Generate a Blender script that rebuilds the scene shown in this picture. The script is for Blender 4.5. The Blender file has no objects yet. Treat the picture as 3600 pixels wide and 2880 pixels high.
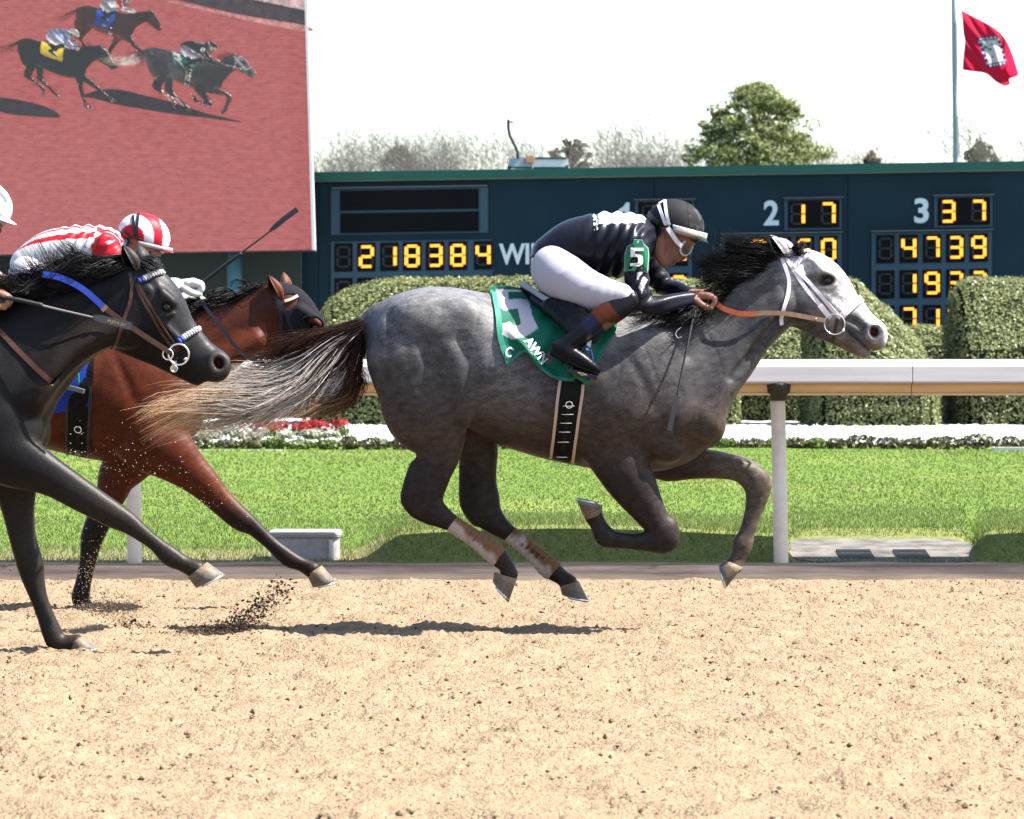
import bpy, bmesh, math, random
import numpy as np
import openvdb
from mathutils import Vector, Matrix
from mathutils.bvhtree import BVHTree

random.seed(5)
RNG = np.random.default_rng(11)
scene = bpy.context.scene
COL = scene.collection

# ------------------------------------------------------------------ camera
# camera kneels by the outer rail: eye 1.31 m up, looking square across the track
F = 15000.0          # focal length in pixels of the 3600 px wide photograph
CX, HY, CAMZ = 1800.0, 1200.0, 1.31
cam_d = bpy.data.cameras.new("camera")
cam = bpy.data.objects.new("camera", cam_d)
COL.objects.link(cam)
cam.location = (0, 0, CAMZ)
cam.rotation_euler = (math.radians(90), 0, 0)
cam_d.sensor_width = 36.0
cam_d.lens = 36.0 * F / 3600.0
cam_d.shift_y = -(1440 - HY) / 3600.0
cam_d.clip_start = 0.5
cam_d.clip_end = 3000
cam_d.dof.use_dof = True
cam_d.dof.focus_distance = 19.8
cam_d.dof.aperture_fstop = 12
scene.camera = cam

def P(x, y, Y):
    """photo pixel at distance Y -> world point"""
    return Vector(((x - CX) / F * Y, Y, CAMZ - (y - HY) / F * Y))

# ------------------------------------------------------------------ light
SUN_TO = Vector((0.69, -0.05, 1.0)).normalized()      # towards the sun: behind and right
sun_el = math.asin(SUN_TO.z)
sun_az = math.atan2(SUN_TO.x, SUN_TO.y)              # from +Y towards +X
world = bpy.data.worlds.new("World")
scene.world = world
world.use_nodes = True
wn = world.node_tree.nodes
sky = wn.new("ShaderNodeTexSky")
sky.sky_type = 'NISHITA'
sky.sun_disc = False
sky.sun_elevation = sun_el
sky.sun_rotation = sun_az
sky.dust_density = 1.4
sky.air_density = 1.0
sky.ozone_density = 1.0
world.node_tree.links.new(sky.outputs[0], wn["Background"].inputs[0])
wn["Background"].inputs[1].default_value = 0.092
sun_d = bpy.data.lights.new("sun", 'SUN')
sun_d.energy = 5.0
sun_d.angle = math.radians(0.53)
sun_d.color = (1.0, 0.94, 0.86)
sun = bpy.data.objects.new("sun", sun_d)
COL.objects.link(sun)
sun.rotation_euler = (-SUN_TO).to_track_quat('-Z', 'Y').to_euler()
scene.view_settings.view_transform = 'Standard'
scene.view_settings.look = 'None'
scene.view_settings.gamma = 1.0
scene.view_settings.exposure = 2.4
EM = 1.0 / 2 ** 2.4                                   # lamps and screens are dim beside the sun: scaled to this exposure
scene.view_settings.use_curve_mapping = False

# ------------------------------------------------------------------ materials
MATS = {}
SPK = 0.4
def newmat(name):
    m = bpy.data.materials.new(name); m.use_nodes = True
    return m, m.node_tree.nodes, m.node_tree.links, m.node_tree.nodes["Principled BSDF"]

def mat(name, col, rough=0.6, metal=0.0, spec=0.5, noise=0.0, nscale=20.0, bump=0.0, bscale=60.0, sheen=0.0, coat=0.0, stretch=(1, 1, 1)):
    if name in MATS: return MATS[name]
    m, n, l, b = newmat(name)
    b.inputs["Base Color"].default_value = (*col, 1)
    b.inputs["Roughness"].default_value = rough
    b.inputs["Metallic"].default_value = metal
    b.inputs["Specular IOR Level"].default_value = spec * SPK
    if sheen: b.inputs["Sheen Weight"].default_value = sheen
    if coat: b.inputs["Coat Weight"].default_value = coat
    tc = n.new("ShaderNodeTexCoord"); mp = n.new("ShaderNodeMapping")
    mp.inputs["Scale"].default_value = stretch
    l.new(tc.outputs["Object"], mp.inputs[0])
    if noise:
        t = n.new("ShaderNodeTexNoise"); t.inputs["Scale"].default_value = nscale; t.inputs["Detail"].default_value = 5
        l.new(mp.outputs[0], t.inputs["Vector"])
        r = n.new("ShaderNodeMapRange"); r.inputs[1].default_value = 0.3; r.inputs[2].default_value = 0.7
        r.inputs[3].default_value = 1 - noise; r.inputs[4].default_value = 1 + noise
        l.new(t.outputs[0], r.inputs[0])
        mx = n.new("ShaderNodeVectorMath"); mx.operation = 'SCALE'
        mx.inputs[0].default_value = col
        l.new(r.outputs[0], mx.inputs["Scale"]); l.new(mx.outputs[0], b.inputs["Base Color"])
    if bump:
        t2 = n.new("ShaderNodeTexNoise"); t2.inputs["Scale"].default_value = bscale; t2.inputs["Detail"].default_value = 4
        l.new(mp.outputs[0], t2.inputs["Vector"])
        bp = n.new("ShaderNodeBump"); bp.inputs["Strength"].default_value = bump; bp.inputs["Distance"].default_value = 0.01
        l.new(t2.outputs[0], bp.inputs["Height"]); l.new(bp.outputs[0], b.inputs["Normal"])
    MATS[name] = m
    return m

def colmat(name, rough=0.6, spec=0.4, noise=0.15, nscale=60.0, bump=0.15, bscale=220.0, stretch=(1, 1, 1), sheen=0.0, trans=0.0, bdist=0.004, noise2=0.0, nscale2=45.0):
    """colour comes from the mesh's own 'Col' attribute (coat, print, dye), with grain on top"""
    if name in MATS: return MATS[name]
    m, n, l, b = newmat(name)
    a = n.new("ShaderNodeAttribute"); a.attribute_name = "Col"
    tc = n.new("ShaderNodeTexCoord"); mp = n.new("ShaderNodeMapping"); mp.inputs["Scale"].default_value = stretch
    l.new(tc.outputs["Object"], mp.inputs[0])
    t = n.new("ShaderNodeTexNoise"); t.inputs["Scale"].default_value = nscale; t.inputs["Detail"].default_value = 6
    t.inputs["Roughness"].default_value = 0.65
    l.new(mp.outputs[0], t.inputs["Vector"])
    r = n.new("ShaderNodeMapRange"); r.inputs[1].default_value = 0.28; r.inputs[2].default_value = 0.72
    r.inputs[3].default_value = 1 - noise; r.inputs[4].default_value = 1 + noise
    l.new(t.outputs[0], r.inputs[0])
    mx = n.new("ShaderNodeVectorMath"); mx.operation = 'SCALE'
    fac = r.outputs[0]
    if noise2:
        t3 = n.new("ShaderNodeTexNoise"); t3.inputs["Scale"].default_value = nscale2; t3.inputs["Detail"].default_value = 3
        l.new(mp.outputs[0], t3.inputs["Vector"])
        r3 = n.new("ShaderNodeMapRange"); r3.inputs[1].default_value = 0.32; r3.inputs[2].default_value = 0.68
        r3.inputs[3].default_value = 1 - noise2; r3.inputs[4].default_value = 1 + noise2
        l.new(t3.outputs[0], r3.inputs[0])
        mu = n.new("ShaderNodeMath"); mu.operation = 'MULTIPLY'; l.new(r.outputs[0], mu.inputs[0]); l.new(r3.outputs[0], mu.inputs[1]); fac = mu.outputs[0]
    l.new(a.outputs["Color"], mx.inputs[0]); l.new(fac, mx.inputs["Scale"])
    l.new(mx.outputs[0], b.inputs["Base Color"])
    b.inputs["Roughness"].default_value = rough
    b.inputs["Specular IOR Level"].default_value = spec * SPK
    if sheen:
        b.inputs["Sheen Weight"].default_value = sheen
        b.inputs["Sheen Roughness"].default_value = 0.4
    if bump:
        t2 = n.new("ShaderNodeTexNoise"); t2.inputs["Scale"].default_value = bscale; t2.inputs["Detail"].default_value = 3
        l.new(mp.outputs[0], t2.inputs["Vector"])
        bp = n.new("ShaderNodeBump"); bp.inputs["Strength"].default_value = bump; bp.inputs["Distance"].default_value = bdist
        l.new(t2.outputs[0], bp.inputs["Height"]); l.new(bp.outputs[0], b.inputs["Normal"])
    if trans:
        tr = n.new("ShaderNodeBsdfTranslucent"); l.new(mx.outputs[0], tr.inputs[0])
        ms = n.new("ShaderNodeMixShader"); ms.inputs[0].default_value = trans
        out = n["Material Output"]
        l.new(b.outputs[0], ms.inputs[1]); l.new(tr.outputs[0], ms.inputs[2]); l.new(ms.outputs[0], out.inputs[0])
    MATS[name] = m
    return m

def emat(name, col, strength):
    if name in MATS: return MATS[name]
    m, n, l, b = newmat(name)
    b.inputs["Base Color"].default_value = (0.01, 0.01, 0.01, 1)
    b.inputs["Emission Color"].default_value = (*col, 1)
    b.inputs["Emission Strength"].default_value = strength
    MATS[name] = m
    return m

# ------------------------------------------------------------------ object helpers
def tag(o, label=None, cat=None, group=None, kind=None):
    if label: o["label"] = label
    if cat: o["category"] = cat
    if group: o["group"] = group
    if kind: o["kind"] = kind
    return o

def empty(name, loc=(0, 0, 0), label=None, cat=None, group=None):
    o = bpy.data.objects.new(name, None)
    COL.objects.link(o); o.location = loc
    o.empty_display_size = 0.1
    return tag(o, label, cat, group)

def link(name, me, m=None, parent=None, smooth=False):
    """mesh given in world coordinates; parents are unrotated empties or meshes"""
    o = bpy.data.objects.new(name, me)
    COL.objects.link(o)
    if m is not None and len(me.materials) == 0: me.materials.append(m)
    if smooth: me.shade_smooth()
    else: me.shade_flat()
    if parent is not None:
        o.parent = parent
        if parent.type == 'EMPTY': o.matrix_parent_inverse = Matrix.Translation(-Vector(parent.location))
    return o

def pymesh(name, verts, faces, cols=None, fast=False):
    me = bpy.data.meshes.new(name)
    verts = np.asarray(verts, dtype=np.float32).reshape(-1, 3)
    f = np.asarray(faces, dtype=np.int32) if not isinstance(faces, list) else None
    if f is None:
        try:
            f = np.asarray(faces, dtype=np.int32)
            if f.ndim != 2: f = None
        except Exception:
            f = None
    if f is None:
        me.from_pydata([tuple(map(float, v)) for v in verts], [], faces)
    else:
        k = f.shape[1]
        me.vertices.add(len(verts)); me.vertices.foreach_set("co", verts.ravel())
        me.loops.add(f.size); me.loops.foreach_set("vertex_index", f.ravel())
        me.polygons.add(len(f))
        me.polygons.foreach_set("loop_start", np.arange(0, f.size, k, dtype=np.int32))
        me.update(calc_edges=True)
        me.validate()
    if cols is not None:
        c = np.ones((len(verts), 4), np.float32); c[:, :3] = cols
        a = me.color_attributes.new("Col", 'FLOAT_COLOR', 'POINT')
        a.data.foreach_set("color", c.ravel())
    return me

class MB:
    """collects shapes into one mesh"""
    def __init__(s): s.v = []; s.f = []; s.c = []
    def add(s, vs, fs, col=None):
        o = len(s.v); s.v += [tuple(v) for v in vs]; s.f += [tuple(i + o for i in f) for f in fs]
        if col is not None: s.c += [tuple(col)] * len(vs)
    def box(s, x0, x1, y0, y1, z0, z1, col=None, M=None):
        vs = [(x0, y0, z0), (x1, y0, z0), (x1, y1, z0), (x0, y1, z0), (x0, y0, z1), (x1, y0, z1), (x1, y1, z1), (x0, y1, z1)]
        if M is not None: vs = [M @ Vector(v) for v in vs]
        s.add(vs, [(0, 3, 2, 1), (4, 5, 6, 7), (0, 1, 5, 4), (1, 2, 6, 5), (2, 3, 7, 6), (3, 0, 4, 7)], col)
    def tube(s, pts, rad, n=8, col=None, flat=1.0, up=None, cap=True):
        pts = [Vector(p) for p in pts]
        if not hasattr(rad, '__len__'): rad = [rad] * len(pts)
        base = len(s.v); prev = None
        cols = col if (col is not None and hasattr(col[0], '__len__')) else ([col] * len(pts) if col is not None else None)
        for i, p in enumerate(pts):
            t = (pts[min(i + 1, len(pts) - 1)] - pts[max(i - 1, 0)])
            if t.length < 1e-9: t = Vector((0, 0, 1))
            t.normalize()
            if prev is None:
                a = Vector(up) if up is not None else (Vector((0, 1, 0)) if abs(t.y) < 0.9 else Vector((1, 0, 0)))
            else: a = prev
            u = a - t * a.dot(t)
            if u.length < 1e-6: u = t.orthogonal()
            u.normalize(); prev = u; w = t.cross(u)
            for k in range(n):
                an = 2 * math.pi * k / n
                s.v.append(tuple(p + (u * math.cos(an) * flat + w * math.sin(an)) * rad[i]))
                if cols is not None: s.c.append(tuple(cols[i]))
        for i in range(len(pts) - 1):
            for k in range(n):
                a = base + i * n + k; b = base + i * n + (k + 1) % n
                s.f.append((a, b, b + n, a + n))
        if cap and n > 2:
            s.f.append(tuple(base + k for k in reversed(range(n))))
            s.f.append(tuple(base + (len(pts) - 1) * n + k for k in range(n)))
    def build(s, name, m=None, parent=None, smooth=False):
        me = pymesh(name, s.v, s.f, s.c if len(s.c) == len(s.v) and s.c else None)
        return link(name, me, m, parent, smooth)

def sm(a, b, x):
    t = np.clip((x - a) / (b - a + 1e-12), 0, 1)
    return t * t * (3 - 2 * t)

def mixc(c, d, t):
    return c * (1 - t[:, None]) + np.array(d)[None, :] * t[:, None]

def catmull(nodes, sub):
    n = np.asarray(nodes, float); out = []
    for i in range(len(n) - 1):
        p0 = n[max(i - 1, 0)]; p1 = n[i]; p2 = n[i + 1]; p3 = n[min(i + 2, len(n) - 1)]
        for j in range(sub):
            t = j / sub
            out.append(0.5 * (2 * p1 + (p2 - p0) * t + (2 * p0 - 5 * p1 + 4 * p2 - p3) * t * t + (3 * p1 - p0 - 3 * p2 + p3) * t ** 3))
    out.append(n[-1])
    return np.array(out)

def snoise(p, scale, seed=0):
    """cheap smooth 3-D noise on an (n,3) array, about -1..1"""
    r = np.random.default_rng(seed); q = np.asarray(p) * scale; v = 0
    for i in range(7):
        k = r.normal(size=3); k /= np.linalg.norm(k)
        v = v + np.sin(q @ (k * r.uniform(0.6, 1.6)) + r.uniform(0, 6.28) + 0.7 * np.sin(q @ r.normal(size=3) * 0.7))
    return v / 4.0

# ------------------------------------------------------------------ sculpting by distance field
class Sdf:
    """a solid sculpted as a distance field, then skinned as ONE continuous mesh"""
    def __init__(s, lo, hi, h):
        s.lo = np.array(lo, float); s.h = h
        s.n = np.ceil((np.array(hi, float) - s.lo) / h).astype(int) + 1
        s.a = np.full(s.n, 0.25, np.float32)
    def _sub(s, lo, hi):
        i0 = np.clip(np.floor((np.array(lo) - s.lo) / s.h).astype(int), 0, s.n - 1)
        i1 = np.clip(np.ceil((np.array(hi) - s.lo) / s.h).astype(int) + 1, 1, s.n)
        if np.any(i1 <= i0): return None
        ax = [(s.lo[d] + s.h * np.arange(i0[d], i1[d])).astype(np.float32) for d in range(3)]
        return (slice(i0[0], i1[0]), slice(i0[1], i1[1]), slice(i0[2], i1[2])), ax[0][:, None, None], ax[1][None, :, None], ax[2][None, None, :]
    def _put(s, sl, d, k, sub=False):
        a = s.a[sl]
        if sub:
            b = -d; h = np.maximum(k - np.abs(a - b), 0) / k
            s.a[sl] = np.maximum(a, b) + h * h * k * 0.25
        else:
            h = np.maximum(k - np.abs(a - d), 0) / k
            s.a[sl] = np.minimum(a, d) - h * h * k * 0.25
    def chain(s, nodes, k=0.03, sub=4, cut=False, flat3=None):
        """nodes: (x, y, z, r, sy): round section of radius r, squeezed by sy along y"""
        q = catmull(nodes, sub) if sub > 1 and len(nodes) > 2 else np.asarray(nodes, float)
        m = k + 3 * s.h + 0.012
        R = q[:, 3] * np.maximum(1, q[:, 4])
        lo = (q[:, :3] - R[:, None]).min(0) - m; hi = (q[:, :3] + R[:, None]).max(0) + m
        g = s._sub(lo, hi)
        if g is None: return
        sl, X, Y, Z = g
        D = np.full(s.a[sl].shape, 0.25, np.float32)
        off = np.array([sl[0].start, sl[1].start, sl[2].start])
        for i in range(len(q) - 1):
            a, b = q[i], q[i + 1]
            l2 = np.minimum(a[:3] - R[i], b[:3] - R[i + 1]) - m; h2 = np.maximum(a[:3] + R[i], b[:3] + R[i + 1]) + m
            g2 = s._sub(l2, h2)
            if g2 is None: continue
            sl2, x, y, z = g2
            ls = tuple(slice(sl2[d].start - off[d], sl2[d].stop - off[d]) for d in range(3))
            dv = b[:3] - a[:3]; syy = 0.5 * (a[4] + b[4])
            # the foot of the perpendicular is found with y measured in squeezed units too
            dd = dv[0] ** 2 + dv[2] ** 2 + (dv[1]) ** 2 + 1e-9
            t = np.clip(((x - a[0]) * dv[0] + (y - a[1]) * dv[1] + (z - a[2]) * dv[2]) / dd, 0, 1)
            ex = x - (a[0] + dv[0] * t); ey = y - (a[1] + dv[1] * t); ez = z - (a[2] + dv[2] * t)
            sy = a[4] + (b[4] - a[4]) * t; r = a[3] + (b[3] - a[3]) * t
            w = ex * ex + ez * ez; e2 = (ey / sy) ** 2
            qn = np.sqrt(w + e2) + 1e-6
            gr = np.sqrt(w + e2 / (sy * sy)) + 1e-6
            D[ls] = np.minimum(D[ls], (qn - r) * qn / gr)
        s._put(sl, D, k, cut)
    def ell(s, c, r, rot=0.0, k=0.03, cut=False, tilt=0.0):
        """ellipsoid, radii (along, y, across), turned by rot in the x-z plane, then by tilt about its long axis"""
        c = np.array(c, float); R = max(r) + k + 3 * s.h + 0.01
        g = s._sub(c - R, c + R)
        if g is None: return
        sl, X, Y, Z = g
        ca, sa = math.cos(rot), math.sin(rot)
        u = (X - c[0]) * ca + (Z - c[2]) * sa; w = -(X - c[0]) * sa + (Z - c[2]) * ca; v = Y - c[1] + 0 * u
        if tilt:
            ct, st = math.cos(tilt), math.sin(tilt)
            v, w = v * ct + w * st, -v * st + w * ct
        k0 = np.sqrt((u / r[0]) ** 2 + (v / r[1]) ** 2 + (w / r[2]) ** 2) + 1e-6
        k1 = np.sqrt((u / r[0] ** 2) ** 2 + (v / r[1] ** 2) ** 2 + (w / r[2] ** 2) ** 2) + 1e-6
        s._put(sl, (k0 * (k0 - 1) / k1).astype(np.float32), k, cut)
    def mesh(s, smooth=0):
        g = openvdb.FloatGrid(0.25)
        g.copyFromArray(np.ascontiguousarray(s.a))
        pts, quads = g.convertToQuads(0.0)
        pts = pts * s.h + s.lo
        return pts.astype(np.float32), quads[:, ::-1].astype(np.int32)
    def grad_sample(s, pts):
        i = np.clip(((pts - s.lo) / s.h).round().astype(int), 1, s.n - 2)
        return s.a[i[:, 0], i[:, 1], i[:, 2]]

def bvh_of(pts, quads):
    return BVHTree.FromPolygons([tuple(p) for p in pts.tolist()], [tuple(q) for q in quads.tolist()])
# ================================================================== setting: ground
def fftnoise(nx, ny, lx, ly, seed):
    """band noise with feature sizes lx, ly in cells, unit variance"""
    r = np.random.default_rng(seed)
    w = np.fft.rfft2(r.normal(size=(ny, nx)))
    fy = np.fft.fftfreq(ny)[:, None]; fx = np.fft.rfftfreq(nx)[None, :]
    q = np.sqrt((fx * lx) ** 2 + (fy * ly) ** 2)
    w *= np.exp(-(np.log(q + 1e-6)) ** 2 / 0.35)
    a = np.fft.irfft2(w, s=(ny, nx))
    return a / a.std()

CURB_Y = 23.45
def build_track():
    dx, dy = 0.0148, 0.036
    xs = np.arange(-4.2, 4.2, dx); ys = np.arange(10.6, CURB_Y + .02, dy)
    nx, ny = len(xs), len(ys)
    h = 0.0026 * fftnoise(nx, ny, .075 / dx, .10 / dy, 1) + 0.0034 * fftnoise(nx, ny, .034 / dx, .06 / dy, 2) + 0.009 * fftnoise(nx, ny, .45 / dx, .40 / dy, 3)
    cl = fftnoise(nx, ny, .07 / dx, .09 / dy, 4)
    h += 0.009 * np.maximum(cl - 1.5, 0)
    h -= 0.014 * np.maximum(fftnoise(nx, ny, .06 / dx, .09 / dy, 7) - 1.75, 0)
    wet_shade = fftnoise(nx, ny, .05 / dx, .07 / dy, 8)  # dark flecks: damp crumbs plus their small shadows, put into the colour
    edge = np.clip((CURB_Y - ys) / .25, 0, 1)[:, None]
    h = h * (0.25 + 0.75 * edge)
    X = np.r_[[-60, -30, -12, -6], xs, [6, 12, 30, 60]]; Y = np.r_[[3, 8], ys]
    H = np.zeros((len(Y), len(X))); H[2:, 4:-4] = h
    C = np.zeros((len(Y), len(X), 3)); base = np.array([0.149, 0.111, 0.073])
    t = np.zeros((len(Y), len(X))); t[2:, 4:-4] = np.clip(sm(1.5, 2.6, wet_shade) * .8 + sm(.8, 2.5, -cl) * .15, 0, 1)
    C[:] = base; C = C * (1 - t[..., None]) + np.array([0.050, 0.031, 0.018]) * t[..., None]
    XX, YY = np.meshgrid(X, Y)
    v = np.stack([XX, YY, H], -1).reshape(-1, 3)
    i = np.arange(len(X) * len(Y)).reshape(len(Y), len(X))
    f = np.stack([i[:-1, :-1], i[:-1, 1:], i[1:, 1:], i[1:, :-1]], -1).reshape(-1, 4)
    o = link("dirt_track", pymesh("dirt_track", v, f, C.reshape(-1, 3)), colmat("track_sand", rough=.95, spec=.1, noise=.25, nscale=75, bump=.9, bscale=70, bdist=.020, noise2=.12, nscale2=14), None, True)
    tag(o, kind="structure")
build_track()
def octa(r, c, s, squash=1.0):
    base = np.array([[1, 0, 0], [0, 1, 0], [-1, 0, 0], [0, -1, 0], [0, 0, 1], [0, 0, -1]], float)
    n = len(c); V = base[None] * s[:, None, None] * r.uniform(.55, 1.35, (n, 6, 1)) * np.array([1, 1, squash]) 
    V = V + r.normal(0, .18, V.shape) * s[:, None, None] + c[:, None]
    ff = np.array([[0, 1, 4], [1, 2, 4], [2, 3, 4], [3, 0, 4], [1, 0, 5], [2, 1, 5], [3, 2, 5], [0, 3, 5]])
    return V.reshape(-1, 3), (ff[None] + (np.arange(n) * 6)[:, None, None]).reshape(-1, 3)
def build_clods():
    r = np.random.default_rng(77); n = 7000
    y = 11 + 12.3 * r.uniform(size=n) ** .9; x = r.uniform(-1, 1, n) * (y * .12 + .3); s = .0024 + .0085 * r.uniform(size=n) ** 3.5
    V, f = octa(r, np.stack([x, y, .004 + s * .3], 1), s, .8)
    k = r.uniform(size=(n, 1)); c = np.where(k < .5, np.array([[0.062, 0.042, 0.027]]), np.array([[0.13, 0.095, 0.062]])) * r.uniform(.7, 1.25, (n, 1))
    o = link("dirt_clods", pymesh("dirt_clods", V, f, np.repeat(c, 6, 0)), colmat("clod", rough=.95, spec=.1, noise=.2, nscale=90, bump=0)); tag(o, "small dark crumbs of damp dirt strewn over the track", "dirt", kind="stuff")
build_clods()

mb = MB(); mb.box(-900, 900, -200, 2000, -1.2, -.25)
o = mb.build("ground", mat("far_ground", (0.05, 0.06, 0.025), .95, spec=.1, noise=.3, nscale=.5)); tag(o, kind="structure")

# kerb: a low timber-and-rubber edge with sand lying along it
def build_kerb():
    mb = MB(); n = 240; xs = np.linspace(-12, 12, n + 1)
    prof = [(CURB_Y - .035, -.05), (CURB_Y - .02, .030), (CURB_Y - .004, .036), (CURB_Y + .0, .074), (CURB_Y + .02, .084), (CURB_Y + .11, .088), (CURB_Y + .16, .05)]
    vs = []; cs = []
    for i, x in enumerate(xs):
        for j, (y, z) in enumerate(prof):
            vs.append((x, y + .004 * math.sin(x * 2.1 + j) , z + .003 * math.sin(x * 3.7 + j * 1.3) + .002 * math.sin(x * 11 + j)))
            cs.append([(0.15, 0.115, 0.075), (0.062, 0.050, 0.046), (0.045, 0.036, 0.034), (0.066, 0.054, 0.050), (0.17, 0.128, 0.085), (0.16, 0.122, 0.08), (0.1, 0.085, 0.05)][j])
    m = len(prof)
    fs = [(i * m + j, (i + 1) * m + j, (i + 1) * m + j + 1, i * m + j + 1) for i in range(n) for j in range(m - 1)]
    mb.add(vs, fs); mb.c = cs
    o = mb.build("kerb", colmat("kerb_rubber", rough=.85, spec=.2, noise=.35, nscale=16, bump=.5, bscale=40, stretch=(.12, 1, 1), bdist=.01), None, True)
    tag(o, kind="structure")
build_kerb()

# lawn: falls to the kerb, with steep little banks beside the drain
def bank(xp):
    """how much of a steep bank stands behind the rail at photo column xp (0..1)"""
    return np.maximum(sm(1250, 1420, xp) * (1 - sm(2745, 2800, xp)), sm(3395, 3470, xp))
def lawn_z(x, y):
    xp = CX + x * F / np.maximum(y, 1)
    b = bank(xp)
    drain = sm(2745, 2810, xp) * (1 - sm(3360, 3440, xp))
    gentle = .082 + .02 * sm(23.6, 26, y)
    front = sm(23.56, 23.98, y)
    mound = .082 + (.165 + .03 * np.sin(x * 1.9 + 1) ) * front * (1 - .80 * sm(24.3, 30.5, y))
    dr = .082 + .08 * sm(23.6, 24.75, y) + .055 * sm(24.7, 24.95, y) * (1 - sm(25, 31, y)) - .06 * sm(26, 33, y)
    z = gentle * (1 - b) + mound * b
    z = z * (1 - drain) + dr * drain
    return z + .012 * np.sin(x * .9 + y * .37) * sm(25, 28, y)
def build_lawn():
    xs = np.r_[[-90, -45, -20], np.arange(-9, 1.4, .09), np.arange(1.4, 3.0, .03), np.arange(3.0, 9.01, .09), [20, 45, 90]]
    ys = np.r_[np.arange(23.56, 25.4, .04), np.arange(25.4, 52, .3), [54, 60, 70, 90, 140, 250]]
    XX, YY = np.meshgrid(xs, ys); Z = lawn_z(XX, YY)
    v = np.stack([XX, YY, Z], -1).reshape(-1, 3)
    i = np.arange(XX.size).reshape(XX.shape)
    f = np.stack([i[:-1, :-1], i[:-1, 1:], i[1:, 1:], i[1:, :-1]], -1).reshape(-1, 4)
    n = snoise(v * [1, .5, 1], 2.2, 3)
    c = np.tile(np.array([0.062, 0.100, 0.018]), (len(v), 1))
    c = mixc(c, (0.12, 0.135, 0.035), sm(0, 1.2, n) * .5)
    xp = CX + v[:, 0] * F / v[:, 1]
    dry = sm(25.6, 24.0, v[:, 1]) * (1 - .6 * bank(xp))
    c = mixc(c, (0.12, 0.092, 0.052), dry * .85)
    o = link("lawn", pymesh("lawn", v, f, c), colmat("lawn_soil", rough=.95, spec=.1, noise=.3, nscale=30, bump=.5, bscale=60, bdist=.02), None, True)
    tag(o, kind="structure")
    # blades: short clipped turf, thicker and finer close to the rail
    r = np.random.default_rng(21); V = []; Cc = []
    bands = [(23.62, 25.2, 42000, .026, .0034, 4.6), (25.2, 29, 44000, .018, .0045, 5.0), (29, 37, 44000, .015, .0078, 6.2), (37, 47.2, 36000, .014, .0115, 8.0)]
    for y0, y1, n, hh, ww, xw in bands:
        y = r.uniform(y0, y1, n); x = r.uniform(-1, 1, n) * (y * .12 + .8)
        xp = CX + x * F / y
        ok = ~((xp > 2775) & (xp < 3425) & (y < 24.78) & (y > 23.76))
        ok &= ~((xp > 940) & (xp < 1205) & (y > 23.9) & (y < 24.3))
        bare = (y < 24.9) & (xp < 1330) & (r.uniform(size=n) < .55)
        ok &= ~bare
        x, y, xp = x[ok], y[ok], xp[ok]; n = len(x)
        z = lawn_z(x, y)
        h = hh * r.uniform(.5, 1.35, n); an = r.uniform(0, 6.28, n); lean = r.uniform(.1, .9, n) * h
        dxv = np.cos(an) * ww; dyv = np.sin(an) * ww
        a2 = r.uniform(0, 6.28, n)
        tri = np.stack([np.stack([x - dxv, y - dyv, z - .005], 1), np.stack([x + dxv, y + dyv, z - .005], 1), np.stack([x + np.cos(a2) * lean, y + np.sin(a2) * lean, z + h], 1)], 1)
        V.append(tri)
        k = r.uniform(size=(n, 1))
        col = np.array([0.052, 0.096, 0.014]) * (1 - k) + np.array([0.128, 0.168, 0.042]) * k
        pale = (r.uniform(size=n) < .10 + .25 * ((y < 25) & (xp < 1350)))[:, None]
        col = np.where(pale, np.array([0.24, 0.22, 0.13]) * r.uniform(.7, 1.2, (n, 1)), col)
        patch = sm(.1, 1.0, snoise(np.stack([x, y * .5, z], 1), 1.8, 9))[:, None]
        col = col * (1 - .25 * patch) + np.array([0.14, 0.145, 0.05]) * .25 * patch
        Cc.append(np.repeat(col, 3, 0))
    V = np.concatenate(V); f = np.arange(len(V) * 3).reshape(-1, 3)
    o = link("turf", pymesh("turf", V.reshape(-1, 3), f, np.concatenate(Cc)), colmat("grass_blade", rough=.5, spec=.35, noise=.1, bump=0, trans=.4), None, False)
    tag(o, "short clipped green lawn grass behind the white rail", "grass", kind="stuff")
build_lawn()

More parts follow.
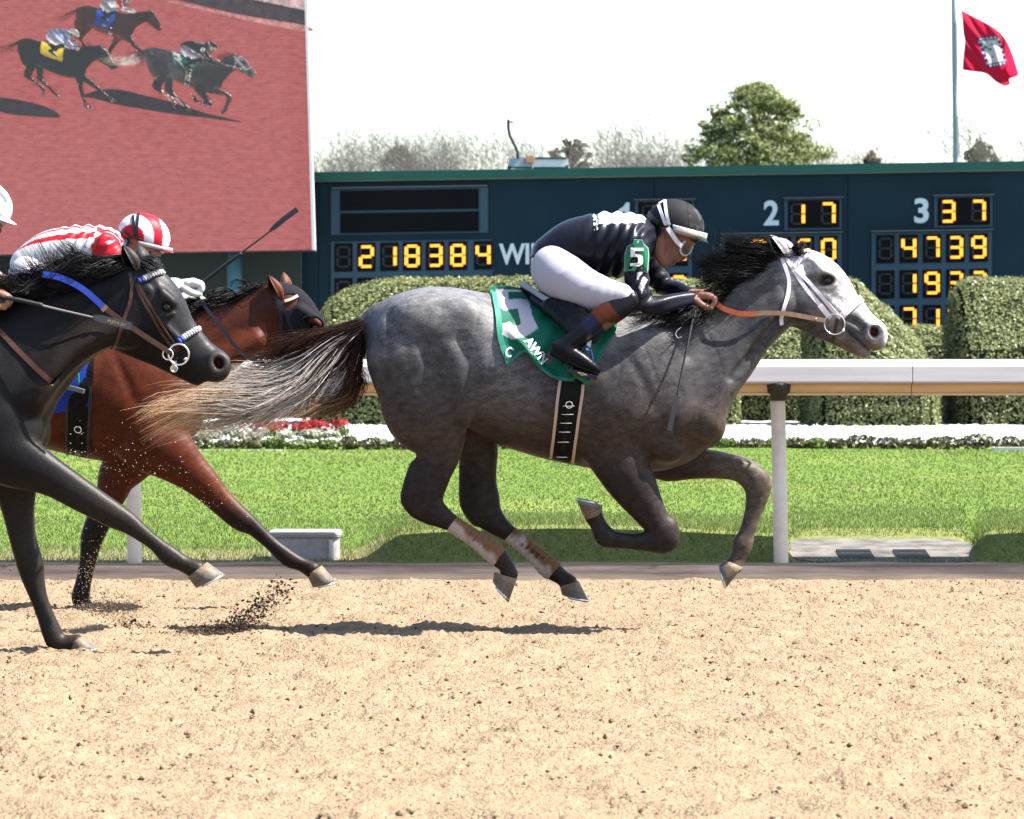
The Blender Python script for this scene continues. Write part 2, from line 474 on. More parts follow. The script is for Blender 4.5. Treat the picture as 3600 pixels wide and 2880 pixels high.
# concrete drain apron with two slotted grates
def build_drain():
    t = empty("storm_drain", (0, 0, 0), "pale concrete drain apron with two slotted iron grates beside rail post", "drain")
    x0, x1 = P(2772, 0, 24.2).x, P(3432, 0, 24.2).x
    t.location = ((x0 + x1) / 2, 24.2, .1)
    n = 40; vs = []; fs = []
    ys = [23.66, 23.95, 24.3, 24.72]
    for i in range(n + 1):
        for y in ys:
            x = x0 + (x1 - x0) * i / n; e = min(1, min(i, n - i) / 5.0)
            yy = 24.1 + (y - 24.1) * (.35 + .65 * e ** .5)
            vs.append((x, yy, float(lawn_z(np.array(x), np.array(yy))) * .0 + .082 + .08 * float(sm(23.6, 24.75, yy)) + .005))
    for i in range(n):
        for j in range(3): fs.append((i * 4 + j, (i + 1) * 4 + j, (i + 1) * 4 + j + 1, i * 4 + j + 1))
    mb = MB(); mb.add(vs, fs)
    mb.build("apron", mat("concrete", (0.080, 0.074, 0.068), .9, spec=.2, noise=.45, nscale=7, bump=.2, bscale=80), t, True)
    for (a, b) in ((2940, 3060), (3140, 3255)):
        g = MB(); xa, xb = P(a, 0, 24.1).x, P(b, 0, 24.1).x
        zf = lambda y: .082 + .08 * float(sm(23.6, 24.75, y)) + .008
        g.add([(xa, 23.82, zf(23.82)), (xb, 23.82, zf(23.82)), (xb, 24.12, zf(24.12)), (xa, 24.12, zf(24.12))], [(0, 1, 2, 3)])
        go = g.build("grate_pit", mat("grate_dark", (0.012, 0.012, 0.014), .9), t)
        for k in range(6):
            y = 23.82 + k * .06
            s = MB(); s.box(xa, xb, y - .012, y + .012, zf(y) - .004, zf(y) + .010)
            s.build("bar", mat("grate_iron", (0.05, 0.05, 0.052), .7), go)
build_drain()

# low cast box in the grass at the foot of the rail
def build_box():
    c = P(1078, 1900, 24.05)
    t = empty("utility_box", (c.x, c.y, .09), "low grey metal junction box with rounded white lid in the dry grass", "utility box")
    x0, x1 = P(948, 0, 24.05).x, P(1198, 0, 24.05).x
    def rr(z, g, y0=23.9, y1=24.26, n=5, r=.05):
        out = []
        for cx, cy, a0 in ((x1 - r, y0 + r, -90), (x1 - r, y1 - r, 0), (x0 + r, y1 - r, 90), (x0 + r, y0 + r, 180)):
            for i in range(n):
                a = math.radians(a0 + 90 * i / (n - 1)); out.append((cx + math.cos(a) * (r + g), cy + math.sin(a) * (r + g), z))
        return out
    def loft(rs):
        vs = [p for q in rs for p in q]; n = len(rs[0])
        fs = [(j * n + i, j * n + (i + 1) % n, (j + 1) * n + (i + 1) % n, (j + 1) * n + i) for j in range(len(rs) - 1) for i in range(n)]
        fs += [tuple(range(n))[::-1], tuple((len(rs) - 1) * n + i for i in range(n))]
        return vs, fs
    zt = P(0, 1872, 23.9).z
    mb = MB(); mb.add(*loft([rr(.05, -.012), rr(zt - .03, -.012)])); mb.build("housing", mat("galv", (0.22, 0.21, 0.21), .6, .2, noise=.15, nscale=30), t)
    mb = MB(); mb.add(*loft([rr(zt - .028, .0), rr(zt - .012, .004), rr(zt, .0), rr(zt + .004, -.02)])); mb.build("lid", mat("boxlid", (0.2, 0.2, 0.19), .55, noise=.08, nscale=20), t)
    mb = MB(); mb.tube([(x1 - .05, 23.9, .08), (x1 - .05, 23.885, zt - .04)], .012, 8); mb.build("strap", mat("galv2", (0.5, 0.5, 0.5), .4, .7), t)
build_box()

# running rail
def build_rail():
    t = empty("running_rail", (0, 23.5, .08), "long white aluminium running rail on slim white posts between dirt track and lawn", "rail")
    y0 = 23.40                                     # front face of the cover
    prof = [(.46, 1.188), (.36, 1.206), (.21, 1.210), (.08, 1.203), (.027, 1.190), (.007, 1.170), (0, 1.090), (.006, 1.080), (.03, 1.074), (.46, 1.08)]
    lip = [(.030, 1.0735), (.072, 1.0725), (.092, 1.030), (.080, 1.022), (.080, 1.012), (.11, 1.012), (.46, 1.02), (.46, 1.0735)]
    L = 10.7
    def extrude(prof, x0, x1, name, m):
        n = len(prof); mb = MB(); vs = [(x0, y0 + y, z) for y, z in prof] + [(x1, y0 + y, z) for y, z in prof]
        mb.add(vs, [(i, n + i, n + (i + 1) % n, (i + 1) % n) for i in range(n)] + [tuple(range(n)), tuple(range(2 * n - 1, n - 1, -1))])
        o = mb.build(name, m, t, False); o.data.shade_smooth(); o.data.set_sharp_from_angle(angle=math.radians(32)); return o
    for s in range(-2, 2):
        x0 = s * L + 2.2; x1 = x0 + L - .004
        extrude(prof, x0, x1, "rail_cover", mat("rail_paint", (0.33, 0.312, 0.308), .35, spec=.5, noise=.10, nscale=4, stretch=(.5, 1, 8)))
        extrude(lip, x0, x1, "rail_lip", mat("rail_lip", (0.50, 0.34, 0.18), .5, noise=.15, nscale=5, stretch=(.3, 1, 4)))  # light thrown up by the sand is put into this tan colour
    px0 = P(2744, 0, 23.62).x; sp = 3.57
    def post_mat():
        m = colmat("rail_post", rough=.4, spec=.4, noise=.12, nscale=14, bump=0); return m
    for i in range(-5, 6):
        x = px0 + i * sp; yb = y0 + .17
        p = MB(); zs = np.linspace(.03, 1.02, 16); cols = []
        for k, z in enumerate(zs):
            d = .55 + .3 * math.sin(z * 9 + i) + .15 * math.sin(z * 23); d = max(0, min(1, d)) * .6; cols.append(tuple(np.array([.46, .44, .41]) * (1 - d) + np.array([.34, .27, .19]) * d))
        p.tube([(x - .02 * (z / 1.02) ** 1.5, yb, z) for z in zs], .041, 18, col=cols)
        po = p.build("post", post_mat(), t, True)
        k = MB(); vs = []; nn = 18
        for z, rx, ry, dy in ((.982, .042, .045, -.01), (.996, .052, .06, -.03), (1.03, .064, .085, -.06), (1.066, .068, .10, -.075), (1.079, .068, .10, -.075)):
            for q in range(nn):
                a = 6.2832 * q / nn; vs.append((x - .018 + rx * math.cos(a), yb + dy + ry * math.sin(a), z))
        k.add(vs, [(j * nn + q, j * nn + (q + 1) % nn, (j + 1) * nn + (q + 1) % nn, (j + 1) * nn + q) for j in range(4) for q in range(nn)] + [tuple(range(nn))[::-1], tuple(4 * nn + q for q in range(nn))])
        k.build("bracket", mat("rail_bracket", (0.030, 0.025, 0.020), .7), po, True)
build_rail()
# ================================================================== hedges, beds, board, screen, trees, flag
def hedge(name, front_px, top, ydist, depth, label, zb=.1, slope=None, shoulder=1.16, seed=1, dens=1500, rx0=0.25, group="clipped hedges before the board", leaf=.022):
    """clipped hedge: upright front up to the shoulder, then a roof-like slope to a flat top"""
    (xa, xb) = front_px
    x0, x1 = P(xa, 0, ydist).x, P(xb, 0, ydist).x
    t = empty(name, ((x0 + x1) / 2, ydist, zb), label, "hedge", group)
    r = np.random.default_rng(seed)
    L = x1 - x0; nx = max(6, int(L / .12))
    # outline across the depth: (depth fraction, height)
    prof = [(0, zb), (0, shoulder * .5), (.0, shoulder), (.10, shoulder + .18 * (top - shoulder)), (.28, shoulder + .55 * (top - shoulder)), (.50, shoulder + .88 * (top - shoulder)), (.62, top), (.85, top), (1, top - .2), (1, zb)]
    vs = []
    for i in range(nx + 1):
        u = i / nx
        for (d, z) in prof:
            s = 1.0
            if slope: s = slope(u)
            e = min(1.0, min(u, 1 - u) * L / rx0); rd = math.sqrt(max(0, 1 - (1 - e) ** 2))
            zz = zb + (z - zb) * s * (.78 + .22 * rd) if z > shoulder * .6 else z
            zz = min(zz, zb + (top - zb) * s * (.72 + .28 * rd))
            dd = d * depth; dd = dd + (1 - rd) * .28 * (1 if d < .5 else -1)
            vs.append((x0 + L * u, ydist + dd, zz))
    m = len(prof)
    fs = [(i * m + j, (i + 1) * m + j, (i + 1) * m + j + 1, i * m + j + 1) for i in range(nx) for j in range(m - 1)]
    fs += [tuple(range(m)), tuple(nx * m + j for j in reversed(range(m)))]
    mb = MB(); mb.add(vs, fs)
    core = mb.build("core", mat("hedge_core", (0.008, 0.012, 0.005), .95, spec=.1), t)
    # leaves over the skin
    me = core.data; me.calc_loop_triangles()
    co = np.array([v.co[:] for v in me.vertices]); tr = np.array([q.vertices[:] for q in me.loop_triangles])
    a, b, c = co[tr[:, 0]], co[tr[:, 1]], co[tr[:, 2]]
    nr = np.cross(b - a, c - a); ar = np.linalg.norm(nr, axis=1) / 2 + 1e-9; nr /= 2 * ar[:, None]
    cen = (a + b + c) / 3
    wgt = ar * np.where((cen[:, 1] > ydist + depth * .9), .12, 1.0)
    n = int(wgt.sum() * dens * 1.6)
    k = r.choice(len(tr), n, p=wgt / wgt.sum()); u, v = r.uniform(size=(2, n)); fl = u + v > 1; u[fl] = 1 - u[fl]; v[fl] = 1 - v[fl]
    p = a[k] + (b - a)[k] * u[:, None] + (c - a)[k] * v[:, None]
    nn = nr[k]
    out = np.where((((p - np.array([(x0 + x1) / 2, ydist + depth / 2, .8])) * nn).sum(1) < 0)[:, None], -nn, nn)
    lump = snoise(p, 5.0, seed) * .03 + snoise(p, 17, seed + 1) * .02
    p = p + out * (lump + .05 + r.normal(0, .014, n))[:, None]
    w = out + r.normal(size=(n, 3)) * .45 + [0, 0, .25]; w /= np.linalg.norm(w, axis=1, keepdims=True)
    t1 = np.cross(w, r.normal(size=(n, 3))); t1 /= np.linalg.norm(t1, axis=1, keepdims=True); t2 = np.cross(w, t1)
    s = leaf * r.uniform(.6, 1.3, n)[:, None]
    q = np.stack([p - t1 * s, p + t2 * s * .55, p + t1 * s, p - t2 * s * .55], 1)
    kk = r.uniform(size=(n, 1))
    col = np.array([0.066, 0.086, 0.026]) * (1 - kk) + np.array([0.180, 0.195, 0.084]) * kk
    col = np.where((r.uniform(size=n) < .02)[:, None], np.array([0.18, 0.175, 0.10]), col)
    me2 = pymesh("foliage", q.reshape(-1, 3), np.arange(n * 4).reshape(-1, 4), np.repeat(col, 4, 0))
    link("foliage", me2, colmat("hedge_leaf", rough=.42, spec=.5, noise=.05, bump=0, trans=.25), t)
    return t
hedge("clipped_hedge", (1105, 2592), 2.15, 59.7, 2.6, "long clipped box hedge with a rounded end behind the grey horse's back", seed=3, slope=lambda u: .80 + .20 * min(1, u / .16) ** .6 if u < .16 else 1.0, dens=1150)
hedge("clipped_hedge", (2872, 3296), 2.17, 59.0, 2.6, "clipped hedge sloping down on one side behind the grey horse's head", seed=5, slope=lambda u: 1.0 if u < .40 else 1.0 - .50 * (u - .40) / .60, dens=1500)
hedge("clipped_hedge", (3386, 4300), 2.16, 59.7, 2.6, "tall square clipped hedge below the lit scoreboard digits of column three", seed=7, dens=1150)
hedge("clipped_hedge", (2540, 2920), 1.55, 63.0, 1.6, "shaded lower hedge set back between two taller clipped hedges", seed=9, shoulder=1.0, dens=900)
hedge("clipped_hedge", (3180, 3460), 1.50, 63.4, 1.5, "small lower hedge in the gravel gap between two tall hedges", seed=11, shoulder=1.2, dens=900)

# white gravel bed
def build_gravel():
    xs = np.r_[[-40, -14], np.arange(-8, 8.2, .07), [14, 40]]; ys = np.r_[np.arange(49.2, 60, .16), [62, 64.9]]
    XX, YY = np.meshgrid(xs, ys); r = np.random.default_rng(2)
    Z = .135 + r.normal(0, .010, XX.shape)
    v = np.stack([XX + r.normal(0, .01, XX.shape), YY, Z], -1).reshape(-1, 3); i = np.arange(XX.size).reshape(XX.shape)
    f = np.stack([i[:-1, :-1], i[:-1, 1:], i[1:, 1:], i[1:, :-1]], -1).reshape(-1, 4)
    o = link("gravel_bed", pymesh("gravel_bed", v, f), mat("white_gravel", (0.30, 0.30, 0.295), .9, spec=.2, noise=.25, nscale=14, bump=.6, bscale=14))
    tag(o, kind="structure")
    # marble chips
    n = 3000; x = r.uniform(-8, 8, n); y = 49.4 + 9.5 * r.uniform(size=n) ** 1.5; z = np.full(n, .142); s = r.uniform(.018, .045, n)
    V = []
    base = np.array([[1, 0, 0], [0, 1, 0], [-1, 0, 0], [0, -1, 0], [0, 0, .9], [0, 0, -.6]])
    V = (base[None] * s[:, None, None] * r.uniform(.6, 1.3, (n, 6, 1)) + np.stack([x, y, z], 1)[:, None])
    ff = np.array([[0, 1, 4], [1, 2, 4], [2, 3, 4], [3, 0, 4], [1, 0, 5], [2, 1, 5], [3, 2, 5], [0, 3, 5]])
    f = (ff[None] + (np.arange(n) * 6)[:, None, None]).reshape(-1, 3)
    o = link("marble_chips", pymesh("marble_chips", V.reshape(-1, 3), f), mat("chips", (0.33, 0.33, 0.325), .8, noise=.15, nscale=9))
    tag(o, "white marble chips covering the bed round the hedges", "gravel", kind="stuff")
build_gravel()

def leaf_cloud(r, cen, rad, n, size, cols, up=.3, asp=.6):
    p = r.normal(size=(n, 3)); p /= np.linalg.norm(p, axis=1, keepdims=True); nn = p.copy()
    p = p * (r.uniform(.45, 1, n) ** .5)[:, None] * rad + cen
    w = nn + r.normal(size=(n, 3)) * .7 + [0, 0, up]; w /= np.linalg.norm(w, axis=1, keepdims=True)
    t1 = np.cross(w, r.normal(size=(n, 3))); t1 /= np.linalg.norm(t1, axis=1, keepdims=True); t2 = np.cross(w, t1)
    s = size * r.uniform(.6, 1.3, n)[:, None]
    q = np.stack([p - t1 * s, p + t2 * s * asp, p + t1 * s, p - t2 * s * asp], 1)
    k = r.uniform(size=(n, 1)); col = np.array(cols[0]) * (1 - k) + np.array(cols[1]) * k
    return q, col

def quads_obj(name, Q, Cc, m, parent=None):
    Q = np.concatenate(Q); C = np.concatenate(Cc)
    return link(name, pymesh(name, Q.reshape(-1, 3), np.arange(len(Q) * 4).reshape(-1, 4), np.repeat(C, 4, 0)), m, parent)

M_LEAF = colmat("shrub_leaf", rough=.5, spec=.4, noise=.05, bump=0, trans=.25)
# border of low shrubs between lawn and gravel (each a thing)
r = np.random.default_rng(31)
xpix = 640.0; k = 0
bgroup = "low shrubs edging the lawn"
while xpix < 3660:
    w = r.uniform(60, 120); yd = 47.6 + r.uniform(-.15, .15); c = P(xpix + w / 2, 0, yd)
    hgt = r.uniform(.095, .14) * (1.15 if xpix > 2800 else 1.0)
    q, col = leaf_cloud(r, np.array([c.x, yd, .10 + hgt * .55]), np.array([w * yd / F * .56, .22, hgt * .6]), 260, .028, ((0.022, 0.024, 0.010), (0.07, 0.07, 0.028)) if r.uniform() < .7 else ((0.028, 0.05, 0.010), (0.085, 0.115, 0.024)))
    t = empty("border_shrub", (c.x, yd, .1), "low clipped dark shrub in the edging row between lawn and white gravel", "shrub", bgroup)
    quads_obj("foliage", [q], [col], M_LEAF, t)
    s = MB()
    for j in range(3): s.tube([(c.x + r.uniform(-.05, .05), yd, .08), (c.x + r.uniform(-.1, .1), yd, .1 + hgt * .7)], [.006, .003], 5)
    s.build("stem", mat("stem", (0.10, 0.07, 0.05), .9), t)
    xpix += w * .96
# white edging stones
for i, (a, bpx, yy) in enumerate([(3488, 3640, 1572), (640, 1000, 1590)]):
    yd = 46.9; z = P(0, yy, yd).z
    m_ = MB(); m_.box(P(a, 0, yd).x, P(bpx, 0, yd).x, yd - .06, yd + .06, .06, .10 + .03 * (i == 0) + .015)
    o = m_.build("edging_stone", mat("edging", (0.3, 0.295, 0.285), .8, noise=.1, nscale=6))
    tag(o, ["pale flat edging stone under the shrub row before the tall square hedge", "pale edging stone below the red and white flowers", "pale edging strip in the lawn beside the rail post"][i], "edging stone")
# flower bed
def flower(c, hgt, kind, r, t):
    st = MB(); st.tube([(c[0], c[1], .1), (c[0] + r.uniform(-.02, .02), c[1], .1 + hgt)], [.005, .004], 4); st.build("stem", mat("green_stem", (0.06, 0.10, 0.03), .8), t)
    q, col = leaf_cloud(r, np.array([c[0], c[1], .1 + hgt * .45]), np.array([.11, .11, hgt * .45]), 46, .035, ((0.022, 0.045, 0.010), (0.07, 0.10, 0.028)))
    quads_obj("leaves", [q], [col], M_LEAF, t)
    pal = ((0.13, 0.004, 0.007), (0.24, 0.010, 0.016)) if kind else ((0.2, 0.2, 0.15), (0.3, 0.295, 0.25))
    q, col = leaf_cloud(r, np.array([c[0], c[1], .1 + hgt]), np.array([.10, .10, .05]), 30, .032, pal, up=.8)
    quads_obj("petals", [q], [col], colmat("petal", rough=.6, noise=.05, bump=0, trans=.3), t)
for i in range(58):
    xp = r.uniform(690, 1200); yd = r.uniform(50.6, 53.4); kind = yd > 51.7 and xp > 880
    c = P(xp, 0, yd); hg = (.10 + .05 * (yd - 50.6) / 2.8 + (.05 if kind else 0)) * r.uniform(.85, 1.15)
    t = empty("flower", (c.x, yd, .1), "red flower cluster in the bed before the long hedge" if kind else "white flower cluster in the bed before the long hedge", "flower", "red bedding flowers" if kind else "white bedding flowers")
    flower((c.x, yd), hg, kind, r, t)

# ------------------------------------------------------------------ totalisator board
BY = 66.0; TILT = -0.0158
def BP(x, y, d=0.0):
    return P(x, y, BY - d)
def bq(mb, x0, x1, y0, y1, d, thick=.02, col=None):
    """box on the board face; d = how far its front stands proud"""
    xc = (x0 + x1) / 2
    def pt(x, y, dd):
        q = P(x, y + TILT * (x - xc), BY); return (q.x, BY - dd, q.z)
    vs = [pt(x0, y1, d), pt(x1, y1, d), pt(x1, y0, d), pt(x0, y0, d), pt(x0, y1, d - thick), pt(x1, y1, d - thick), pt(x1, y0, d - thick), pt(x0, y0, d - thick)]
    mb.add(vs, [(0, 1, 2, 3), (1, 5, 6, 2), (5, 4, 7, 6), (4, 0, 3, 7), (3, 2, 6, 7), (0, 4, 5, 1)], col)
tb = empty("tote_board", (P(2400, 0, BY).x, BY, .1), "long dark teal scoreboard with glowing orange digits above the hedges", "scoreboard")
M_BOARD = mat("board_paint", (0.0046, 0.0165, 0.0245), .5, spec=.2, noise=.10, nscale=1.2)
M_MULL = mat("board_mullion", (0.020, 0.046, 0.068), .5, spec=.4)
M_BLACK = mat("board_black", (0.0022, 0.0030, 0.0042), .4, spec=.12)
M_TRIM = mat("board_trim", (0.003, 0.045, 0.036), .45, noise=.1, nscale=2)
M_WHITE = mat("board_white", (0.36, 0.44, 0.47), .6)
# wall in five sheet panels, with narrow seams
edges = [620, 1120, 1735, 2300, 2980, 3620, 4300]
for a, b in zip(edges[:-1], edges[1:]):
    mb = MB(); xc = (a + b) / 2; yt = 640 + TILT * (xc - 1100) - 4
    bq(mb, a + 1, b - 1, yt, 1560, 0, 1.9); mb.build("wall_panel", M_BOARD, tb)
mb = MB(); bq(mb, 620, 4300, 607 + TILT * (2460 - 1100), 637 + TILT * (2460 - 1100), .14, 2.2); mb.build("roof_fascia", M_TRIM, tb)
mb = MB(); bq(mb, 620, 4300, 637.5 + TILT * (2460 - 1100), 640.5 + TILT * (2460 - 1100), .10, .1); mb.build("drip_edge", mat("drip", (0.14, 0.17, 0.145), .6), tb)
SEG = {'0': 'abcdef', '1': 'bc', '2': 'abged', '3': 'abgcd', '4': 'fgbc', '5': 'afgcd', '6': 'afgedc', '7': 'abc', '8': 'abcdefg', '9': 'abcdfg', ' ': ''}
def em_attr():
    if "led" in MATS: return MATS["led"]
    m, n, l, b = newmat("led"); a = n.new("ShaderNodeAttribute"); a.attribute_name = "Col"
    b.inputs["Base Color"].default_value = (.004, .004, .004, 1); l.new(a.outputs["Color"], b.inputs["Emission Color"]); b.inputs["Emission Strength"].default_value = EM
    MATS["led"] = m; return m
M_OFF = mat("led_off", (0.010, 0.0125, 0.0135), .5)
def digit(ch, xc, yc, parent, w=54, h=82, d=.055):
    t = 13.0; hw, hh = w / 2 - t / 2, h / 2 - t / 2
    S = {'a': ((-hw, -hh), (hw, -hh)), 'd': ((-hw, hh), (hw, hh)), 'g': ((-hw, 0), (hw, 0)), 'f': ((-hw, -hh), (-hw, 0)), 'b': ((hw, -hh), (hw, 0)), 'e': ((-hw, 0), (-hw, hh)), 'c': ((hw, 0), (hw, hh))}
    on = MB(); off = MB()
    def quad(mb, cx, cy, rx, ry, dd, col):
        def pt(x, y):
            q = P(xc + x, yc + y + TILT * x, BY); return (q.x, BY - dd, q.z)
        mb.add([pt(cx - rx, cy + ry), pt(cx + rx, cy + ry), pt(cx + rx, cy - ry), pt(cx - rx, cy - ry)], [(0, 1, 2, 3)], col)
    for k, (p0, p1) in S.items():
        hor = p0[1] == p1[1]; lx = abs(p1[0] - p0[0]) / 2 - t * .30; ly = abs(p1[1] - p0[1]) / 2 - t * .22
        cx, cy = (p0[0] + p1[0]) / 2, (p0[1] + p1[1]) / 2
        if k in SEG[ch]:
            quad(on, cx, cy, lx + 2 if hor else t * .48, t * .40 if hor else ly + 1.5, d, (1.7, .15, .008))  # orange strip added as the glow round the LED dots
            nL = 6 if hor else 7
            for i in range(nL):
                for j in (-1, 1):
                    f = (i + .5) / nL * 2 - 1
                    x = cx + (f * lx if hor else j * t * .23); y = cy + (j * t * .19 if hor else f * ly)
                    quad(on, x, y, 2.9 if hor else 2.7, 2.1 if hor else 1.9, d + .004, (2.1, 1.05, .07))
        else:
            quad(off, cx, cy, lx if hor else t * .30, t * .26 if hor else ly, d, None)
    o = None
    if on.v: tag(on.build("lit_segments" , em_attr(), parent), kind="stuff")
    if off.v: tag(off.build("unlit_segments", M_OFF, parent), kind="stuff")
def display(x0, x1, y0, y1, name="display"):
    fr = MB(); bq(fr, x0, x1, y0, y1, .03, .03)
    return fr.build(name, M_MULL, tb)
def cell(parent, x0, x1, y0, y1):
    mb = MB(); bq(mb, x0, x1, y0, y1, .045, .02); return mb.build("digit_window", M_BLACK, parent)
# message panels
dp = display(1164, 1716, 662, 822, "message_frame")
cell(dp, 1196, 1683, 668, 738); cell(dp, 1197, 1684, 747, 817)
mb = MB(); bq(mb, 1166, 1714, 655, 660, .07, .05); mb.build("visor", mat("visor", (0.06, 0.068, 0.08), .5), dp)
# pool digits
dp = display(1164, 1732, 846, 1125)
for row, (yc, txt) in enumerate([(904, " 218384"), (1026, "  75280")]):
    for i, ch in enumerate(txt):
        xc = 1208 + i * 80.4 + (8 if i == 6 else 0); y = yc + TILT * (xc - 1208) + (0)
        c = cell(dp, xc - 32, xc + 32, y - 48, y + 52); digit(ch, xc, y, c)
# three columns of payoffs
def column(x_right, y1, heads, rows, hx0, hx1):
    hy = y1 - 125
    dp = display(hx0, hx1, hy - 55, hy + 56)
    xa, xb = (hx0 + hx1) / 2 - 55, (hx0 + hx1) / 2 + 52
    c = cell(dp, hx0 + 12, hx1 - 8, hy - 48, hy + 48)
    digit(heads[0], xa, hy, c); digit(heads[1], xb, hy - 1.5, c)
    v = MB(); bq(v, hx0 - 4, hx1 + 6, hy - 59, hy - 56, .12, .1); v.build("visor", mat("visor", (0.06, 0.068, 0.08), .5), dp)
    x0 = x_right - 4 * 82 - 48
    dp = display(x0, x_right + 46, y1 - 55, y1 + 315)
    v = MB(); bq(v, x0 - 4, x_right + 50, y1 - 60, y1 - 57, .12, .1); v.build("visor", mat("visor", (0.06, 0.068, 0.08), .5), dp)
    for rI, txt in enumerate(rows):
        for i, ch in enumerate(txt):
            xc = x_right - (4 - i) * 82; y = y1 + rI * 124 + TILT * (xc - x_right)
            c = cell(dp, xc - 32, xc + 32, y - 47, y + 52); digit(ch, xc, y, c)
column(2386, 884, "15", ["  364", "  280", "  240"], 2232, 2440)
column(2912, 878, "17", [" 9560", "  340", "  260"], 2758, 2958)
column(3440, 869, "37", [" 4739", " 1937", " 7181"], 3284, 3488)
def text_mesh(txt, size):
    cu = bpy.data.curves.new("txt", 'FONT'); cu.body = txt; cu.size = size; cu.align_x = 'CENTER'; cu.offset = .028 * size
    ob = bpy.data.objects.new("txt", cu); COL.objects.link(ob)
    dg = bpy.context.evaluated_depsgraph_get(); me = bpy.data.meshes.new_from_object(ob.evaluated_get(dg))
    bpy.data.objects.remove(ob); v = np.array([q.co[:] for q in me.vertices]); f = [tuple(p.vertices) for p in me.polygons]
    bpy.data.meshes.remove(me); return v, f
def board_text(txt, x0, x1, y0, y1, name):
    v, f = text_mesh(txt, 1.0)
    lo, hi = v.min(0), v.max(0); q = []
    for p in v:
        u = (p[0] - lo[0]) / (hi[0] - lo[0]); w = (p[1] - lo[1]) / (hi[1] - lo[1])
        x = x0 + (x1 - x0) * u; y = y1 + (y0 - y1) * w + TILT * (x - (x0 + x1) / 2)
        z = P(x, y, BY); q.append((z.x, BY - .012, z.z))
    mb = MB(); mb.add(q, f); return mb.build(name, M_WHITE, tb)
board_text("WIN", 1754, 1925, 856, 930, "lettering")
mb = MB(); one = [(2196, 796), (2213, 796), (2213, 712), (2202, 712), (2190, 728), (2176, 736), (2176, 749), (2196, 742)]
mb.v = [(P(x, y, BY).x, BY - .012, P(x, y, BY).z) for x, y in one]; mb.f = [tuple(range(len(one)))]; mb.build("numeral", M_WHITE, tb)
board_text("2", 2685, 2738, 705, 793, "numeral"); board_text("3", 3214, 3265, 697, 785, "numeral")

# roof unit and bent vent pipe standing on the board's roof
zr = P(0, 586, BY).z
ru = empty("roof_unit", (P(1900, 0, BY + .9).x, BY + .9, zr), "small white metal housing on the scoreboard roof", "roof unit")
def RP(x, y): return P(x, y, BY + .6)
mb = MB(); a = RP(1790, 587); b = RP(1872, 556); mb.box(a.x, b.x, BY + .6, BY + 1.3, a.z, b.z); mb.build("bin", mat("unit_grey", (0.24, 0.28, 0.31), .5, noise=.15, nscale=8), ru)
mb = MB(); a = RP(1876, 587); b = RP(1998, 560); mb.box(a.x, b.x, BY + .6, BY + 1.3, a.z, b.z); mb.build("housing", mat("unit_white", (0.5, 0.5, 0.49), .5, noise=.06, nscale=8), ru)
mb = MB(); a = RP(1880, 559.5); b = RP(1992, 553); mb.box(a.x, b.x, BY + .58, BY + 1.32, a.z, b.z); mb.build("lid", mat("unit_dark", (0.06, 0.06, 0.065), .5), ru)
mb = MB(); a = RP(1850, 572); b = RP(1877, 548); mb.box(a.x, b.x, BY + .52, BY + .598, a.z, b.z); mb.build("copper_coil", mat("copper", (0.42, 0.18, 0.10), .5, .3), ru)
mb = MB(); a = RP(1893, 550); b = RP(1911, 536); mb.box(a.x, b.x, BY + .8, BY + .9, a.z, b.z); mb.build("cap", MATS["unit_white"], ru)
for a, b in ((1784, 1880), (1986, 2000)):
    mb = MB(); mb.box(RP(a, 0).x, RP(a + 12, 0).x, BY + .6, BY + 1.3, zr, RP(0, 586.5).z + .02); mb.build("foot", MATS["unit_dark"], ru)
vp = empty("vent_pipe", (RP(1820, 0).x, BY + .6, RP(0, 560).z), "crooked black pipe rising above the scoreboard roof", "pipe")
mb = MB(); pts = catmull([tuple(RP(x, y)) for x, y in [(1821, 558), (1818, 530), (1806, 505), (1794, 480), (1788, 455), (1787, 420)]], 5); mb.tube([tuple(p) for p in pts], .022, 8); mb.build("pipe", mat("pipe_black", (0.012, 0.012, 0.014), .6), vp, True)
mb = MB(); mb.tube([tuple(RP(1786, 426)), tuple(RP(1806, 432))], .013, 6); mb.build("elbow", MATS["pipe_black"], vp, True)

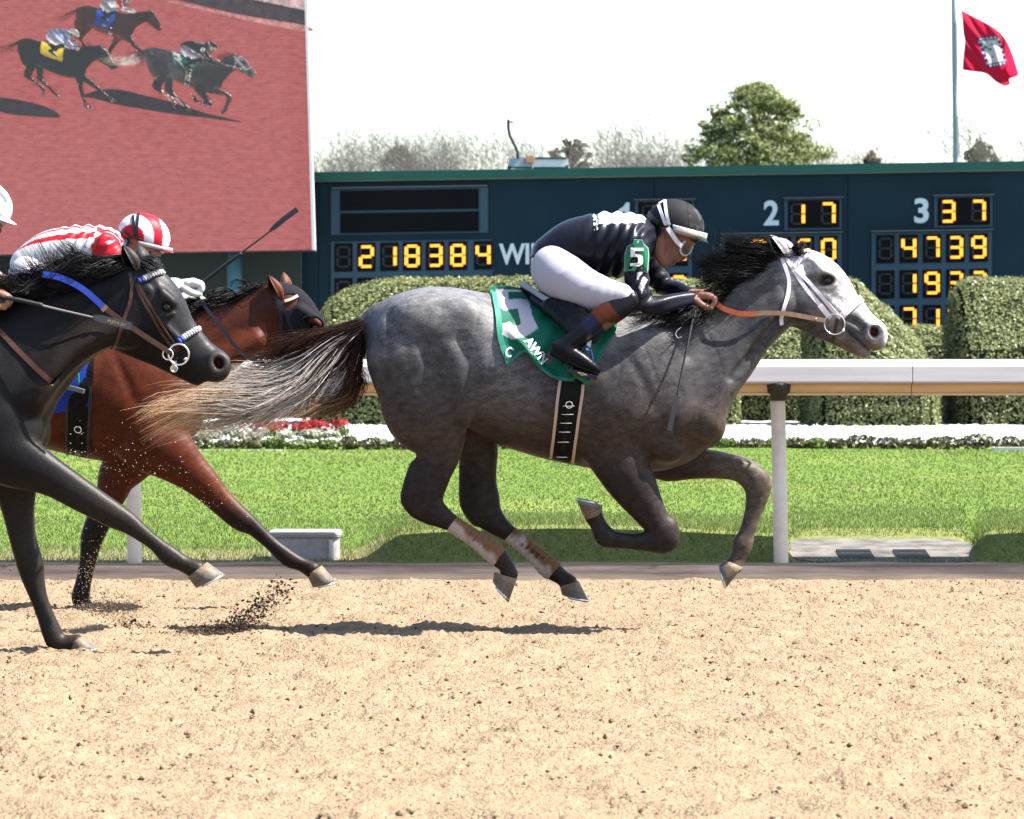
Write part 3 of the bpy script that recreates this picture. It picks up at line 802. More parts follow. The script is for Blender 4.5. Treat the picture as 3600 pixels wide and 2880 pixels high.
# ------------------------------------------------------------------ giant video screen
SY = 64.6
vsn = empty("video_screen", (P(500, 0, SY).x, SY, .1), "giant video screen showing three racehorses on red sand", "video screen")
def SPt(x, y, d=0.0):
    q = P(x, y, SY); return (q.x, SY - d, q.z)
def screen_mat():
    m, n, l, b = newmat("screen_image")
    tc = n.new("ShaderNodeTexCoord"); mp = n.new("ShaderNodeMapping"); mp.inputs["Scale"].default_value = (2.2, 1, 6.5); l.new(tc.outputs["Object"], mp.inputs[0])
    t = n.new("ShaderNodeTexNoise"); t.inputs["Scale"].default_value = 2.6; t.inputs["Detail"].default_value = 8; t.inputs["Roughness"].default_value = .72; l.new(mp.outputs[0], t.inputs[0])
    cr = n.new("ShaderNodeValToRGB"); cr.color_ramp.elements[0].position = .28; cr.color_ramp.elements[0].color = (.20, .040, .040, 1)
    e = cr.color_ramp.elements.new(.46); e.color = (.33, .068, .066, 1)
    cr.color_ramp.elements[-1].position = .66; cr.color_ramp.elements[-1].color = (.42, .104, .097, 1); l.new(t.outputs[0], cr.inputs[0])
    sx = n.new("ShaderNodeSeparateXYZ"); l.new(tc.outputs["Object"], sx.inputs[0])
    a = n.new("ShaderNodeMath"); a.operation = 'MULTIPLY_ADD'; a.inputs[1].default_value = .012; l.new(sx.outputs[0], a.inputs[0]); l.new(sx.outputs[2], a.inputs[2])
    f = n.new("ShaderNodeMath"); f.operation = 'MULTIPLY'; f.inputs[1].default_value = 2 * math.pi / .048; l.new(a.outputs[0], f.inputs[0])
    s = n.new("ShaderNodeMath"); s.operation = 'SINE'; l.new(f.outputs[0], s.inputs[0])
    r = n.new("ShaderNodeMapRange"); r.inputs[1].default_value = -1; r.inputs[2].default_value = 1; r.inputs[3].default_value = .90; r.inputs[4].default_value = 1.05; l.new(s.outputs[0], r.inputs[0])
    sc = n.new("ShaderNodeVectorMath"); sc.operation = 'SCALE'; l.new(cr.outputs[0], sc.inputs[0]); l.new(r.outputs[0], sc.inputs["Scale"])
    b.inputs["Base Color"].default_value = (.008, .008, .008, 1); b.inputs["Roughness"].default_value = .7
    l.new(sc.outputs[0], b.inputs["Emission Color"]); b.inputs["Emission Strength"].default_value = 1.25 * EM
    return m
mb = MB(); mb.add([SPt(-700, 906), SPt(1096, 879), SPt(1060, -330), SPt(-700, -330)], [(0, 1, 2, 3)]); mb.build("picture", screen_mat(), vsn)
mb = MB(); bk = [SPt(-705, 910, -.02), SPt(1104, 883, -.02), SPt(1066, -336, -.02), SPt(-705, -336, -.02)]
mb.add(bk + [(x, y + .75, z) for x, y, z in bk], [(0, 1, 2, 3), (1, 5, 6, 2), (5, 4, 7, 6), (4, 0, 3, 7), (3, 2, 6, 7), (0, 4, 5, 1)]); mb.build("cabinet", mat("cabinet", (0.02, 0.022, 0.024), .6), vsn)
mb = MB(); mb.add([SPt(1097, 879.5, .02), SPt(1108, 879, .02), SPt(1071, -330, .02), SPt(1061, -330, .02)] + [SPt(1097, 879.5, -.3), SPt(1108, 879, -.3), SPt(1071, -330, -.3), SPt(1061, -330, -.3)], [(0, 1, 2, 3), (1, 5, 6, 2), (4, 0, 3, 7), (0, 4, 5, 1)])
mb.build("edge_trim", mat("screen_trim", (0.40, 0.40, 0.39), .5), vsn)
for xp in (824, -240):
    mb = MB(); c = P(xp, 0, SY + .45); mb.tube([(c.x, SY + .45, .05), (c.x, SY + .45, P(0, 880, SY).z)], .115, 20); mb.build("column", mat("screen_column", (0.05, 0.12, 0.145), .4, spec=.5), vsn, True)
mb = MB(); a = P(-300, 1600, SY + 1.1); b = P(1060, 886, SY + 1.1); mb.box(a.x, b.x, SY + 1.0, SY + 1.1, .05, b.z); mb.build("back_wall", mat("screen_back", (0.006, 0.012, 0.012), .7), vsn)
# what the picture shows, as flat colour on the screen
def shot_mat():
    if "shot" in MATS: return MATS["shot"]
    m, n, l, b = newmat("screen_shot"); a = n.new("ShaderNodeAttribute"); a.attribute_name = "Col"
    tc = n.new("ShaderNodeTexCoord"); t = n.new("ShaderNodeTexNoise"); t.inputs["Scale"].default_value = 9; t.inputs["Detail"].default_value = 6; t.inputs["Roughness"].default_value = .8; l.new(tc.outputs["Object"], t.inputs[0])
    r = n.new("ShaderNodeMapRange"); r.inputs[1].default_value = .3; r.inputs[2].default_value = .7; r.inputs[3].default_value = .25; r.inputs[4].default_value = 2.0; l.new(t.outputs[0], r.inputs[0])
    s = n.new("ShaderNodeVectorMath"); s.operation = 'SCALE'; l.new(a.outputs["Color"], s.inputs[0]); l.new(r.outputs[0], s.inputs["Scale"])
    b.inputs["Base Color"].default_value = (.004, .004, .004, 1); l.new(s.outputs[0], b.inputs["Emission Color"]); b.inputs["Emission Strength"].default_value = .9 * EM
    MATS["shot"] = m; return m
def shot(name, polys):
    mb = MB()
    for i, (pts, col) in enumerate(polys):
        pp = [(x * .5566, y * .5566) for x, y in pts]
        c = catmull(pp + [pp[0]], 4)[:-1] if len(pp) > 4 else pp
        mb.add([SPt(x, y, .004 + .002 * i) for x, y in c], [tuple(range(len(c)))], [k for k in col])
    m = shot_mat(); o = mb.build(name, m, vsn)
    return o
BLK = (.012, .010, .014); GRYH = (.030, .030, .045); BRN = (.030, .012, .012); SHD = (.022, .013, .018)
shot("picture_verge", [([(1080, -10), (1930, -10), (1930, 160), (1500, 90)], (.045, .030, .036)), ([(1560, -10), (1930, -10), (1930, 66)], (.62, .40, .40)), ([(1090, 4), (1500, 92), (1930, 162), (1930, 200), (1500, 118), (1090, 20)], (.50, .22, .20))])
shot("picture_shadow", [([(510, 610), (620, 570), (740, 565), (900, 600), (1100, 650), (1300, 715), (1510, 765), (1500, 772), (1300, 745), (1100, 722), (900, 690), (740, 662), (600, 625)], SHD), ([(0, 615), (160, 640), (300, 680), (380, 740), (200, 735), (0, 705)], SHD)])

# ------------------------------------------------------------------ flag
fp = empty("flagpole", (P(3361, 0, 75).x, 75, .1), "tall slim pale grey flagpole behind the scoreboard", "flagpole")
mb = MB(); mb.tube([tuple(P(3363, 1420, 75)), tuple(P(3361, 560, 75)), tuple(P(3355, 100, 75)), tuple(P(3351, -330, 75))], [.062, .055, .050, .040], 14); mb.build("shaft", mat("pole_metal", (0.20, 0.23, 0.245), .4, .2), fp, True)
mb = MB(); c = P(3351, -334, 75); bm = bmesh.new(); bmesh.ops.create_uvsphere(bm, u_segments=12, v_segments=8, radius=.08); bmesh.ops.translate(bm, verts=bm.verts, vec=c); me = bpy.data.meshes.new("finial"); bm.to_mesh(me); bm.free(); link("finial", me, mat("finial_gold", (.6, .45, .12), .3, .8), fp, True)
mb = MB(); mb.tube([tuple(P(3360, 30, 74.93)), tuple(P(3362, 250, 74.93)), tuple(P(3367, 555, 74.93))], .006, 5); mb.build("halyard", mat("halyard", (.5, .5, .5), .8), fp)
def build_flag():
    t = empty("flag", tuple(P(3380, 150, 74.9)), "red flag with white and blue diamond emblem flying from the flagpole", "flag")
    nu, nv = 90, 90
    T = catmull([(3377, 33), (3440, 66), (3505, 108), (3545, 168), (3580, 258)], 12); B = catmull([(3383, 246), (3425, 252), (3470, 262), (3505, 288), (3532, 306)], 12)
    H = catmull([(3377, 33), (3388, 110), (3391, 165), (3383, 246)], 12)
    def samp(c, t):
        q = t * (len(c) - 1); i = np.minimum(q.astype(int), len(c) - 2); f = (q - i)[..., None]; return c[i] * (1 - f) + c[i + 1] * f
    u = np.linspace(0, 1, nu); v = np.linspace(0, 1, nv); U, V = np.meshgrid(u, v)
    tp, bt, hp = samp(T, U), samp(B, U), samp(H, V)
    hl = np.array(H[0]) * (1 - V[..., None]) + np.array(H[-1]) * V[..., None]
    XY = tp * (1 - V[..., None]) + bt * V[..., None] + (hp - hl) * (1 - U[..., None]) ** 2
    rag = sm(.75, 1, U) * (np.sin(V * 9 + 1) * 9); XY[..., 0] += rag * .6; XY[..., 1] += rag * .3
    dep = .16 * np.sin(U * 7.5 + V * 2.4) * (0.15 + U) + .10 * np.sin(V * 6 + U * 5 + 1) * U + .06 * np.sin((U - V) * 14) * (1 - U)
    vs = np.array([P(x, y, 74.88) for x, y in XY.reshape(-1, 2)]); vs[:, 1] += dep.ravel()
    c = np.tile(np.array([0.34, 0.010, 0.036]), (nu * nv, 1)); x, y = XY.reshape(-1, 2).T
    def inq(q):
        s = np.ones(len(x), bool)
        for i in range(4):
            (ax, ay), (bx, by) = q[i], q[(i + 1) % 4]; s &= ((bx - ax) * (y - ay) - (by - ay) * (x - ax)) > 0
        return s
    Q = np.array([(3432, 133), (3503, 126), (3546, 225), (3474, 240)], float); ce = Q.mean(0)
    out = inq(Q); inn = inq(ce + (Q - ce) * .74)
    c[out] = (0.022, 0.022, 0.085)
    for i in range(4):
        for k in range(5):
            s = Q[i] * (1 - (k + .5) / 5) + Q[(i + 1) % 4] * (k + .5) / 5; s = ce + (s - ce) * .87
            c[np.hypot((x - s[0]) / 1.3, y - s[1]) < 3.6] = (0.36, 0.36, 0.38)
    c[inn] = (0.33, 0.32, 0.345)
    for (a, b, rr) in ((3462, 168, 4.5), (3480, 176, 4), (3486, 158, 3.2), (3461, 190, 3.5), (3488, 201, 3.8), (3471, 216, 3.5), (3473, 173, 3.2)):
        c[np.hypot((x - a) / 1.4, y - b) < rr] = (0.05, 0.06, 0.14)
    i = np.arange(nu * nv).reshape(nv, nu); f = np.stack([i[:-1, :-1], i[:-1, 1:], i[1:, 1:], i[1:, :-1]], -1).reshape(-1, 4)
    link("cloth", pymesh("cloth", vs, f, c), colmat("flag_cloth", rough=.7, spec=.2, noise=.04, bump=0, trans=.6), t, True)
build_flag()

# ------------------------------------------------------------------ trees beyond the board
def bare_tree(xp, ytop, Y, spread, label, seed, col=((0.105, 0.096, 0.088), (0.170, 0.158, 0.144)), levels=5, fine=1.0, trunk_r=.16, group="bare winter trees beyond the scoreboard"):
    r = np.random.default_rng(seed); base = P(xp, 0, Y); top = P(xp, ytop, Y).z
    t = empty("bare_tree", (base.x, Y, -.2), label, "tree", group)
    H = top; segs = []; twigs = []
    def grow(p, d, L, rad, lv):
        n = 4; pts = [p]; rr = [rad]
        for i in range(n):
            d = d + r.normal(0, .13, 3); d[2] += .05; d /= np.linalg.norm(d); p = p + d * L / n; pts.append(p); rr.append(rad * (1 - .42 * (i + 1) / n))
        (segs if lv <= 2 else twigs).append((pts, rr, lv))
        if lv >= levels: return
        for k in range(int(r.integers(3, 5)) if lv else 6):
            f = r.uniform(.35, 1.0) if lv else r.uniform(.4, 1.0); i = min(int(f * n), n - 1); q = pts[i] + (pts[i + 1] - pts[i]) * (f * n - i)
            a = r.uniform(0, 6.28); o = np.array([math.cos(a) * spread, math.sin(a) * spread, r.uniform(.25, .9)]); nd = d * .45 + o * .75; nd /= np.linalg.norm(nd)
            grow(q, nd, L * r.uniform(.55, .78), rr[i] * .55, lv + 1)
    grow(np.array([base.x, Y, -.2]), np.array([0, 0, 1.0]), H * .46, trunk_r, 0)
    allp = np.array([p for s in segs + twigs for p in s[0]]); k = (H + .2) / (allp[:, 2].max() + .2)
    mb = MB()
    for pts, rr, lv in segs: mb.tube([(q[0], q[1], (q[2] + .2) * k - .2) for q in pts], rr, 6, cap=False)
    mb.build("trunk", mat("bark", (0.15, 0.14, 0.128), .9, noise=.2, nscale=3), t, True)
    V = []; Cc = []
    for pts, rr, lv in twigs:
        pts = np.array(pts); pts[:, 2] = (pts[:, 2] + .2) * k - .2
        w = max(.010, rr[0]) * fine; a, b = pts[:-1], pts[1:]; o = np.array([1, 0, .2]) * w
        V.append(np.stack([a - o, a + o, b + o * .8, b - o * .8], 1)); c = np.array(col[0]) + (np.array(col[1]) - np.array(col[0])) * r.uniform()
        Cc.append(np.tile(c, (len(a), 1)))
    # the finest twigs, as a soft haze of short sticks round the branch ends
    ends = np.array([[q[0][-1][0], q[0][-1][1], (q[0][-1][2] + .2) * k - .2] for q in twigs]); nf = 6200
    a = ends[r.integers(len(ends), size=nf)] + r.normal(0, .30, (nf, 3)); d = r.normal(size=(nf, 3)) * [1, 1, .9] + [0, 0, .35]; d /= np.linalg.norm(d, axis=1, keepdims=True); b = a + d * r.uniform(.08, .28, (nf, 1)); o = np.array([.0060, 0, .0040])
    V.append(np.stack([a - o, a + o, b + o * .4, b - o * .4], 1)); Cc.append(np.array(col[0]) + (np.array(col[1]) - np.array(col[0])) * r.uniform(size=(nf, 1)))
    quads_obj("crown", V, Cc, colmat("twig", rough=.9, spec=.1, noise=.05, bump=0, trans=.35), t)
TREES = [(1180, 520, 128, 1.1, 1), (1290, 452, 135, 1.2, 2), (1430, 432, 130, 1.1, 3), (1560, 416, 138, 1.15, 4), (1680, 412, 132, 1.2, 5), (1780, 455, 136, 1.1, 6), (1915, 510, 130, 1.2, 7),
         (2040, 492, 134, 1.1, 8), (2150, 428, 128, 1.05, 9), (2250, 400, 132, 1.15, 10), (2350, 418, 138, 1.1, 11), (2450, 440, 134, 1.1, 12), (2940, 446, 136, .9, 13), (3010, 470, 132, .95, 14), (3160, 512, 140, 1.1, 15), (3250, 496, 136, 1.1, 16), (3530, 385, 118, .75, 17), (1600, 480, 126, 1.3, 19), (2310, 470, 126, 1.3, 20), (1010, 330, 120, 1.1, 21), (1380, 500, 126, 1.3, 23)]
for i, (xp, yt, Y, sp, sd_) in enumerate(TREES):
    lab = "bare grey winter tree with fine twigs showing above the scoreboard roof"
    if xp == 3530: lab = "slender bare tree with open twigs beyond the flagpole"
    bare_tree(xp, yt - 16, Y, sp, lab, sd_, fine=.42 if xp != 3530 else .5, levels=5)
def leafy_tree(xp, ytop, ybot, wpx, Y, label, seed, nclump, cols, kind="pine_tree"):
    r = np.random.default_rng(seed); s = Y / F; base = P(xp, 0, Y); zt = P(xp, ytop, Y).z; zb = P(xp, ybot, Y).z
    t = empty(kind, (base.x, Y, -.2), label, "tree")
    R = wpx / 2 * s; mb = MB(); mb.tube([(base.x, Y, -.2), (base.x + .1, Y, zb), (base.x, Y, zt * .6), (base.x, Y, zt * .95)], [.30, .24, .15, .04], 8)
    for i in range(26):
        f = r.uniform(.25, .95); z = zb + (zt - zb) * f; a = r.uniform(0, 6.28); L = R * (1 - f ** 1.6) * r.uniform(.6, 1)
        mb.tube([(base.x, Y, z - .3), (base.x + math.cos(a) * L * .5, Y + math.sin(a) * L * .5, z), (base.x + math.cos(a) * L, Y + math.sin(a) * L, z + .25)], [.06, .04, .015], 5)
    mb.build("trunk", mat("pine_bark", (0.05, 0.038, 0.028), .9, noise=.2, nscale=4), t, True)
    V = []; Cc = []
    for i in range(nclump):
        f = r.uniform(0, 1) ** .85; prof = max(.05, 1 - f ** 3.6) ** .8 * (.88 + .14 * math.sin(f * 13 + seed + 2 * math.sin(i * 1.7))) ; a = r.uniform(0, 6.28); q = R * prof * r.uniform(.35, 1.0) ** .5
        c = np.array([base.x + math.cos(a) * q, Y + math.sin(a) * q, zb + (zt - zb) * f]); rad = (.10 + .42 * r.uniform() ** 2) * (1.1 - .4 * f) * R / 2.0
        shade = r.uniform(.75, 1.2)
        qd, cc = leaf_cloud(r, c, np.array([rad * r.uniform(.8, 1.5), rad, rad * r.uniform(.4, .9)]), int(60 + 130 * rad), .075, cols, up=.35, asp=.28); V.append(qd); Cc.append(cc * shade)
    quads_obj("crown", V, Cc, colmat("needles", rough=.6, spec=.3, noise=.05, bump=0, trans=.25), t)
leafy_tree(2660, 302, 720, 500, 124, "large rounded green pine rising above the scoreboard", 41, 430, ((0.075, 0.100, 0.036), (0.185, 0.205, 0.085)))
leafy_tree(3444, 505, 600, 150, 126, "small dark green round-topped pine beside the flagpole", 43, 46, ((0.035, 0.05, 0.02), (0.085, 0.10, 0.04)))
leafy_tree(3062, 552, 600, 110, 128, "low grey-green pine top just above the scoreboard roof", 44, 26, ((0.06, 0.065, 0.038), (0.11, 0.11, 0.066)))
leafy_tree(2010, 490, 600, 190, 150, "dim grey-green pine among the bare trees", 45, 40, ((0.085, 0.085, 0.06), (0.14, 0.135, 0.10)))
leafy_tree(1400, 520, 600, 170, 150, "dim olive pine low behind the bare trees", 46, 40, ((0.09, 0.09, 0.06), (0.145, 0.14, 0.10)))
# ------------------------------------------------------------------ straps and ribbons lying on a surface
def dense(pts, step=6.0):
    c = catmull([(p[0], p[1]) for p in pts], 8) if len(pts) > 2 else np.array([(pts[0][0] + (pts[1][0] - pts[0][0]) * i / 8, pts[0][1] + (pts[1][1] - pts[0][1]) * i / 8) for i in range(9)])
    return c
def hit(bvh, x, y, guess=None):
    """the near surface of a thing, found along the line of sight through a photo pixel"""
    o = Vector((0, 0, CAMZ)); d = (P(x, y, 1.0) - o); d.normalize()
    r = bvh.ray_cast(o, d)
    if r[0] is None and guess is not None:
        q = bvh.find_nearest(P(x, y, guess))
        if q[0] is not None: return q[0], q[1]
    if r[0] is None: return None, None
    n = r[1]
    if n.dot(d) > 0: n = -n
    return r[0], n
def ribbon(mb, pts, nrm, width, thick, col=None, wid=None):
    """flat strap through pts, face along nrm"""
    n = len(pts); base = len(mb.v)
    for i in range(n):
        t = (pts[min(i + 1, n - 1)] - pts[max(i - 1, 0)]).normalized(); w = t.cross(nrm[i]).normalized(); f = w.cross(t).normalized()
        ww = width if wid is None else wid[i]
        for a, b in ((-1, 0), (1, 0), (1, 1), (-1, 1)):
            mb.v.append(tuple(pts[i] + w * a * ww / 2 + f * b * thick))
            if col is not None: mb.c.append(tuple(col))
    for i in range(n - 1):
        for k in range(4):
            a = base + i * 4 + k; b = base + i * 4 + (k + 1) % 4
            mb.f.append((a, b, b + 4, a + 4))
    mb.f.append((base + 3, base + 2, base + 1, base)); e = base + (n - 1) * 4; mb.f.append((e, e + 1, e + 2, e + 3))
def surf_pts(bvh, px, guess, off=.002):
    P_, N_ = [], []
    for x, y in dense(px):
        p, n = hit(bvh, x, y, guess)
        if p is None: continue
        P_.append(p + n * off); N_.append(n)
    # even out
    for _ in range(2):
        Q = [P_[0]] + [(P_[i - 1] + P_[i] * 2 + P_[i + 1]) / 4 for i in range(1, len(P_) - 1)] + [P_[-1]]; P_ = Q
        Q = [N_[0]] + [(N_[i - 1] + N_[i] * 2 + N_[i + 1]).normalized() for i in range(1, len(N_) - 1)] + [N_[-1]]; N_ = Q
    return P_, N_
def strap(name, bvh, px, width, m, parent, guess, thick=.004, off=.002, mirror=None, wid=None):
    P_, N_ = surf_pts(bvh, px, guess, off)
    mb = MB(); ribbon(mb, P_, N_, width, thick); o = mb.build(name, m, parent)
    if mirror is not None:
        P2 = [Vector((p.x, 2 * mirror - p.y, p.z)) for p in P_]; N2 = [Vector((n.x, -n.y, n.z)) for n in N_]
        mb = MB(); ribbon(mb, P2, N2, width, thick); mb.build(name, m, parent)
    return o
def free_strap(name, b, px3, width, m, parent, thick=.004, face=(0, -1, 0.15)):
    c = catmull([tuple(b.w(*p)) for p in px3], 6); pts = [Vector(p) for p in c]
    mb = MB(); ribbon(mb, pts, [Vector(face).normalized()] * len(pts), width, thick); return mb.build(name, m, parent)
def ring(name, c, rad, thick, m, parent, nrm=(0, 1, 0), n=28, sx=1.0):
    nv = Vector(nrm).normalized(); u = nv.orthogonal().normalized(); w = nv.cross(u)
    pts = [Vector(c) + (u * math.cos(6.2832 * i / n) * sx + w * math.sin(6.2832 * i / n)) * rad for i in range(n + 1)]
    mb = MB(); mb.tube(pts, thick, 8, cap=False); return mb.build(name, m, parent, True)
def vnormals(pts, quads):
    n = np.zeros_like(pts); a, b, c, d = (pts[quads[:, i]] for i in range(4)); fn = np.cross(c - a, d - b)
    for i in range(4): np.add.at(n, quads[:, i], fn)
    return n / (np.linalg.norm(n, axis=1, keepdims=True) + 1e-12)
M_LEATHER = mat("brown_leather", (0.035, 0.013, 0.008), .45, noise=.2, nscale=60)
M_RUBBER = mat("orange_rein_rubber", (0.16, 0.032, 0.010), .6, noise=.15, nscale=60)
M_WSTRAP = mat("white_strap", (0.46, 0.42, 0.45), .45)
M_STEEL = mat("steel", (0.62, 0.62, 0.64), .22, 1.0)
M_BLK = mat("black_leather", (0.0025, 0.0025, 0.0036), .32, spec=.3, noise=.2, nscale=60)
# ================================================================== horses
class HB:
    """one horse (or rider) at distance Y0; shapes are given by photo pixel, metres sideways and pixel radius"""
    def __init__(s, Y0, dx=0.0, dz=0.0, dy=0.0):
        s.Y0 = Y0; s.k = Y0 / F; s.dx = dx; s.dz = dz; s.dy = dy
    def w(s, x, y, yo=0.0):
        p = P(x, y, s.Y0 + yo); return np.array([p.x + s.dx, p.y + s.dy, p.z + s.dz])
    def N(s, x, y, r, sy=1.0, yo=0.0):
        return [*s.w(x, y, yo), r * s.k, sy]
    def ch(s, sd, nodes, k=0.03, sub=4, cut=False, mir=False):
        sd.chain([s.N(*n) for n in nodes], k, sub, cut)
        if mir: sd.chain([s.N(n[0], n[1], n[2], n[3], -n[4]) for n in nodes], k, sub, cut)
    def el(s, sd, x, y, yo, rx, ry, rz, rot=0.0, k=0.03, cut=False, mir=True, tilt=0.0):
        """rx, rz in pixels, ry in metres; rot in degrees, clockwise in the picture"""
        sd.ell(s.w(x, y, yo), (rx * s.k, ry, rz * s.k), -math.radians(rot), k, cut, tilt)
        if mir: sd.ell(s.w(x, y, -yo), (rx * s.k, ry, rz * s.k), -math.radians(rot), k, cut, -tilt)
    def px(s, p):
        return CX + (p[:, 0] - s.dx) * F / (p[:, 1] - s.dy), HY + (CAMZ - p[:, 2] + s.dz) * F / (p[:, 1] - s.dy)

def seg_dist(px, py, pts):
    d = np.full(px.shape, 1e9)
    for (ax, ay), (bx, by) in zip(pts[:-1], pts[1:]):
        vx, vy = bx - ax, by - ay
        t = np.clip(((px - ax) * vx + (py - ay) * vy) / (vx * vx + vy * vy + 1e-9), 0, 1)
        d = np.minimum(d, np.hypot(px - ax - vx * t, py - ay - vy * t))
    return d

def hoof(b, coronet, sole, toe_dir, yo, wid, name, parent, m, shoe=True):
    """hoof as a flared wall from the coronet band to the sole.
    coronet, sole: (heel_px, toe_px) pairs in photo pixels"""
    (h0, t0), (h1, t1) = coronet, sole
    mb = MB(); n = 20; rings = []
    ch, ct = Vector(b.w(*h0, yo)), Vector(b.w(*t0, yo)); sh, st = Vector(b.w(*h1, yo)), Vector(b.w(*t1, yo))
    Yv = Vector((0, 1, 0))
    def ring(hh, tt, w, bulge=1.0):
        c = (hh + tt) / 2; ax = (tt - hh) / 2; out = []
        for i in range(n):
            a = 2 * math.pi * i / n
            ca = math.cos(a); sa = math.sin(a)
            sq = 1.0 if ca > 0 else 0.92
            out.append(c + ax * ca + Yv * sa * w * (1.0 if ca > -0.3 else 1.0 - 0.25 * (-ca - 0.3)))
        return out
    R = [ring(ch.lerp(ct, 0.06), ct.lerp(ch, 0.06), wid * 0.78), ring(ch, ct, wid * 0.84)]
    for t in (0.35, 0.7, 1.0):
        R.append(ring(ch.lerp(sh, t), ct.lerp(st, t), wid * (0.86 + 0.16 * t)))
    nrm = ((sh + st) / 2 - (ch + ct) / 2).normalized()
    R.append([p.lerp((sh + st) / 2, 0.16) - nrm * 0.0 for p in R[-1]])
    R.append([p.lerp((sh + st) / 2, 0.22) - nrm * 0.008 for p in R[-2]])
    vs = [p for r in R for p in r]
    fs = []
    for j in range(len(R) - 1):
        for i in range(n):
            a = j * n + i; c = j * n + (i + 1) % n
            fs.append((a, c, c + n, a + n))
    fs.append(tuple(range(n))[::-1]); fs.append(tuple((len(R) - 1) * n + i for i in range(n)))
    cols = []
    for j in range(len(R)):
        for i in range(n):
            g = [(0.11, 0.078, 0.048), (0.125, 0.09, 0.056), (0.09, 0.068, 0.048), (0.065, 0.056, 0.047), (0.125, 0.118, 0.105), (0.03, 0.026, 0.022), (0.02, 0.018, 0.016)][j]
            cols.append(g)
    mb.add(vs, fs); mb.c = cols
    o = mb.build(name, m, parent, True)
    if shoe:
        sb = MB(); cc = (sh + st) / 2; pts = []
        ring0 = ring(sh, st, wid * 1.02)
        k0 = [i for i in range(n) if not (8 <= i <= 12)]
        order = list(range(13, n)) + list(range(0, 8))
        path = [ring0[i].lerp(cc, 0.08) + nrm * 0.003 for i in order]
        sb.tube(path, 0.0065, 6, flat=0.8)
        sb.build("horseshoe", mat("shoe_metal", (0.45, 0.45, 0.46), 0.35, 1.0, noise=0.2), o, True)
    return o

def hairs(name, guides, n, width, parent, m, colf, seed=1, spread=0.006, seg=14, lmin=0.6, wave=0.012, clump=12, taper=0.35, sides=3, yspread=0.01, rootspread=0.004):
    """loose hair: many fine tapering strands that follow and blend the guide curves (world points)"""
    r = np.random.default_rng(seed)
    G = []
    for g in guides:
        c = catmull(np.asarray(g, float), 8)
        L = np.r_[0, np.cumsum(np.linalg.norm(np.diff(c[:, :3], axis=0), axis=1))]; L /= L[-1]
        t = np.linspace(0, 1, 40)
        G.append(np.stack([np.interp(t, L, c[:, i]) for i in range(3)], 1))
    G = np.array(G); ng = len(G)
    nc = max(2, n // clump)
    cu = r.uniform(0, ng - 1, nc); coff = r.normal(size=(nc, 3)); cph = r.uniform(0, 6.28, (nc, 3)); cl = r.uniform(lmin, 1.0, nc)
    V = np.zeros((n, seg, 3)); W = np.zeros((n, seg)); Cc = np.zeros((n, seg, 3))
    tt = np.linspace(0, 1, seg)
    for i in range(n):
        c = r.integers(nc)
        u = np.clip(cu[c] + r.normal() * 0.22, 0, ng - 1.001); k = int(u); f = u - k
        ln = np.clip(cl[c] + r.normal() * 0.07, 0.25, 1.03)
        q = tt * ln * 39; qi = np.clip(q.astype(int), 0, 38); qf = (q - qi)[:, None]
        a = G[k][qi] * (1 - qf) + G[k][qi + 1] * qf
        b = G[k + 1][qi] * (1 - qf) + G[k + 1][qi + 1] * qf
        p = a * (1 - f) + b * f
        grow = (rootspread + (spread - rootspread) * tt)[:, None]
        p = p + coff[c] * grow * np.array([1, yspread / spread, 1]) + r.normal(size=3) * grow * 0.5 * np.array([1, yspread / spread, 1])
        fq = 5 + 3 * (c % 3)
        wv = np.stack([np.sin(tt * fq + cph[c, j]) for j in range(3)], 1) * wave * tt[:, None] ** 1.3
        wv += np.stack([np.sin(tt * r.uniform(6, 15) + r.uniform(0, 6)) for j in range(3)], 1) * wave * 0.28 * tt[:, None] ** 1.5
        V[i] = p + wv
        W[i] = width * r.uniform(0.6, 1.25) * (1 - (1 - taper) * tt ** 2)
        W[i, -1] = width * 0.12
        Cc[i] = colf(tt * ln, u / max(1, ng - 1), r)
    T = np.gradient(V, axis=1); T /= np.linalg.norm(T, axis=2, keepdims=True) + 1e-9
    A = np.array([0.0, 1.0, 0.0]); U = np.cross(T, A); U /= np.linalg.norm(U, axis=2, keepdims=True) + 1e-9
    B = np.cross(T, U)
    vs = np.zeros((n, seg, sides, 3))
    for k in range(sides):
        an = 2 * math.pi * k / sides
        vs[:, :, k] = V + (U * math.cos(an) + B * math.sin(an)) * W[:, :, None]
    idx = np.arange(n * seg * sides).reshape(n, seg, sides)
    fs = []
    for k in range(sides):
        k2 = (k + 1) % sides
        fs.append(np.stack([idx[:, :-1, k], idx[:, :-1, k2], idx[:, 1:, k2], idx[:, 1:, k]], -1).reshape(-1, 4))
    cols = np.repeat(Cc[:, :, None, :], sides, 2).reshape(-1, 3)
    me = pymesh(name, vs.reshape(-1, 3), np.concatenate(fs), cols)
    return link(name, me, m, parent, True)

M_COAT = colmat("horse_coat", rough=0.50, spec=0.25, noise=0.5, nscale=210, noise2=.32, nscale2=42, bump=0.35, bscale=260, stretch=(0.55, 1, 1.0), sheen=0.0, bdist=0.003)
M_COAT_SLEEK = colmat("sleek_horse_coat", rough=0.46, spec=0.26, noise=0.3, noise2=.22, nscale2=30, nscale=120, bump=0.22, bscale=260, stretch=(0.55, 1, 1.0), sheen=0.0, bdist=0.003)
M_HAIR = colmat("horse_hair", rough=0.42, spec=0.5, noise=0.12, nscale=40, bump=0, trans=0.38)
M_HOOF = colmat("hoof_horn", rough=0.55, noise=0.4, nscale=120, bump=0.4, bscale=120)
M_EYE = mat("horse_eye", (0.004, 0.0022, 0.0016), 0.08, spec=0.9)

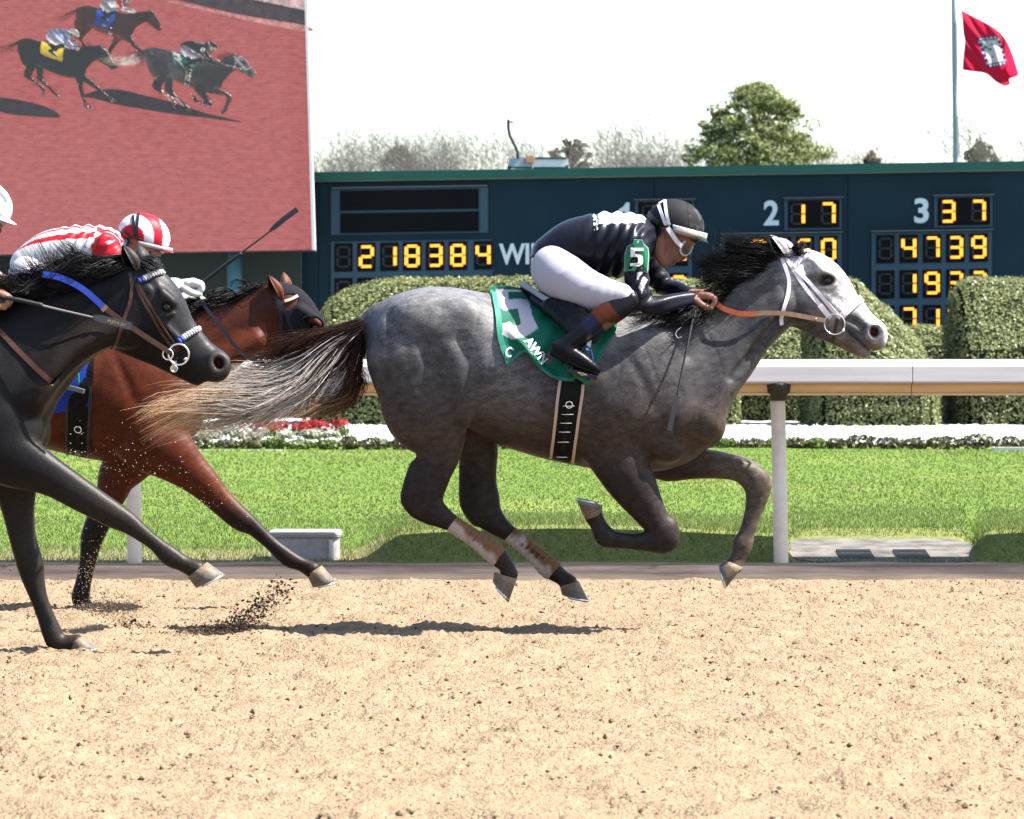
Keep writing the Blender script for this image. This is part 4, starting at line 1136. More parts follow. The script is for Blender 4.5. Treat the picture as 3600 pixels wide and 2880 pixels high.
def horse_ear(b, base, tip, wid, yo, lean, name, parent, colo, coli, turn=0.0):
    """leaf-shaped cupped ear from base to tip; open side turned towards `turn` (radians about its axis)"""
    p0 = Vector(b.w(*base, yo)); p1 = Vector(b.w(*tip, yo + lean)); ax = (p1 - p0); L = ax.length; ax.normalize()
    u = ax.cross(Vector((0, 1, 0))).normalized(); v = u.cross(ax).normalized()
    uu = u * math.cos(turn) + v * math.sin(turn); vv = ax.cross(uu).normalized()
    n = 14; rows = []; mo = MB(); cols = []
    prof = [(0.0, 0.60), (0.12, 0.78), (0.28, 0.97), (0.45, 1.0), (0.62, 0.86), (0.78, 0.60), (0.9, 0.33), (1.0, 0.04)]
    vs = []; nr = len(prof)
    for layer, th in ((0, 1.0), (1, 0.80)):
        for t, w in prof:
            for i in range(n):
                a = math.radians(-150 + 300 * i / (n - 1))       # a cup open at the back of the arc
                rr = wid * w * th
                c = p0 + ax * (L * (t if layer == 0 else min(t + 0.03, 0.985))) + uu * (-0.12 * wid * t)
                vs.append(c - uu * math.cos(a) * rr * 0.72 + vv * math.sin(a) * rr)
                cols.append(colo if layer == 0 else coli)
    fs = []
    for layer in (0, 1):
        o = layer * nr * n
        for j in range(nr - 1):
            for i in range(n - 1):
                q = (o + j * n + i, o + j * n + i + 1, o + (j + 1) * n + i + 1, o + (j + 1) * n + i)
                fs.append(q if layer else q[::-1])
    for j in range(nr - 1):
        for i in (0, n - 1):
            a = j * n + i; c = a + n; d = nr * n
            fs.append((a, c, c + d, a + d) if i == 0 else (a + d, c + d, c, a))
    mo.add(vs, fs); mo.c = cols
    return mo.build(name, M_COAT, parent, True)

def coat_relief(pts, q, b, amp=1.0):
    """skin over muscle: shallow ripples that run with the muscle, veins and tendon edges"""
    x, y = b.px(pts); n = vnormals(pts, q)
    side = np.clip(np.abs(n[:, 1]) * 1.3, 0, 1)
    u = pts * [1.0, .5, .55]                                   # longer up and down than across
    r = snoise(u, 26, 31) * .0032 + snoise(u, 55, 32) * .0011
    fl = np.abs(snoise(u, 17, 33)); vein = np.exp(-(fl / .05) ** 2) * .0016
    body = sm(1640, 1500, y)
    return (pts + n * ((r + vein) * side * (.25 + .75 * body) * amp)[:, None]).astype(np.float32)
# ---- shared anatomy of a galloping thoroughbred, laid out on the grey one -----------------
TRUNK = [(1400, 1175, 118, .85), (1455, 1192, 168, 1.02), (1540, 1202, 194, 1.06), (1650, 1228, 205, 1.02), (1790, 1303, 250, .84),
         (1930, 1340, 268, .80), (2070, 1362, 279, .76), (2200, 1384, 276, .70), (2310, 1405, 246, .68), (2390, 1420, 168, .80)]
def trunk(b, sd, f=lambda x, y: (x, y), sc=1.0, hind=True, ribs=True, withers=True):
    tr = lambda nodes: [(*f(n[0], n[1]), n[2] * sc, *n[3:]) for n in nodes]
    b.ch(sd, tr(TRUNK), 0.04, 4)
    if withers: b.ch(sd, tr([(2040, 1125, 52, 1.1), (2150, 1138, 48, .8), (2250, 1145, 52, .7), (2340, 1175, 70, .7)]), 0.09)
    # croup, point of hip, loin
    E = lambda x, y, yo, rx, ry, rz, rot=0, **k: b.el(sd, *f(x, y), yo, rx * sc, ry, rz * sc, rot, **k)
    E(1630, 1092, -.20, 56, .045, 34, 30, k=0.09)
    E(1500, 1120, -.13, 125, .13, 88, 0, k=0.06)
    # shoulder blade, its spine, triceps, point of shoulder, breast
    E(2260, 1310, -.160, 160, .055, 66, -64, k=0.09)
    E(2190, 1430, -.175, 120, .075, 80, 38, k=0.04)
    E(2140, 1520, -.165, 95, .07, 62, 20, k=0.035)
    E(2375, 1480, -.145, 95, .075, 72, -50, k=0.04)
    E(2460, 1490, -.085, 80, .095, 92, -60, k=0.04)
    E(2330, 1560, -.13, 80, .08, 60, 30, k=0.04)
    # grooves between the muscles
    G = lambda pts, k=.02: b.ch(sd, [(*f(p[0], p[1]), p[2] * sc, 1.0, p[3]) for p in pts], k, 3, True, True)
    G([(2215, 1250, 7, -.262), (2275, 1370, 11, -.272), (2330, 1480, 8, -.262)], .035)
    G([(2285, 1480, 6, -.262), (2215, 1560, 8, -.262), (2180, 1600, 6, -.255)], .03)
    G([(2150, 1330, 6, -.292), (2090, 1440, 10, -.296), (2080, 1560, 7, -.262)], .04)
    # hollow of the flank and soft ribs
    E(1705, 1210, -.335, 50, .055, 105, 72, cut=True, k=0.07)
    if ribs:
        for i in range(7):
            x = 1800 + i * 41 + (i * 37) % 11
            G([(x + 14, 1290, 3, -.3165), (x - 6, 1370, 4, -.3195 + .001 * (i % 3)), (x + 2, 1450, 3, -.305)], .03)
    if hind:
        E(1600, 1330, -.175, 150, .085, 95, 78, k=0.05)
        E(1420, 1290, -.135, 175, .12, 108, 74, k=0.05)
        G([(1375, 1110, 6, -.18), (1430, 1230, 9, -.262), (1470, 1370, 9, -.258), (1500, 1440, 6, -.22)], .045)
        G([(1320, 1190, 5, -.14), (1345, 1300, 9, -.235), (1400, 1420, 8, -.205)], .04)
        G([(1625, 1200, 5, -.268), (1658, 1290, 7, -.284), (1664, 1380, 6, -.266)], .06)

def hind_legs_grey(b, sd, f=lambda x, y: (x, y), sc=1.0):
    tr = lambda nodes: [(*f(n[0], n[1]), n[2] * sc, *n[3:]) for n in nodes]
    # near
    b.ch(sd, tr([(1440, 1260, 150, .80, -.11), (1480, 1370, 150, .70, -.125), (1497, 1440, 148, .62, -.13), (1527, 1503, 112, .62, -.13), (1545, 1550, 86, .66, -.13),
                 (1540, 1600, 76, .66, -.13), (1528, 1645, 66, .66, -.13), (1512, 1690, 64, .64, -.13), (1492, 1738, 67, .58, -.13), (1506, 1784, 57, .58, -.13),
                 (1556, 1820, 38, .72, -.13), (1610, 1853, 28, .82, -.13), (1670, 1893, 27, .85, -.13), (1722, 1930, 34, .84, -.13), (1752, 1958, 35, .84, -.13), (1780, 1990, 27, .9, -.13), (1790, 2018, 31, .98, -.13)]), 0.03, 3)
    b.ch(sd, tr([(1460, 1640, 22, 1, -.13), (1442, 1700, 24, .9, -.13), (1432, 1760, 24, .9, -.13), (1460, 1800, 20, 1, -.13)]), 0.025)   # Achilles tendon to the point of hock
    b.el(sd, *f(1625, 1465), -.17, 40 * sc, .05, 34 * sc, 80, k=.03, mir=False)
    # far
    b.ch(sd, tr([(1450, 1260, 150, .80, .11), (1540, 1390, 150, .66, .13), (1630, 1490, 112, .62, .14), (1676, 1570, 76, .66, .14), (1682, 1630, 66, .66, .14), (1684, 1695, 62, .64, .14),
                 (1692, 1752, 65, .58, .14), (1708, 1802, 56, .58, .14), (1756, 1852, 38, .72, .14), (1808, 1888, 28, .82, .14), (1865, 1935, 27, .85, .14), (1918, 1985, 34, .84, .14), (1945, 2008, 34, .84, .14),
                 (1975, 2030, 28, .9, .14), (1998, 2050, 33, .98, .14)]), 0.03, 3)
    b.ch(sd, tr([(1640, 1640, 22, 1, .14), (1636, 1700, 22, .9, .14), (1643, 1775, 26, .9, .14), (1672, 1828, 20, 1, .14)]), 0.025)
# ------------------------------------------------------------------ the grey horse
GY = 19.3
gb = HB(GY)
def build_grey():
    sd = Sdf(gb.w(1180, 2140) - [0, .42, 0], gb.w(3140, 780) + [0, .42, 0], 0.0088)
    trunk(gb, sd)
    hind_legs_grey(gb, sd)
    # neck
    gb.ch(sd, [(2300, 1330, 215, .66), (2390, 1300, 206, .58), (2500, 1226, 166, .56), (2590, 1146, 129, .58), (2675, 1062, 123, .55), (2740, 1005, 108, .56)], 0.06)
    gb.ch(sd, [(2760, 1080, 40, 1, -.055), (2640, 1210, 42, 1, -.07), (2540, 1340, 50, 1, -.10), (2470, 1450, 50, 1, -.12)], .08, mir=True)   # muscle along the jugular
    gb.ch(sd, [(2735, 1120, 4, 1, -.092), (2640, 1240, 4, 1, -.112), (2570, 1330, 2, 1, -.146)], .05, cut=True, mir=True)
    gb.ch(sd, [(2690, 1010, 5, 1, -.099), (2560, 1130, 6, 1, -.127), (2430, 1240, 3, 1, -.176)], .07, cut=True, mir=True)
    # head
    gb.ch(sd, [(2768, 946, 72, .72), (2830, 985, 108, .60), (2870, 1030, 122, .50), (2925, 1088, 104, .46), (2985, 1130, 82, .50), (3035, 1166, 62, .62), (3068, 1185, 50, .74)], .025)
    gb.ch(sd, [(2800, 1050, 94, .48), (2850, 1085, 84, .45), (2920, 1140, 62, .48), (2985, 1195, 40, .62), (3012, 1218, 30, .80)], .02)
    gb.ch(sd, [(3040, 1145, 36, 1.1), (3080, 1160, 34, 1.15), (3084, 1195, 30, 1.0)], .02)         # nostrils and upper lip
    gb.el(sd, 2812, 1052, -.052, 88, .036, 88, 0, k=.025)                                           # cheek
    gb.ch(sd, [(2885, 1030, 10, 1, -.066), (2935, 1075, 9, 1, -.061), (2975, 1108, 6, 1, -.055)], .02, mir=True)   # facial crest
    gb.ch(sd, [(2850, 925, 20, 1, -.060), (2885, 950, 19, 1, -.071), (2925, 972, 14, 1, -.066)], .022, mir=True)   # brow
    gb.ch(sd, [(2885, 1012, 7, 1, -.074), (2912, 1014, 7, 1, -.075), (2936, 1002, 6, 1, -.069)], .014, mir=True)
    gb.el(sd, 2908, 986, -.088, 23, .016, 15, 20, k=.010, cut=True)                                 # eye socket
    gb.el(sd, 2835, 930, -.085, 26, .014, 16, 35, k=.03, cut=True)
    gb.ch(sd, [(3056, 1148, 11, 1, -.046), (3082, 1144, 10, 1, -.047), (3100, 1160, 10, 1, -.042), (3094, 1186, 10, 1, -.04), (3066, 1196, 10, 1, -.045), (3052, 1172, 10, 1, -.047), (3056, 1150, 10, 1, -.046)], .012, mir=True)  # flared rim
    gb.el(sd, 3075, 1166, -.05, 20, .034, 15, 62, k=.008, cut=True)
    gb.ch(sd, [(2985, 1168, 3.5, 1, -.052), (3018, 1196, 4, 1, -.05), (3045, 1222, 4.5, 1, -.045), (3058, 1232, 5, 1, -.03)], .006, cut=True, mir=True)  # mouth
    gb.ch(sd, [(3058, 1230, 5, 1, -.03), (3062, 1234, 5, 1, 0)], .006, sub=1, cut=True, mir=True)
    gb.el(sd, 3028, 1238, 0, 34, .03, 17, 20, k=.012, mir=False)
    gb.ch(sd, [(2975, 1118, 5, 1, -.05), (3020, 1140, 6, 1, -.048), (3040, 1160, 4, 1, -.045)], .02, cut=True, mir=True)
    # fore legs
    gb.ch(sd, [(2150, 1560, 110, .62, -.13), (2192, 1650, 92, .66, -.14), (2230, 1714, 80, .68, -.14), (2272, 1782, 62, .70, -.14), (2308, 1838, 50, .76, -.14), (2336, 1880, 52, .76, -.14), (2330, 1900, 47, .76, -.14),
               (2280, 1904, 36, .8, -.14), (2215, 1903, 28, .86, -.14), (2155, 1896, 31, .86, -.14), (2126, 1884, 37, .86, -.14), (2104, 1846, 29, .9, -.14), (2086, 1812, 33, .98, -.14)], .03, 3)
    gb.el(sd, 2352, 1862, -.14, 30, .034, 44, 10, k=.02, mir=False)
    gb.ch(sd, [(2300, 1560, 115, .66, .12), (2350, 1612, 82, .66, .13), (2430, 1628, 58, .74, .14), (2520, 1634, 50, .78, .14), (2598, 1648, 46, .78, .14), (2650, 1684, 50, .78, .14), (2664, 1728, 45, .78, .14),
               (2648, 1800, 31, .86, .14), (2625, 1875, 29, .86, .14), (2610, 1914, 37, .86, .14), (2594, 1960, 28, .9, .14), (2578, 1990, 32, .98, .14)], .03, 3)
    gb.el(sd, 2683, 1690, .14, 26, .036, 40, -20, k=.02, mir=False)
    gb.ch(sd, [(2440, 1600, 16, 1, .10), (2540, 1612, 13, 1, .105), (2640, 1650, 8, 1, .11)], .02)
    # dock of the tail
    gb.ch(sd, [(1330, 1120, 52, .8), (1285, 1142, 34, .9), (1245, 1160, 22, 1), (1215, 1172, 12, 1)], .03)
    pts, q = sd.mesh()
    pts = coat_relief(pts, q, gb, 1.35)
    x, y = gb.px(pts)
    n1 = snoise(pts, 13, 3); n2 = snoise(pts, 34, 5); n3 = snoise(pts, 80, 6)
    c = np.tile(np.array([0.036, 0.0345, 0.037]), (len(pts), 1))
    c = mixc(c, (0.105, 0.103, 0.108), sm(-.1, 1.0, n1 + .5 * n2) * .62)                                  # dapples
    c = mixc(c, (0.032, 0.030, 0.032), sm(.25, 1.0, n2) * .5)
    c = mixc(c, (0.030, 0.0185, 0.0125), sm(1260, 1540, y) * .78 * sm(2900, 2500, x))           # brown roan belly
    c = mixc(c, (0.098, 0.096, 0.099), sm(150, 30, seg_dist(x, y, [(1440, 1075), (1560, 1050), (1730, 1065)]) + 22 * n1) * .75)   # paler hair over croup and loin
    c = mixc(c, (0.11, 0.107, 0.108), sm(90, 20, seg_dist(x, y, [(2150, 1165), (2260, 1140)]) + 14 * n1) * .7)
    legs = np.minimum(1, sm(1500, 1720, y) * sm(2420, 2380, x) + sm(1560, 1700, y) * sm(2300, 2440, x) * .8)
    c = mixc(c, (0.0125, 0.009, 0.0078), legs * .92)
    ff = (x > 2380) & (y > 1540)
    c = np.where(ff[:, None], mixc(c, (0.048, 0.038, 0.030), sm(2420, 2600, x)), c)
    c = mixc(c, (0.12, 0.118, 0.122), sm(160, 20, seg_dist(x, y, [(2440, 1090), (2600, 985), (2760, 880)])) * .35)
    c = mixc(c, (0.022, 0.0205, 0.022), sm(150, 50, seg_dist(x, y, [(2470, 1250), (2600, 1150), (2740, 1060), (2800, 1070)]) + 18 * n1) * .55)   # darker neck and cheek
    # pale face
    line = seg_dist(x, y, [(2780, 880), (2850, 880), (2960, 985), (3030, 1060), (3095, 1135), (3110, 1170)])
    face = sm(2720, 2800, x + (y - 950) * .3) * sm(190, 40, line + 14 * n2)
    c = mixc(c, (0.27, 0.265, 0.268), face * .97)
    blot = sm(.2, .9, n2 * .6 + n3 * .6) * sm(20, 70, line) * sm(170, 80, line) * sm(2720, 2820, x)
    c = mixc(c, (0.055, 0.052, 0.054), blot * .75)
    c = mixc(c, (0.042, 0.032, 0.027), sm(52, 10, seg_dist(x, y, [(2850, 985), (2915, 990)])) * .9)       # dark round the eye
    c = mixc(c, (0.008, 0.0065, 0.006), sm(30, 16, np.hypot((x - 2908) / 1.25, y - 986)) * .95)
    c = mixc(c, (0.028, 0.026, 0.028), sm(62, 26, seg_dist(x, y, [(2990, 1140), (3040, 1180)])) * .9)     # dark muzzle patch
    c = mixc(c, (0.075, 0.052, 0.04), sm(40, 12, seg_dist(x, y, [(2970, 1210), (3030, 1240), (3080, 1215)])) * .8)
    c = mixc(c, (0.22, 0.20, 0.195), sm(16, 4, np.abs(np.hypot((x - 3076) / .85, y - 1168) - 30)) * .7)
    c = mixc(c, (0.035, 0.007, 0.006), sm(22, 12, np.hypot((x - 3075) / .95, y - 1167)) * .97)
    c = mixc(c, (0.006, 0.004, 0.004), sm(7, 2, seg_dist(x, y, [(2985, 1168), (3018, 1196), (3045, 1222), (3060, 1234)])) * .9)
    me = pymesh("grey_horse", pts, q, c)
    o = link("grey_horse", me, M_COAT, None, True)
    tag(o, "grey racehorse with pale face and silver tail in full gallop by the white rail", "horse")
    return o, bvh_of(pts, q)
grey, grey_bvh = build_grey()
for sgn in (-1, 1):
    e = MB()
    me = bpy.data.meshes.new("eye"); bm = bmesh.new(); bmesh.ops.create_uvsphere(bm, u_segments=20, v_segments=14, radius=.0195)
    bmesh.ops.translate(bm, verts=bm.verts, vec=Vector(gb.w(2909, 987, sgn * .0635))); bm.to_mesh(me); bm.free()
    link("eye", me, M_EYE, grey, True)
hoof(gb, ((1737, 2012), (1818, 2034)), ((1732, 2046), (1790, 2112)), 0, -.13, .054, "hoof", grey, M_HOOF)
hoof(gb, ((1968, 2060), (2034, 2042)), ((1975, 2092), (2070, 2112)), 0, .14, .056, "hoof", grey, M_HOOF)
hoof(gb, ((2116, 1806), (2058, 1828)), ((2118, 1776), (2024, 1755)), 0, -.14, .056, "hoof", grey, M_HOOF)
hoof(gb, ((2549, 1968), (2612, 1994)), ((2526, 1990), (2552, 2068)), 0, .14, .056, "hoof", grey, M_HOOF)
horse_ear(gb, (2762, 905), (2706, 828), .040, -.055, -.03, "ear", grey, (0.19, 0.18, 0.18), (0.04, 0.028, 0.023), turn=-0.9)
horse_ear(gb, (2785, 893), (2738, 838), .036, .055, .03, "ear", grey, (0.19, 0.18, 0.18), (0.04, 0.028, 0.023), turn=0.6)
# tail
def tail_guides(rows):
    return [[gb.w(x, y, yo) for x, y, yo in r] for r in rows]
TG = tail_guides([
    [(1285, 1136, 0), (1200, 1160, -.02), (1100, 1185, -.03), (1000, 1212, -.02), (900, 1232, .0), (800, 1246, .02)],
    [(1282, 1140, 0), (1195, 1172, -.03), (1105, 1205, -.04), (1010, 1262, -.03), (920, 1296, .0), (810, 1310, .01)],
    [(1280, 1145, 0), (1190, 1190, -.03), (1110, 1240, -.05), (1030, 1310, -.05), (900, 1342, -.04), (740, 1356, -.03), (540, 1380, -.02)],
    [(1278, 1150, 0), (1190, 1205, -.03), (1120, 1270, -.06), (1040, 1345, -.06), (900, 1388, -.06), (740, 1402, -.05), (590, 1425, -.04), (512, 1460, -.03)],
    [(1276, 1152, 0), (1200, 1220, -.02), (1140, 1300, -.05), (1060, 1385, -.06), (930, 1430, -.06), (760, 1440, -.06), (620, 1466, -.05), (510, 1500, -.04)],
    [(1272, 1156, 0), (1205, 1230, -.01), (1140, 1310, -.04), (1060, 1385, -.05), (950, 1436, -.06), (800, 1478, -.06), (660, 1508, -.05), (550, 1550, -.04)],
    [(1270, 1160, 0), (1215, 1245, 0), (1160, 1330, -.02), (1085, 1400, -.04), (1000, 1440, -.05), (930, 1490, -.05), (830, 1540, -.05)],
    [(1270, 1165, 0), (1235, 1270, .01), (1212, 1350, .0), (1160, 1400, -.02), (1095, 1422, -.03), (1020, 1440, -.04)],
    [(1272, 1170, 0), (1256, 1280, .02), (1256, 1360, .02), (1225, 1415, .01), (1160, 1436, .0), (1085, 1436, -.01)],
])
def tail_col(t, u, r):
    v = r.uniform(.75, 1.25)
    brown = np.array([0.042, 0.018, 0.0125]); dark = np.array([0.016, 0.011, 0.010]); silver = np.array([0.70, 0.66, 0.62]); blond = np.array([0.72, 0.53, 0.33]); rust = np.array([0.085, 0.032, 0.014])
    shift = r.normal() * .12
    tt = t + shift
    c = dark[None] * (1 - sm(.05, .25, tt))[:, None] + brown[None] * sm(.05, .25, tt)[:, None]
    if u < .17:
        return c * v + rust[None] * sm(.3, .8, tt)[:, None] * .3
    if u > .86:
        k = sm(.25, .6, tt)[:, None]; return (c * (1 - k) + rust[None] * k) * v + blond[None] * sm(.6, 1., tt)[:, None] * .45
    if r.uniform() < .16: return c * v + blond[None] * sm(.7, 1.1, tt)[:, None] * .3
    k = sm(.20, .38, tt)[:, None]; k2 = sm(.62, .92, tt)[:, None]
    return ((c * (1 - k) + silver[None] * k) * (1 - k2) + blond[None] * k2) * v
hairs("tail", TG, 2700, .0018, grey, M_HAIR, tail_col, 4, spread=.023, yspread=.035, seg=13, lmin=.50, wave=.030, clump=20, rootspread=.010)
# mane, blown back, and forelock
def black_col(t, u, r):
    v = r.uniform(.5, 1.5); return np.tile(np.array([0.0045, 0.0043, 0.0048]) * v, (len(t), 1))
MG = [[gb.w(x, y, yo) for x, y, yo in r] for r in [
    [(2775, 885, -.02), (2725, 872, -.045), (2665, 862, -.05), (2600, 870, -.045), (2560, 840, -.03)],
    [(2740, 900, -.02), (2680, 890, -.05), (2610, 880, -.06), (2560, 850, -.05), (2535, 825, -.03)],
    [(2700, 930, -.02), (2640, 915, -.055), (2570, 905, -.065), (2510, 880, -.06), (2530, 835, -.04)],
    [(2660, 955, -.02), (2600, 945, -.06), (2530, 935, -.075), (2480, 920, -.07), (2462, 890, -.05)],
    [(2620, 985, -.02), (2560, 970, -.06), (2500, 970, -.085), (2462, 950, -.08), (2452, 925, -.07)],
    [(2580, 1012, -.02), (2530, 1000, -.07), (2490, 1010, -.1), (2470, 1030, -.11), (2462, 1000, -.10)],
    [(2540, 1040, -.02), (2510, 1040, -.08), (2490, 1070, -.12), (2475, 1110, -.14), (2455, 1130, -.145)],
    [(2480, 1075, -.02), (2450, 1080, -.09), (2425, 1105, -.14), (2390, 1130, -.16), (2350, 1135, -.165)],
    [(2400, 1095, -.02), (2360, 1095, -.08), (2320, 1110, -.12), (2280, 1130, -.14), (2240, 1135, -.145)],
    [(2330, 1110, -.01), (2290, 1105, -.05), (2250, 1112, -.08), (2215, 1120, -.10), (2190, 1125, -.10)],
]]
hairs("mane", MG, 1900, .0017, grey, M_HAIR, black_col, 8, spread=.026, yspread=.026, seg=10, lmin=.55, wave=.014, clump=12, rootspread=.016)
FG = [[gb.w(x, y, yo) for x, y, yo in r] for r in [
    [(2790, 885, -.03), (2815, 880, -.05), (2832, 862, -.03)], [(2785, 880, 0), (2805, 862, -.01), (2830, 852, 0)], [(2795, 890, -.04), (2820, 885, -.06), (2834, 872, -.045)]]]
hairs("forelock", FG, 170, .0022, grey, M_HAIR, black_col, 9, spread=.012, yspread=.02, seg=9, lmin=.6, wave=.006, clump=8)
# ------------------------------------------------------------------ the dark horse (nearest, leaving the frame) and the bay behind it
DY_, BYH = 18.07, 20.9
db = HB(DY_); dbt = HB(GY, dx=-2.93, dy=DY_ - GY)
def head_details(b, sd, eye, nos, sc, brow, lid, mouth):
    k = sc
    b.el(sd, eye[0], eye[1], -.088, 23 * k, .016, 15 * k, 35, k=.010, cut=True)
    x, y = nos
    ang = [(-19, -18), (6, -24), (25, -6), (19, 20), (-9, 30), (-23, 6), (-19, -16)]
    b.ch(sd, [(x + a * k, y + c * k, 10 * k, 1, -.044) for a, c in ang], .012, mir=True)
    b.el(sd, x, y, -.048, 20 * k, .034, 14 * k, 62, k=.008, cut=True)
    b.ch(sd, [(mx, my, 4 * k, 1, -.046) for mx, my in mouth], .006, cut=True, mir=True)
    b.ch(sd, [(bx, by, 17 * k, 1, yo) for (bx, by), yo in zip(brow, (-.060, -.071, -.064))], .022, mir=True)
    b.ch(sd, [(bx, by, 7 * k, 1, -.073) for bx, by in lid], .014, mir=True)
def horse_eye(b, x, y, yo, parent):
    for s in (-1, 1):
        me = bpy.data.meshes.new("eye"); bm = bmesh.new(); bmesh.ops.create_uvsphere(bm, u_segments=18, v_segments=12, radius=.0195)
        bmesh.ops.translate(bm, verts=bm.verts, vec=Vector(b.w(x, y, s * yo))); bm.to_mesh(me); bm.free(); link("eye", me, M_EYE, parent, True)

M_COAT_BLACK = colmat("black_horse_coat", rough=0.42, spec=0.22, noise=0.5, nscale=170, bump=0.3, bscale=260, stretch=(0.55, 1, 1.0), bdist=0.003)
def build_dark():
    lo = dbt.w(1180, 2140) - [0, .42, 0]; hi = db.w(840, 830) + [0, .42, 0]; lo[2] = -.01
    sd = Sdf(lo, hi, 0.0105)
    trunk(dbt, sd); hind_legs_grey(dbt, sd)
    dbt.ch(sd, [(1330, 1120, 52, .8), (1285, 1142, 34, .9), (1245, 1160, 22, 1), (1215, 1172, 12, 1)], .03)
    # neck
    db.ch(sd, [(-110, 1330, 240, .64), (30, 1262, 225, .56), (140, 1185, 186, .52), (225, 1128, 168, .50), (310, 1092, 152, .48), (390, 1066, 136, .48)], .06)
    db.ch(sd, [(430, 1160, 40, 1, -.055), (310, 1200, 46, 1, -.075), (200, 1280, 54, 1, -.10), (110, 1400, 56, 1, -.12)], .05, mir=True)
    db.ch(sd, [(380, 1200, 5, 1, -.09), (260, 1265, 7, 1, -.112), (170, 1350, 6, 1, -.142)], .035, cut=True, mir=True)
    db.ch(sd, [(360, 1030, 6, 1, -.094), (220, 1100, 9, 1, -.125), (60, 1180, 9, 1, -.185)], .05, cut=True, mir=True)
    # head
    db.ch(sd, [(452, 985, 78, .72), (500, 1035, 108, .60), (530, 1090, 124, .50), (583, 1172, 108, .46), (650, 1228, 86, .50), (712, 1270, 66, .62), (752, 1292, 53, .74)], .025)
    db.ch(sd, [(430, 1130, 104, .48), (490, 1170, 92, .45), (570, 1228, 68, .48), (645, 1290, 44, .62), (690, 1322, 34, .80)], .02)
    db.ch(sd, [(740, 1255, 38, 1.1), (775, 1275, 36, 1.15), (772, 1305, 32, 1.0)], .02)
    db.el(sd, 445, 1128, -.054, 98, .036, 96, 0, k=.025)
    db.ch(sd, [(560, 1120, 11, 1, -.066), (605, 1172, 10, 1, -.061), (645, 1212, 7, 1, -.055)], .02, mir=True)
    head_details(db, sd, (585, 1078), (768, 1276), 1.1, [(535, 1010), (568, 1032), (605, 1062)], [(566, 1106), (592, 1110), (612, 1100)], [(660, 1290), (695, 1318), (725, 1340), (738, 1350)])
    db.ch(sd, [(520, 985, 8, 1, -.07), (545, 1010, 9, 1, -.08), (548, 1035, 7, 1, -.083)], .02, cut=True, mir=True)
    # fore legs: near one reaching, far one on the ground
    db.ch(sd, [(-30, 1570, 120, .62, -.13), (60, 1620, 98, .62, -.14), (130, 1652, 78, .66, -.14), (205, 1692, 64, .68, -.14), (292, 1746, 56, .70, -.14), (352, 1782, 50, .76, -.14), (402, 1812, 46, .76, -.14), (452, 1840, 38, .78, -.14),
               (500, 1876, 30, .86, -.14), (550, 1915, 27, .86, -.14), (598, 1956, 36, .86, -.14), (645, 1982, 29, .9, -.14), (690, 2004, 35, .98, -.14)], .03, 3)
    db.ch(sd, [(40, 1600, 100, .66, .12), (50, 1680, 84, .66, .13), (58, 1745, 68, .68, .14), (66, 1810, 56, .70, .14), (82, 1901, 48, .74, .14), (106, 1985, 48, .78, .14), (118, 2040, 40, .8, .14), (136, 2100, 32, .86, .14), (158, 2160, 31, .86, .14), (182, 2222, 36, .86, .14),
               (200, 2256, 36, .9, .14), (235, 2262, 30, .95, .14), (268, 2262, 32, 1, .14)], .03, 3)
    pts, q = sd.mesh(); pts = coat_relief(pts, q, db); x, y = db.px(pts)
    n1 = snoise(pts, 8, 3); n2 = snoise(pts, 30, 5)
    c = np.tile(np.array([0.0036, 0.0033, 0.0038]), (len(pts), 1))
    c = mixc(c, (0.0095, 0.0066, 0.0048), sm(0, 1.2, n1) * .5)
    c = mixc(c, (0.014, 0.009, 0.0055), sm(150, 30, seg_dist(x, y, [(350, 1200), (200, 1320)])) * .55)
    c = mixc(c, (0.018, 0.0175, 0.019), sm(140, 30, seg_dist(x, y, [(560, 960), (640, 1060), (800, 1250)])) * .8)
    c = mixc(c, (0.020, 0.0155, 0.012), sm(1600, 1800, y) * .55)
    c = mixc(c, (0.005, 0.0045, 0.0045), sm(26, 14, np.hypot((x - 585) / 1.2, y - 1078)))
    c = mixc(c, (0.026, 0.006, 0.005), sm(20, 12, np.hypot(x - 768, (y - 1276) / 1.1)))
    c = mixc(c, (0.07, 0.055, 0.045), sm(14, 4, np.abs(np.hypot((x - 770) / .9, y - 1277) - 30)) * .5)
    o = link("black_horse", pymesh("black_horse", pts, q, c), M_COAT_BLACK, None, True)
    tag(o, "black racehorse in blue and white braided bridle reaching out at the front of the group", "horse")
    return o, bvh_of(pts, q)
dark, dark_bvh = build_dark()
horse_eye(db, 586, 1079, .063, dark)
hoof(db, ((660, 2030), (728, 1976)), ((690, 2068), (788, 2018)), 0, -.14, .058, "hoof", dark, M_HOOF)
hoof(db, ((252, 2258), (290, 2236)), ((238, 2292), (346, 2280)), 0, .14, .058, "hoof", dark, M_HOOF)
for hx in (((1737, 2012), (1818, 2034), (1732, 2046), (1790, 2112), -.13), ((1968, 2060), (2034, 2042), (1975, 2092), (2070, 2112), .14)):
    hoof(dbt, (hx[0], hx[1]), (hx[2], hx[3]), 0, hx[4], .055, "hoof", dark, M_HOOF)
horse_ear(db, (478, 952), (428, 862), .042, -.055, -.02, "ear", dark, (0.018, 0.016, 0.016), (0.008, 0.007, 0.0065), turn=-0.9)
horse_ear(db, (512, 935), (486, 864), .038, .055, .02, "ear", dark, (0.02, 0.019, 0.019), (0.012, 0.01, 0.009), turn=0.5)
